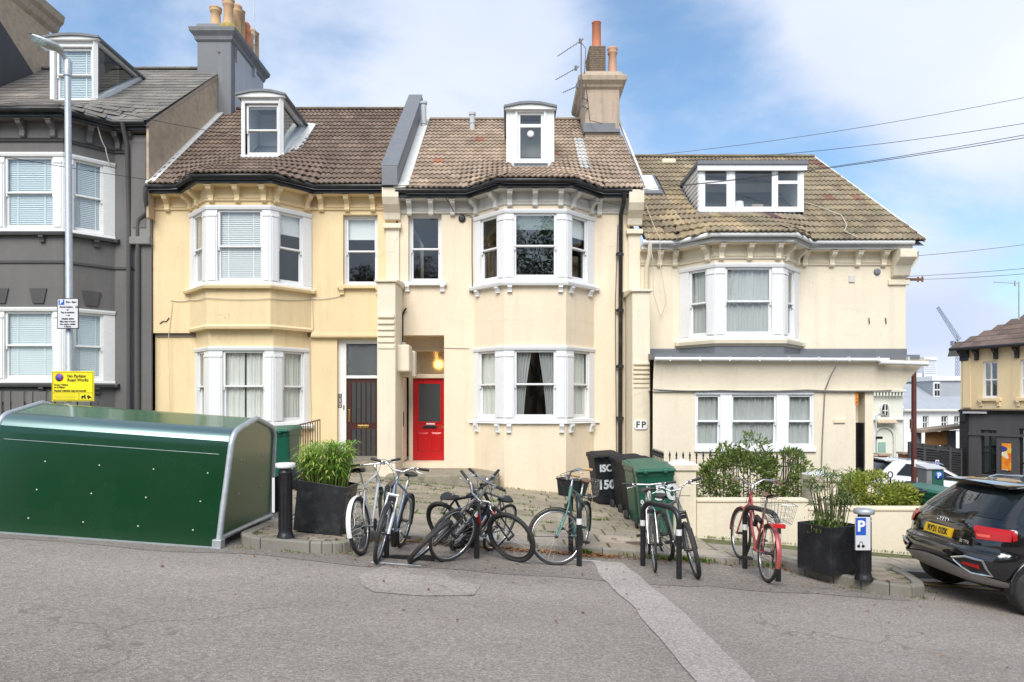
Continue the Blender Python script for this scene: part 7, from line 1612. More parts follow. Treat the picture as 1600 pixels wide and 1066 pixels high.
def place(x, y, hd, z=None):
    f = Vector((math.cos(hd), math.sin(hd), 0)); z0 = zg(x, y) if z is None else z; z1 = zg(x+f.x*3.4, y+f.y*3.4) if z is None else z; f = Vector((f.x*3.4, f.y*3.4, z1-z0)).normalized(); s = Vector((0, 0, 1)).cross(f).normalized(); u = f.cross(s)
    return Matrix(((f.x, s.x, u.x, x), (f.y, s.y, u.y, y), (f.z, s.z, u.z, z0), (0, 0, 0, 1)))
AUDI = car('glossy black small suv seen from behind with yellow plate RY21 DZK', place(4.88, 8.20, R(1.5)) @ Matrix.Diagonal((1, .95, .93, 1)), 'carblack')
# ================================================================== background on the right
G_bg = 'cars parked in the street beyond'
c1 = car('silver estate car whose roof shows behind the black car', place(PX(1480, 15.5)-.2, 13.6, R(4)), 'carsilver', group=G_bg, detail=False)
c2 = car('white car parked beyond the yellow green shrub', place(PX(1352, 21), 21.5, R(-3)), 'carwhite', group=G_bg, detail=False)
# parking machine
Y = 12.6; x0, x1 = PX(1448, Y), PX(1475, Y); z0, z1 = zg(x0, Y), PZ(731, Y)
T = thing('parking_machine', 'green and grey parking ticket machine with a white P on blue', 'ticket machine', (x0, Y, z0), world=True)
MT['machine'] = mat('dark_green_machine', (.02, .10, .07), .4, var=.1)
b = MB(); b.box(x0+.10, x1, Y, Y+.30, z0, z1-.03); b.build('cabinet', MT['machine'], T, bev=.01)
b = MB(); b.box(x0, x0+.099, Y+.0, Y+.30, z0+.3, z1-.03); b.build('side_panel', MT['chimgrey'], T, bev=.01)
b = MB(); b.box(x0+.02, x0+.085, Y-.006, Y, z1-.30, z1-.20); b.build('coin_slot_plate', MT['steel'], T)
b = MB(); b.hexa([(x0-.02, Y-.03, z1-.029), (x1+.01, Y-.03, z1-.029), (x1+.01, Y+.32, z1-.029), (x0-.02, Y+.32, z1-.029)], [(x0-.02, Y-.03, z1+.0), (x1+.01, Y-.03, z1+.0), (x1+.01, Y+.32, z1+.05), (x0-.02, Y+.32, z1+.05)]); b.build('cap', MT['chimwhite'], T, bev=.008)
b = MB(); b.lathe([(.001, 0), (.075, 0), (.075, .003), (.001, .004)], (x1-.09, Y-.001, z1-.14), 24, M=Matrix.Rotation(R(90), 3, 'X')); d_ = b.build('sign_disc', MT['bluep'], T)
text('P', .13, MT['whitep'], d_, faceM((x1-.09, Y-.008, z1-.14), (1, 0, 0), (0, 0, 1)), off=.004)
bin_('black wheeled bin behind the low wall beside the black car', PX(1432, 12.0), 12.0, R(20), 'binblack', 'binblack', 'other wheeled bins')
bin_('green lidded bin behind the low wall next to the black bin', PX(1455, 11.85), 11.85, R(30), 'bingreen', 'bingreenlid', 'other wheeled bins')
# small railing with ring tops
Y = 13.4; T = thing('ring_railing', 'low black railing with ring finials behind the yellow green shrub', 'railing', (PX(1388, Y), Y, -1), world=True)
for i in range(10):
    x = PX(1392, Y)+i*.075; b = MB(); b.tube([(x, Y, -1.2), (x, Y, PZ(748, Y)-.01*i)], .009, 5); b.build('railing_bar', MT['black'], T)
for px in (1376, 1391):
    x = PX(px, Y); b = MB(); pts = [Vector((x+.045*math.cos(6.283*j/16), Y, PZ(742, Y)+.06*math.sin(6.283*j/16))) for j in range(16)]; b.tube(pts, .012, 6, closed=True); b.tube([(x, Y, -1.2), (x, Y, PZ(747, Y))], .012, 6); b.build('ring_finial', MT['black'], T)
# telegraph pole
Y = 17.5; x = PX(1428, Y)
T = thing('telegraph_pole', 'rust brown post standing at the corner beside the black slatted fence', 'pole', (x, Y, zg(x, Y)), world=True)
b = MB(); b.tube([(x, Y, zg(x, Y)), (x, Y, PZ(567, Y))], [.07, .055], 14); b.build('shaft', mat('rust_brown_pole', (.10, .028, .022), .55, var=.25, vs=6), T)
b = MB(); b.box(x-.03, x+.03, Y-.075, Y-.065, PZ(729, Y), PZ(718, Y)); b.build('notice', MT['whitep'], T)
b = MB(); b.box(x-.09, x-.04, Y-.03, Y+.03, PZ(670, Y), PZ(655, Y)); b.build('cable_box', MT['rust'], T)
# red wall with brick piers and street sign
Y = 27.0; q = lambda px: PX(px, Y); zq = lambda py: PZ(py, Y)
T = thing('brick_wall', 'red painted wall with brick piers and a white street name sign', 'wall', (q(1390), Y, zg(q(1390), Y)), world=True)
MT['redwall'] = mat('red_painted_wall', (.30, .055, .045), .8, var=.15, vs=3); MT['redbrick'] = mat('red_brick', (.28, .10, .055), .9, var=.3, vs=10)
b = MB(); b.box(q(1384), q(1412), Y, Y+.25, -4.5, zq(723)); b.build('wall_panel', MT['redwall'], T); b = MB(); b.box(q(1383.5), q(1412), Y-.05, Y+.3, zq(723), zq(720)); b.build('coping', MT['chimbrown'], T)
for a, c, top in ((1362, 1367.5, 713), (1373, 1389, 712), (1411, 1421, 710)):
    b = MB(); b.box(q(a), q(c), Y-.08, Y+.35, -4.5, zq(top)); b.build('brick_pier', MT['redbrick'], T); b = MB(); b.box(q(a)-.05, q(c)+.05, Y-.12, Y+.4, zq(top)+.001, zq(top)+.08); b.build('pier_cap', MT['chimbrown'], T)
b = MB(); b.box(q(1385), q(1404), Y-.13, Y-.09, zq(733), zq(724)); s_ = b.build('street_sign', MT['whitesign'], T)
text('NEW', .16, simple('sign_green', (.15, .35, .30), .5), s_, faceM(((q(1385)+q(1404))/2, Y-.135, zq(728.5)), (1, 0, 0), (0, 0, 1)), name='sign_lettering', sx=.9) if False else None
b = MB()
for i in range(7): b.box(q(1386.5)+i*.055, q(1386.5)+i*.055+.035, Y-.134, Y-.131, zq(730.5), zq(727))
b.build('worn_lettering', simple('sign_green', (.20, .38, .34), .5), s_)
# black slatted fence
T = thing('slatted_fence', 'black horizontal slatted fence beside the pub with a blue and white plate', 'fence', (q(1420), 26, -3), world=True)
Y = 26.0; fa, fb = PX(1420, Y), PX(1500.5, Y+3.6)
MT['blackfence'] = mat('black_fence_paint', (.045, .045, .050), .7, var=.2, vs=6)
def fpt(t, z_, o=0): return Vector((fa+(fb-fa)*t, Y+3.6*t-o, z_))
ztop0, ztop1 = PZ(691, Y), PZ(701, Y+3.6)
b = MB(); b.hexa([fpt(0, -4.5), fpt(1, -4.5), fpt(1, -4.5, -.06), fpt(0, -4.5, -.06)], [fpt(0, ztop0), fpt(1, ztop1), fpt(1, ztop1, -.06), fpt(0, ztop0, -.06)]); b.build('backing', MT['roomdark'], T)
for j in range(18):
    for s_ in range(4):
        t0, t1 = s_/4+.012, (s_+1)/4-.012; h0 = 1.75; za, zb = (ztop0-h0*j/18-.1), (ztop1-h0*j/18-.1)
        zA, zB = za+(zb-za)*t0, za+(zb-za)*t1; b = MB(); b.hexa([fpt(t0, zA-.085, .10), fpt(t1, zB-.085, .10), fpt(t1, zB-.085, .02), fpt(t0, zA-.085, .02)], [fpt(t0, zA, .03), fpt(t1, zB, .03), fpt(t1, zB, .01), fpt(t0, zA, .01)]); b.build('slat', MT['blackfence'], T)
for t in (0, .25, .5, .75, .995): b = MB(); p = fpt(t, 0, .06); z_ = ztop0+(ztop1-ztop0)*t+.02; b.box(p.x-.05, p.x+.05, p.y-.05, p.y+.05, -4.5, z_); b.build('post', MT['blackfence'], T)
b = MB(); p = fpt(.50, 0, .16); b.box(p.x-.55, p.x+.30, p.y+.02, p.y+.05, PZ(735, p.y), PZ(706, p.y)); b.build('notice_board', MT['black'], T)
b = MB(); p = fpt(.47, 0, .17); b.box(p.x-.07, p.x+.07, p.y, p.y+.012, PZ(729, p.y), PZ(719, p.y)); pl = b.build('number_plate', MT['whitep'], T); text('8', .22, MT['bluep'], pl, faceM((p.x, p.y-.004, PZ(724, p.y)), (1, 0, 0), (0, 0, 1)), off=.01)
# pub: cream over black
PY = 29.6
T = thing('corner_pub', 'corner building with cream upper storey and black ground floor behind the cars', 'building', (PX(1505, PY), PY, -3), world=True)
bx0 = PX(1501, PY); pa = [(bx0, PY), (bx0+3.0, PY-3.0), (bx0+7.5, PY-7.5)]
pq = lambda px, k=0: None
def ray(px):  # where a viewing column meets the front of the pub
    t = (px-CX)/F; # line x = bx0 + s*.55, y = PY - s
    s = (t*PY-bx0)/(.42+t); return s
dxs = .42
pa = [(bx0, PY), (bx0+dxs*12, PY-12)]
fr = Fr(*pa); ul = math.hypot(dxs, 1)
U = lambda px: ray(px)*ul
def ZU(px, py): s = ray(px); return PZ(py, PY-s)
zb_ = ZU(1500, 641); ze_ = ZU(1500, 547)
wz0, wz1 = ZU(1547, 622), ZU(1547, 565)
b = MB(); wallseg(b, fr, zb_, ze_, [(U(1535.5), U(1559), wz0, wz1, .15), (U(1594), U(1625), wz0, wz1, .15)]); b.add([(bx0, PY, zb_), (bx0+6, PY+6, zb_), (bx0+6, PY+6, ze_), (bx0, PY, ze_)], [(0, 1, 2, 3)]); b.build('upper_wall', MT['yellow'], T)
b = MB(); gz0, gz1 = ZU(1545, 742), ZU(1545, 672)
wallseg(b, fr, -5, zb_-.001, [(U(1532), U(1557), gz0, gz1, .15), (U(1592), U(1640), gz0-.8, gz1+.1, .2)]); b.add([(bx0, PY, -5), (bx0+6, PY+6, -5), (bx0+6, PY+6, zb_), (bx0, PY, zb_)], [(0, 1, 2, 3)]); b.build('lower_wall', MT['greydark'], T)
b = MB(); b.sweep(pa, [(0, zb_-.12), (.12, zb_-.08), (.18, zb_), (0, zb_+.05)]); b.build('fascia_band', MT['black'], T)
b = MB(); fbox(b, fr, U(1508), U(1545), .10, .16, zb_-.13, zb_-.05); b.build('lamp_strip', MT['chimwhite'], T)
b = MB(); b.sweep(pa, [(0, ZU(1520, 680)), (.04, ZU(1520, 680)), (.04, ZU(1520, 676)), (0, ZU(1520, 676))]); b.build('ledge', MT['greydark'], T)
def pubwin(u0, u1, z0, z1, fm, gl, cover='none', bars=True):
    b = MB()
    for q_ in ((u0, u0+.07), (u1-.07, u1), ((u0+u1)/2-.02, (u0+u1)/2+.02)): fbox(b, fr, q_[0], q_[1], -.14, -.06, z0, z1)
    for q_ in ((z0, z0+.09), (z1-.07, z1), ((z0+z1)/2-.03, (z0+z1)/2+.03)): fbox(b, fr, u0+.07, u1-.07, -.141, -.059, *q_)
    w_ = b.build('window', MT[fm], T, bev=.004); b = MB(); fbox(b, fr, u0+.05, u1-.05, -.12, -.10, z0+.05, z1-.05); b.build('pane', MT[gl], w_); b = MB(); fbox(b, fr, u0-.05, u1+.05, -.75, -.70, z0-.05, z1+.05); b.build('dark_backing', MT['roomdark'], w_)
    b = MB(); fbox(b, fr, u0-.15, u1+.15, -.05, .10, z0-.12, z0-.002)
    if fm == 'white':
        for u_ in (u0-.05, u1+.05): bracket(b, fr, u_, 0, z0-.12, h=.2)
    b.build('sill', MT['yellow' if fm == 'white' else 'greydark'], w_, bev=.008)
pubwin(U(1535.5), U(1559), wz0, wz1, 'white', 'glass_d'); pubwin(U(1594), U(1625), wz0, wz1, 'white', 'glass_d'); pubwin(U(1532), U(1557), gz0, gz1, 'black', 'glass_d'); pubwin(U(1592), U(1640), gz0-.8, gz1+.1, 'black', 'glass_d')
pz0, pz1 = ZU(1573, 735), ZU(1573, 693); pu0, pu1 = U(1566), U(1580)
b = MB(); fbox(b, fr, pu0, pu1, .005, .04, pz0, pz1)
mp_, t_, b_ = mk('orange_art_poster'); v_ = t_.nodes.new('ShaderNodeTexVoronoi'); tcc = t_.nodes.new('ShaderNodeTexCoord'); v_.inputs['Scale'].default_value = 5; t_.links.new(tcc.outputs['Object'], v_.inputs['Vector']); sc2 = t_.nodes.new('ShaderNodeSeparateColor'); t_.links.new(v_.outputs['Color'], sc2.inputs[0]); t_.links.new(ramp(t_, sc2.outputs[0], [(.0, (.75, .12, .02)), (.4, (.85, .30, .02)), (.62, (.85, .62, .05)), (.78, (.8, .75, .7)), (.9, (.05, .05, .25))]), b_.inputs['Base Color'])
b.build('poster', mp_, T)
b = MB(); fbox(b, fr, -.02, .35, 0, .06, -5, zb_-.12); b.build('corner_pier', MT['black'], T, bev=.02); b = MB(); fbox(b, fr, .05, .28, .0, .14, zb_-.5, zb_-.12); b.build('corner_console', MT['black'], T, bev=.03)
b = MB(); fbox(b, fr, .12, .45, 0, .05, zb_+.1, ze_-.35); b.build('quoin_strip', MT['yellow'], T, bev=.01)
ev = offset([(bx0-.1, PY+.2), pa[1]], .35); b = MB(); b.tube([(x, y, ze_+.02) for x, y in ev], .07, 8); b.build('gutter', MT['black'], T)
for px in (1504, 1508, 1512, 1527, 1557, 1590): b = MB(); corbel(b, fr, U(px), ze_-.02, h=.45, d=.25, w_=.14); b.build('corbel', MT['black'], T)
rf0 = Vector((ev[0][0], ev[0][1], ze_+.05)); rf1 = Vector((ev[1][0], ev[1][1], ze_+.05)); bk = Vector((1/ul*1.0, dxs/ul, 0))*4.5+Vector((0, 0, 2.7))
A = rf0+Vector((fr.d.x, fr.d.y, 0))*3.8+bk; B = rf1+bk
b = MB(); b.add([rf0, rf1, B, A], [(0, 1, 2, 3)]); b.add([rf0, A, A+Vector((0, 1, -2.7))+Vector((bk.x, bk.y, 0))*.6, rf0+Vector((3.0, 5, 0))], [(0, 1, 2, 3)]); roof_ = b.build('roof', MT['lead'], T)
pm = tilemat('pub_roof_tile', False, (.25, .2, .12)); nrm = (rf1-rf0).normalized(); up_ = bk.normalized(); tw = .40; me_ = tile_mesh('slate', tw, .55).mesh('tile', pm); Lr = (rf1-rf0).length; cr_ = 12; sl_ = bk.length
for j in range(cr_):
    t = j/cr_; u = 3.8*t+tw/2
    while u < Lr: o = obj('tile', me_, roof_, M=faceM(rf0+nrm*u+bk*t+Vector((0, 0, .02)), nrm, up_)); v = rg.uniform(.75, 1.2); o.color = (.17*v, .12*v, .10*v, 1); u += tw
b = MB(); bxp = Vector((fr.p(5.5, -4.8, 0).x, fr.p(5.5, -4.8, 0).y, 0)); b.box(bxp.x-.6, bxp.x+.7, bxp.y-.5, bxp.y+.6, ze_+1, ze_+3.3); b.build('chimney', MT['greydark'], T); b = MB(); b.box(bxp.x-.8, bxp.x+.9, bxp.y-.7, bxp.y+.8, ze_+3.0, ze_+3.3); b.build('chimney_cornice', MT['black'], T)
pot(T, bxp.x-.2, bxp.y-.2, ze_+3.3, ze_+4.6, .22, 'pot')
AE2 = thing('tv_aerial', 'comb shaped television aerial on the pub roof at the right edge', 'aerial', (PX(1592, 26), 26, ze_), world=True)
x = PX(1592, 26); b = MB(); b.tube([(x, 26, PZ(500, 26)), (x, 26, PZ(440, 26))], .025, 6); b.build('mast', MT['galv'], AE2); b = MB(); zt = PZ(443, 26); b.tube([(x, 26, zt), (x-1.0, 25.9, zt+.03)], .012, 5); b.box(x-.16, x-.13, 25.97, 26.03, zt-.1, zt+.1)
for i in range(8): b.tube([(x-.25-.1*i, 25.9, zt-.04), (x-.25-.1*i, 25.9, zt+.08)], .006, 4)
b.build('aerial_boom', MT['galv'], AE2)
# timber lean-to behind the fence
Y = 33.0; q = lambda px: PX(px, Y); zq = lambda py: PZ(py, Y)
T = thing('garden_shelter', 'timber shelter with felt roof standing behind the black fence', 'shelter', (q(1440), Y, -3), world=True)
b = MB(); b.hexa([(q(1432), Y-.4, zq(676)), (q(1502), Y-.4, zq(669)), (q(1502), Y+.5, zq(669)), (q(1432), Y+.5, zq(676))], [(q(1432), Y-.4, zq(672)), (q(1502), Y-.4, zq(664)), (q(1502), Y+.5, zq(663)), (q(1432), Y+.5, zq(671))]); b.build('roof', MT['chimbrown'], T)
MT['timber'] = mat('orange_timber', (.42, .21, .08), .8, var=.15, vs=4)
for i in range(6): b = MB(); b.box(q(1446), q(1480), Y, Y+.05, zq(696-i*3.6), zq(693-i*3.6)+.02); b.build('board', MT['timber'], T, bev=.005)
for px in (1437, 1480, 1491): b = MB(); b.box(q(px)-.12, q(px)+.12, Y+.06, Y+.3, -4.5, zq(673)); b.build('post', MT['chimgrey'], T)
# white cottages
Y = 52.0; q = lambda px: PX(px, Y); zq = lambda py: PZ(py, Y)
T = thing('white_cottage', 'white cottage row with slate roof and dormer beyond the fence', 'house', (q(1450), Y, -4), world=True)
MT['whitewall'] = stucco('white_painted_wall', (.74, .74, .72), (.5, .5, .48), .2); MT['bluegrey'] = mat('blue_grey_slate', (.34, .36, .39), .7, var=.1, vs=1)
fr = Fr((q(1412), Y), (q(1530), Y)); b = MB(); hs_ = [(q(a)-q(1412), q(c)-q(1412), zq(670), zq(650), .2) for a, c in ((1442, 1451), (1471, 1481), (1491, 1500))]; wallseg(b, fr, -8, zq(643), hs_); b.add([(q(1412), Y, -8), (q(1412), Y+7, -8), (q(1412), Y+7, zq(643)), (q(1412), Y+3.5, zq(643)+1.5), (q(1412), Y, zq(643))], [(0, 1, 2, 3, 4)]); b.build('wall', MT['whitewall'], T)
for h in hs_:
    b = MB()
    for a, c in ((h[0], h[0]+.06), (h[1]-.06, h[1])): fbox(b, fr, a, c, -.18, -.1, h[2], h[3])
    for a, c in ((h[2], h[2]+.06), (h[3]-.06, h[3]), ((h[2]+h[3])/2-.03, (h[2]+h[3])/2+.03)): fbox(b, fr, h[0], h[1], -.18, -.1, a, c)
    fbox(b, fr, (h[0]+h[1])/2-.02, (h[0]+h[1])/2+.02, -.18, -.1, h[2], h[3]); w_ = b.build('window', MT['white'], T); b = MB(); fbox(b, fr, h[0], h[1], -.2, -.19, h[2], h[3]); b.build('pane', MT['carglass'], w_); b = MB(); fbox(b, fr, h[0]-.1, h[1]+.1, 0, .1, h[2]-.1, h[2]); b.build('sill', MT['whitewall'], w_)
zr0 = zq(641); b = MB(); b.hexa([(q(1409), Y-.25, zr0), (q(1530), Y-.25, zr0), (q(1530), Y+4.5, zr0+1.9), (q(1409)+1.5, Y+4.5, zr0+1.9)], [(q(1409), Y-.25, zr0+.12), (q(1530), Y-.25, zr0+.12), (q(1530), Y+4.5, zr0+2.05), (q(1409)+1.5, Y+4.5, zr0+2.05)]); b.build('roof', MT['bluegrey'], T)
b = MB(); b.tube([(q(1409), Y-.3, zr0), (q(1530), Y-.3, zr0)], .09, 6); b.build('gutter', MT['whitewall'], T)
b = MB(); b.tube([(q(1409)-.1, Y-.3, zr0+.1), (q(1409)+1.4, Y+4.4, zr0+2.05)], .14, 4); b.build('verge_board', MT['whitewall'], T)
Yd = 54; b = MB(); b.box(PX(1457, Yd), PX(1505, Yd), Yd, Yd+4, PZ(621, Yd), PZ(595, Yd)); d_ = b.build('dormer', MT['bluegrey'], T); b = MB(); b.box(PX(1455, Yd), PX(1507, Yd), Yd-.15, Yd+4, PZ(595, Yd), PZ(588, Yd)); b.build('dormer_fascia', MT['whitewall'], d_)
b = MB(); b.box(PX(1458, Yd), PX(1468, Yd), Yd-.06, Yd, PZ(620, Yd), PZ(597, Yd)); b.build('dormer_frame', MT['white'], d_)
for i in range(2):
    for j in range(2): b = MB(); b.box(PX(1459.6+4.3*i, Yd), PX(1463+4.3*i, Yd), Yd-.08, Yd-.061, PZ(618.5-10.5*j, Yd), PZ(610-10.5*j, Yd)); b.build('dormer_pane', MT['carglass'], d_)
# cream arched building
Y = 42.0; q = lambda px: PX(px, Y); zq = lambda py: PZ(py, Y)
T = thing('arched_building', 'pale cream building with a round headed window and large blind arch', 'building', (q(1390), Y, -6), world=True)
MT['palewall'] = stucco('pale_cream_wall', (.70, .71, .62), (.5, .52, .44), .2)
b = MB(); b.box(q(1340), q(1411), Y, Y+8, -10, zq(613)); b.build('wall', MT['palewall'], T)
b = MB(); b.box(q(1340), q(1411.5), Y-.35, Y, zq(613), zq(609)); b.box(q(1340), q(1411.2), Y-.2, Y, zq(657), zq(655)+.1); b.build('cornice', MT['palewall'], T, bev=.05)
for i in range(10): b = MB(); b.box(q(1362+i*4.9), q(1364+i*4.9), Y-.3, Y-.001, zq(619), zq(613)-.01); b.build('dentil', MT['palewall'], T)
b = MB(); b.hexa([(q(1366), Y-.5, zq(661)), (q(1398), Y-.5, zq(661)), (q(1398), Y-.01, zq(655)), (q(1366), Y-.01, zq(655))], [(q(1366), Y-.5, zq(660)), (q(1396), Y-.5, zq(660)), (q(1393), Y-.01, zq(653)), (q(1366), Y-.01, zq(653))]); b.build('porch_roof', MT['render_brown'], T)
def archpoly(cx, w_, z0, zs, n=10): return [(cx-w_, z0), (cx+w_, z0)]+[(cx+w_*math.cos(math.pi*i/n), zs+w_*math.sin(math.pi*i/n)) for i in range(n+1)]
b = MB(); b.prism(archpoly(q(1382), .15, zq(649), zq(636)), lambda p, y: Vector((p[0], y, p[1])), Y-.04, Y-.005); w_ = b.build('window', MT['carglass'], T)
b = MB(); pp = archpoly(q(1382), .21, zq(651), zq(636)); b.tube([(x, Y-.08, z_) for x, z_ in pp], .04, 4, closed=True); b.tube([(q(1382), Y-.08, zq(649)), (q(1382), Y-.08, zq(632))], .04, 4); b.tube([(q(1378), Y-.08, zq(642)), (q(1386), Y-.08, zq(642))], .04, 4); b.build('window_frame', MT['white'], w_)
b = MB(); b.tube([(x, Y-.06, z_) for x, z_ in [(q(1397), -8)]+archpoly(q(1381), .6, -8, zq(683))[2:]+[(q(1365), -8)]], .08, 4); b.build('blind_arch', MT['palewall'], T)
b = MB(); b.box(q(1372), q(1383), Y-.06, Y-.005, -7, zq(691)); b.build('green_door', simple('pale_green_door', (.25, .42, .34), .6), T)
T = thing('street_lamp', 'slender far street lamp before the arched cream building', 'street lamp', (PX(1370, 38), 38, -5), world=True)
b = MB(); x = PX(1369, 38); b.tube([(x, 38, -6), (x, 38, PZ(650, 38)), (x+.25, 38, PZ(647, 38))], .045, 6); b.build('column', MT['galv'], T); b = MB(); b.box(x+.15, x+.45, 37.9, 38.1, PZ(648, 38)-.03, PZ(648, 38)+.05); b.build('lantern', MT['galv'], T); b = MB(); b.box(x-.05, x+.3, 37.9, 37.94, PZ(686, 38), PZ(682, 38)); b.build('sign', MT['black'], T)
# tower block, crane
MT['hazewall'] = simple('haze_pale_concrete', (.70, .71, .74), .9)  # distance haze painted into the tower's pale colour
Y = 420.0; T = thing('tower_block', 'pale tower block far away above the cottages', 'tower block', (PX(1454, Y), Y, -10), world=True)
b = MB(); b.box(PX(1444, Y), PX(1463, Y), Y, Y+8, -20, PZ(560, Y)); b.box(PX(1442.5, Y), PX(1464, Y), Y-.6, Y+8.5, PZ(563, Y), PZ(558, Y)); b.box(PX(1432, Y), PX(1441, Y), Y, Y+6, -20, PZ(583, Y)); wl_ = b.build('wall', MT['hazewall'], T)
for j in range(7): b = MB(); b.box(PX(1445, Y), PX(1462, Y), Y-.2, Y-.01, PZ(584-3*j, Y), PZ(583-3*j, Y)); b.build('window_band', simple('far_window_band', (.5, .53, .58), .5), T)
T = thing('tower_crane', 'grey blue tower crane with raised jib above the rooftops', 'crane', (PX(1496, 300), 300, -10), world=True); Y = 300.0
MT['craneblue'] = simple('haze_blue_steel', (.26, .30, .37), .6)  # crane steel paled in colour to suggest distance haze
def lattice(A, B, w_, n, r): 
    b = MB(); A, B = Vector(A), Vector(B); d = (B-A).normalized(); s = d.cross(Vector((0, 1, 0))).normalized()*w_; u = Vector((0, w_, 0)); c = [s+u, s-u, -s-u, -s+u]
    for o in c: b.tube([A+o, B+o*.6], r, 4, smooth=False)
    for i in range(n):
        t0, t1 = i/n, (i+1)/n
        for k in range(4): b.tube([A.lerp(B, t0)+c[k]*(1-.4*t0), A.lerp(B, t1)+c[(k+1) % 4]*(1-.4*t1)], r*.7, 3, smooth=False)
    return b
lattice((PX(1496, Y), Y, -15), (PX(1496, Y), Y, PZ(545, Y)), .8, 24, .10).build('mast', MT['craneblue'], T); lattice((PX(1499, Y), Y, PZ(532, Y)), (PX(1465, Y), Y, PZ(480, Y)), .65, 16, .10).build('jib', MT['craneblue'], T)
b = MB(); b.box(PX(1489, Y), PX(1500, Y), Y-1, Y+1, PZ(539, Y), PZ(535, Y)); b.box(PX(1487, Y), PX(1492, Y), Y-1, Y+1, PZ(540, Y), PZ(533, Y)); b.tube([(PX(1497, Y), Y, PZ(536, Y)), (PX(1495, Y), Y, PZ(524, Y))], .25, 4); b.tube([(PX(1499, Y), Y, PZ(534, Y)), (PX(1504, Y), Y, PZ(542, Y))], .5, 4); b.build('machinery_deck', MT['craneblue'], T)
# low far roofs filling the gap
T = thing('far_terrace', 'distant brown roofed terrace glimpsed behind the white cottages', 'houses', (PX(1420, 90), 90, -6), world=True)
b = MB(); b.box(PX(1340, 90), PX(1560, 90), 90, 98, -15, PZ(612, 90)); b.build('wall', MT['palewall'], T); b = MB(); b.prism([(89.5, PZ(612, 90)), (94, PZ(600, 90)), (98.5, PZ(612, 90))], lambda p, x: Vector((x, p[0], p[1])), PX(1340, 90), PX(1560, 90)); b.build('roof', MT['render_brown'], T)
# ================================================================== overhead cables
WG = 'overhead cables'
def wireobj(a, Ya, c, Yc, label, sag=.1, r=.006): A = (PX(a[0], Ya), Ya, PZ(a[1], Ya)); B = (PX(c[0], Yc), Yc, PZ(c[1], Yc)); return cable(None, [A, B], r, 'wire', name='overhead_cable', sag=sag, label=label, cat='cable', group=WG)
wireobj((985, 246), 17, (1700, 132), 14, 'topmost overhead cable sloping up to the right edge', .15, .005)
wireobj((1060, 251), 17.0, (1700, 176), 13, 'second overhead cable above the wide dormer', .15, .0055)
wireobj((1060, 290), 15.8, (1700, 192), 12.5, 'upper of the paired cables crossing the wide dormer', .1, .006); wireobj((1000, 297), 15.8, (1700, 198), 12.5, 'lower of the paired cables crossing the wide dormer', .1, .0065)
wireobj((1418, 432), 16.4, (1700, 410), 14, 'upper cable leaving the bracket on the end house corner', .03, .005); wireobj((1418, 437), 16.4, (1700, 418), 14, 'lower cable leaving the bracket on the end house corner', .05, .005)
wireobj((1418, 401), 17, (1700, 368), 20, 'faint single cable right of the end house gutter', .05, .006)
wireobj((-60, 233), 12, (232, 281), 15.6, 'cable running across the grey house bay to the yellow house gutter', .02, .006); wireobj((150, 168), 14.5, (372, 212), 15.9, 'cable crossing the grey house roof behind the lamp post', .03, .006)
wireobj((620, 290), 15.9, (975, 322), 15.9, 'slack cable along the middle house eaves', -.12, .006)
# ================================================================== trees and a house behind the viewpoint (seen in the windows and paint)
def tree(label, x, y, h, r, seed):
    rg_ = random.Random(seed); z0 = zg(x, y); T = thing('tree', label, 'tree', (x, y, z0), world=True, group='street trees reflected in the windows')
    b = MB(); b.tube([(x, y, z0-.1), (x+.1, y, z0+h*.25), (x+.05, y+.1, z0+h*.6)], [.24, .18, .08], 10)
    for i in range(8): a = rg_.uniform(0, 6.28); b.tube([(x+.08, y, z0+h*rg_.uniform(.25, .5)), (x+r*.4*math.cos(a), y+r*.4*math.sin(a), z0+h*.62), (x+r*.8*math.cos(a), y+r*.8*math.sin(a), z0+h*rg_.uniform(.65, .9))], [.09, .05, .02], 6)
    b.build('trunk', MT['bark'], T); pts = []; cl = [(Vector((rg_.uniform(-1, 1), rg_.uniform(-1, 1), rg_.uniform(-.8, 1)))*r*.72+Vector((x, y, z0+h*.68)), rg_.uniform(.5, 1.0)*r*.42) for _ in range(26)]
    for i in range(9000):
        c, q = rg_.choice(cl); v = Vector((rg_.gauss(0, 1), rg_.gauss(0, 1), rg_.gauss(0, 1))).normalized(); pts.append((c+v*q*rg_.uniform(.5, 1.05), v))
    leaves('crown', T, pts, .20, 'treeleaf', rg_, .5)
tree('broad leafy street tree opposite the middle house', 1.2, -8.0, 12.5, 4.0, 1); tree('smaller leafy street tree opposite the yellow house', -7.0, -9.0, 10.0, 3.0, 2); tree('tall leafy street tree opposite the end house', 9.5, -10.0, 11.0, 3.4, 3)
T = thing('opposite_house', 'brick terrace across the road reflected in the windows', 'house', (0, -17, 0), world=True)
b = MB(); b.box(-24, 26, -24, -17, -2, 6.2); b.build('wall', MT['render_brown'], T); b = MB(); b.prism([(-24.3, 6.2), (-16.7, 6.2), (-20.5, 9.2)], lambda p, x: Vector((x, p[0], p[1])), -24, 26); b.build('roof', MT['bluegrey'], T)
for i in range(12):
    for z_ in (.6, 3.6): b = MB(); b.box(-22+i*4, -20.6+i*4, -17.0, -16.94, z_, z_+1.7); b.build('window', MT['carglass'], T)
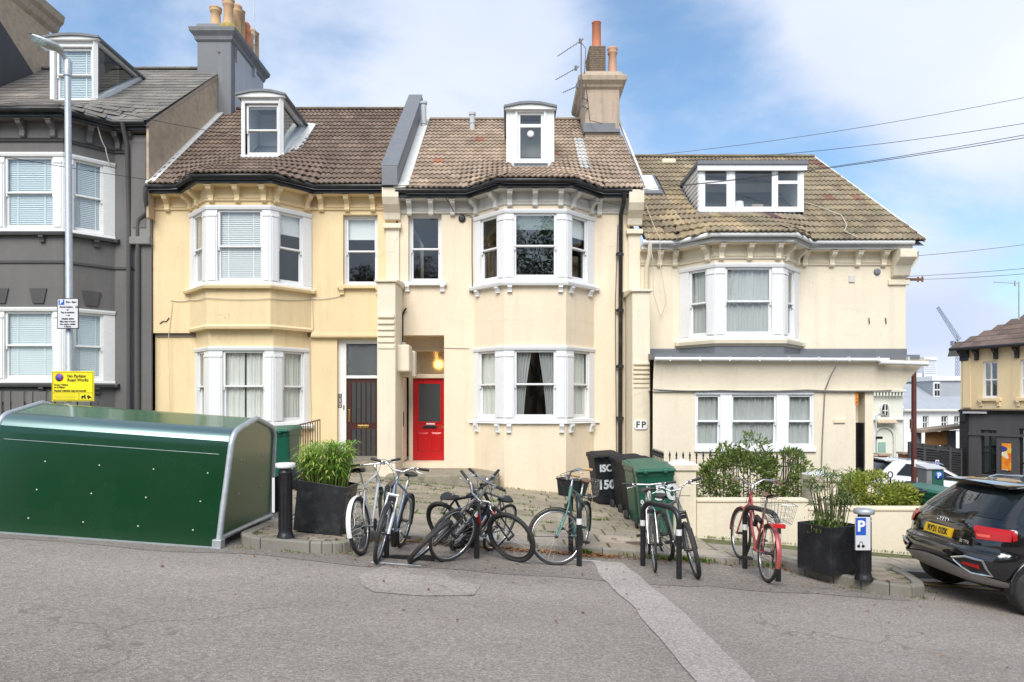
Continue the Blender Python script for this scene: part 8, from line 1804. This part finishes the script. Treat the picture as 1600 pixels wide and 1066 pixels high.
# ================================================================== litter, leaves and weeds
def scatter(name, n, fn, size, m, label, cat, asp=.6, flat=True, seed=1):
    rs_ = random.Random(seed); vs = []; fs = []; k = 0
    for _ in range(n):
        x, y, z_ = fn(rs_); a = rs_.uniform(0, 6.28); l = size*rs_.uniform(.5, 1.3)
        if flat: d = Vector((math.cos(a), math.sin(a), rs_.uniform(-.1, .35))); s = Vector((-math.sin(a), math.cos(a), rs_.uniform(-.3, .3)))*asp; p = Vector((x, y, z_+.010))
        else: d = Vector((math.cos(a)*.45, math.sin(a)*.45, 1)).normalized(); s = Vector((-math.sin(a), math.cos(a), 0))*asp; p = Vector((x, y, z_))
        vs += [p, p+d*l*.5+s*l/2+Vector((0, 0, .006)), p+d*l, p+d*l*.5-s*l/2+Vector((0, 0, .004))]; fs.append((k, k+1, k+2, k+3)); k += 4
    b = MB(); b.add(vs, fs); return b.build(name, MT[m], None, kind='stuff', label=label, cat=cat)
def gut(r_): x = r_.choice([r_.uniform(-2, 5), r_.gauss(.1, .25), r_.gauss(.65, .25), r_.gauss(1.1, .2), r_.gauss(-1.6, .15), r_.gauss(-.6, .3)]); y = 9.2-abs(r_.gauss(0, .10)); return x, y, zg(x, y)
scatter('fallen_leaves', 1500, gut, .055, 'deadleaf', 'brown fallen leaves gathered along the kerb gutter', 'leaves')
def rd(r_):
    x = r_.uniform(-3.5, 4.5); y = r_.choice([r_.uniform(7.3, 9.1), r_.gauss(8.2, .3), r_.uniform(5.5, 8)]); return x, y, zg(x, y)
scatter('fallen_leaves', 170, rd, .038, 'deadleaf', 'scattered brown leaves under the bicycles on the road', 'leaves', seed=3)
def pav(r_):
    x = r_.choice([r_.gauss(1.7, .3), r_.gauss(2.0, .2), r_.uniform(-3, 6)]); y = r_.choice([r_.uniform(10, 12.8), r_.uniform(9.6, 15)]); return x, y, zp(x, y)+.004
scatter('fallen_leaves', 170, pav, .05, 'deadleaf', 'brown leaves lying on the paving near the bins', 'leaves', seed=4)
rw = random.Random(12); cl_ = [(rw.uniform(-3, 2.6), rw.uniform(10.0, 15), rw.uniform(.03, .16)) for _ in range(70)]
def wd(r_): c = r_.choice(cl_); x = c[0]+r_.gauss(0, c[2]); y = c[1]+r_.gauss(0, .02); return x, y, zp(x, y)-.01
scatter('weeds', 3200, wd, .045, 'weed', 'small green weeds growing in the paving joints', 'weeds', .25, False, seed=6)
def wd2(r_):
    c = r_.choice([(-.95, .12), (-.8, .15), (2.45, .14), (2.3, .10), (.95, .05), (1.95, .2), (3.4, .1), (-2.0, .1)]); x = c[0]+r_.gauss(0, c[1]); y = 9.2+r_.gauss(0, .03); return x, y, zg(x, y)
scatter('weeds', 1100, wd2, .075, 'weed', 'tufts of bright weeds growing in the gutter below the kerb', 'weeds', .25, False, seed=7)
def wd3(r_):
    c = r_.choice([0, 1, 2]); 
    if c == 0: x = r_.uniform(3, 6.5); y = 10.97
    elif c == 1: x = r_.uniform(-.7, 2.4); y = 15.62 if x < 1.2 else 16.2
    else: x = r_.uniform(-2.6, -.4); y = 14.96
    return x, y, zp(x, y)-.01
scatter('weeds', 900, wd3, .045, 'weed', 'thin line of weeds along the wall bases', 'weeds', .25, False, seed=8)
# moss and weeds around islands
def wd4(r_):
    P = r_.choice([(-3.1, 7.98), (-2.5, 7.97), (-1.95, 8.1), (4.0, 8.2), (4.6, 7.9), (4.9, 8.3), (3.7, 8.7), (-1.75, 8.9)]); x = P[0]+r_.gauss(0, .12); y = P[1]+r_.gauss(0, .05); return x, y, zg(x, y)
scatter('weeds', 380, wd4, .035, 'weed', 'moss and small weeds at the foot of the traffic islands', 'weeds', .3, False, seed=9)
b = MB(); xg, yg = G(948, 868); yg = 9.75; xg = PX(975, 9.75)
b.box(xg-.02, xg+.42, yg, yg+.22, zp(xg+.2, yg)-.02, zp(xg+.2, yg)+.008); dc = b.build('drain_cover', MT['rust'], bed if False else None, kind='structure', bev=.004)
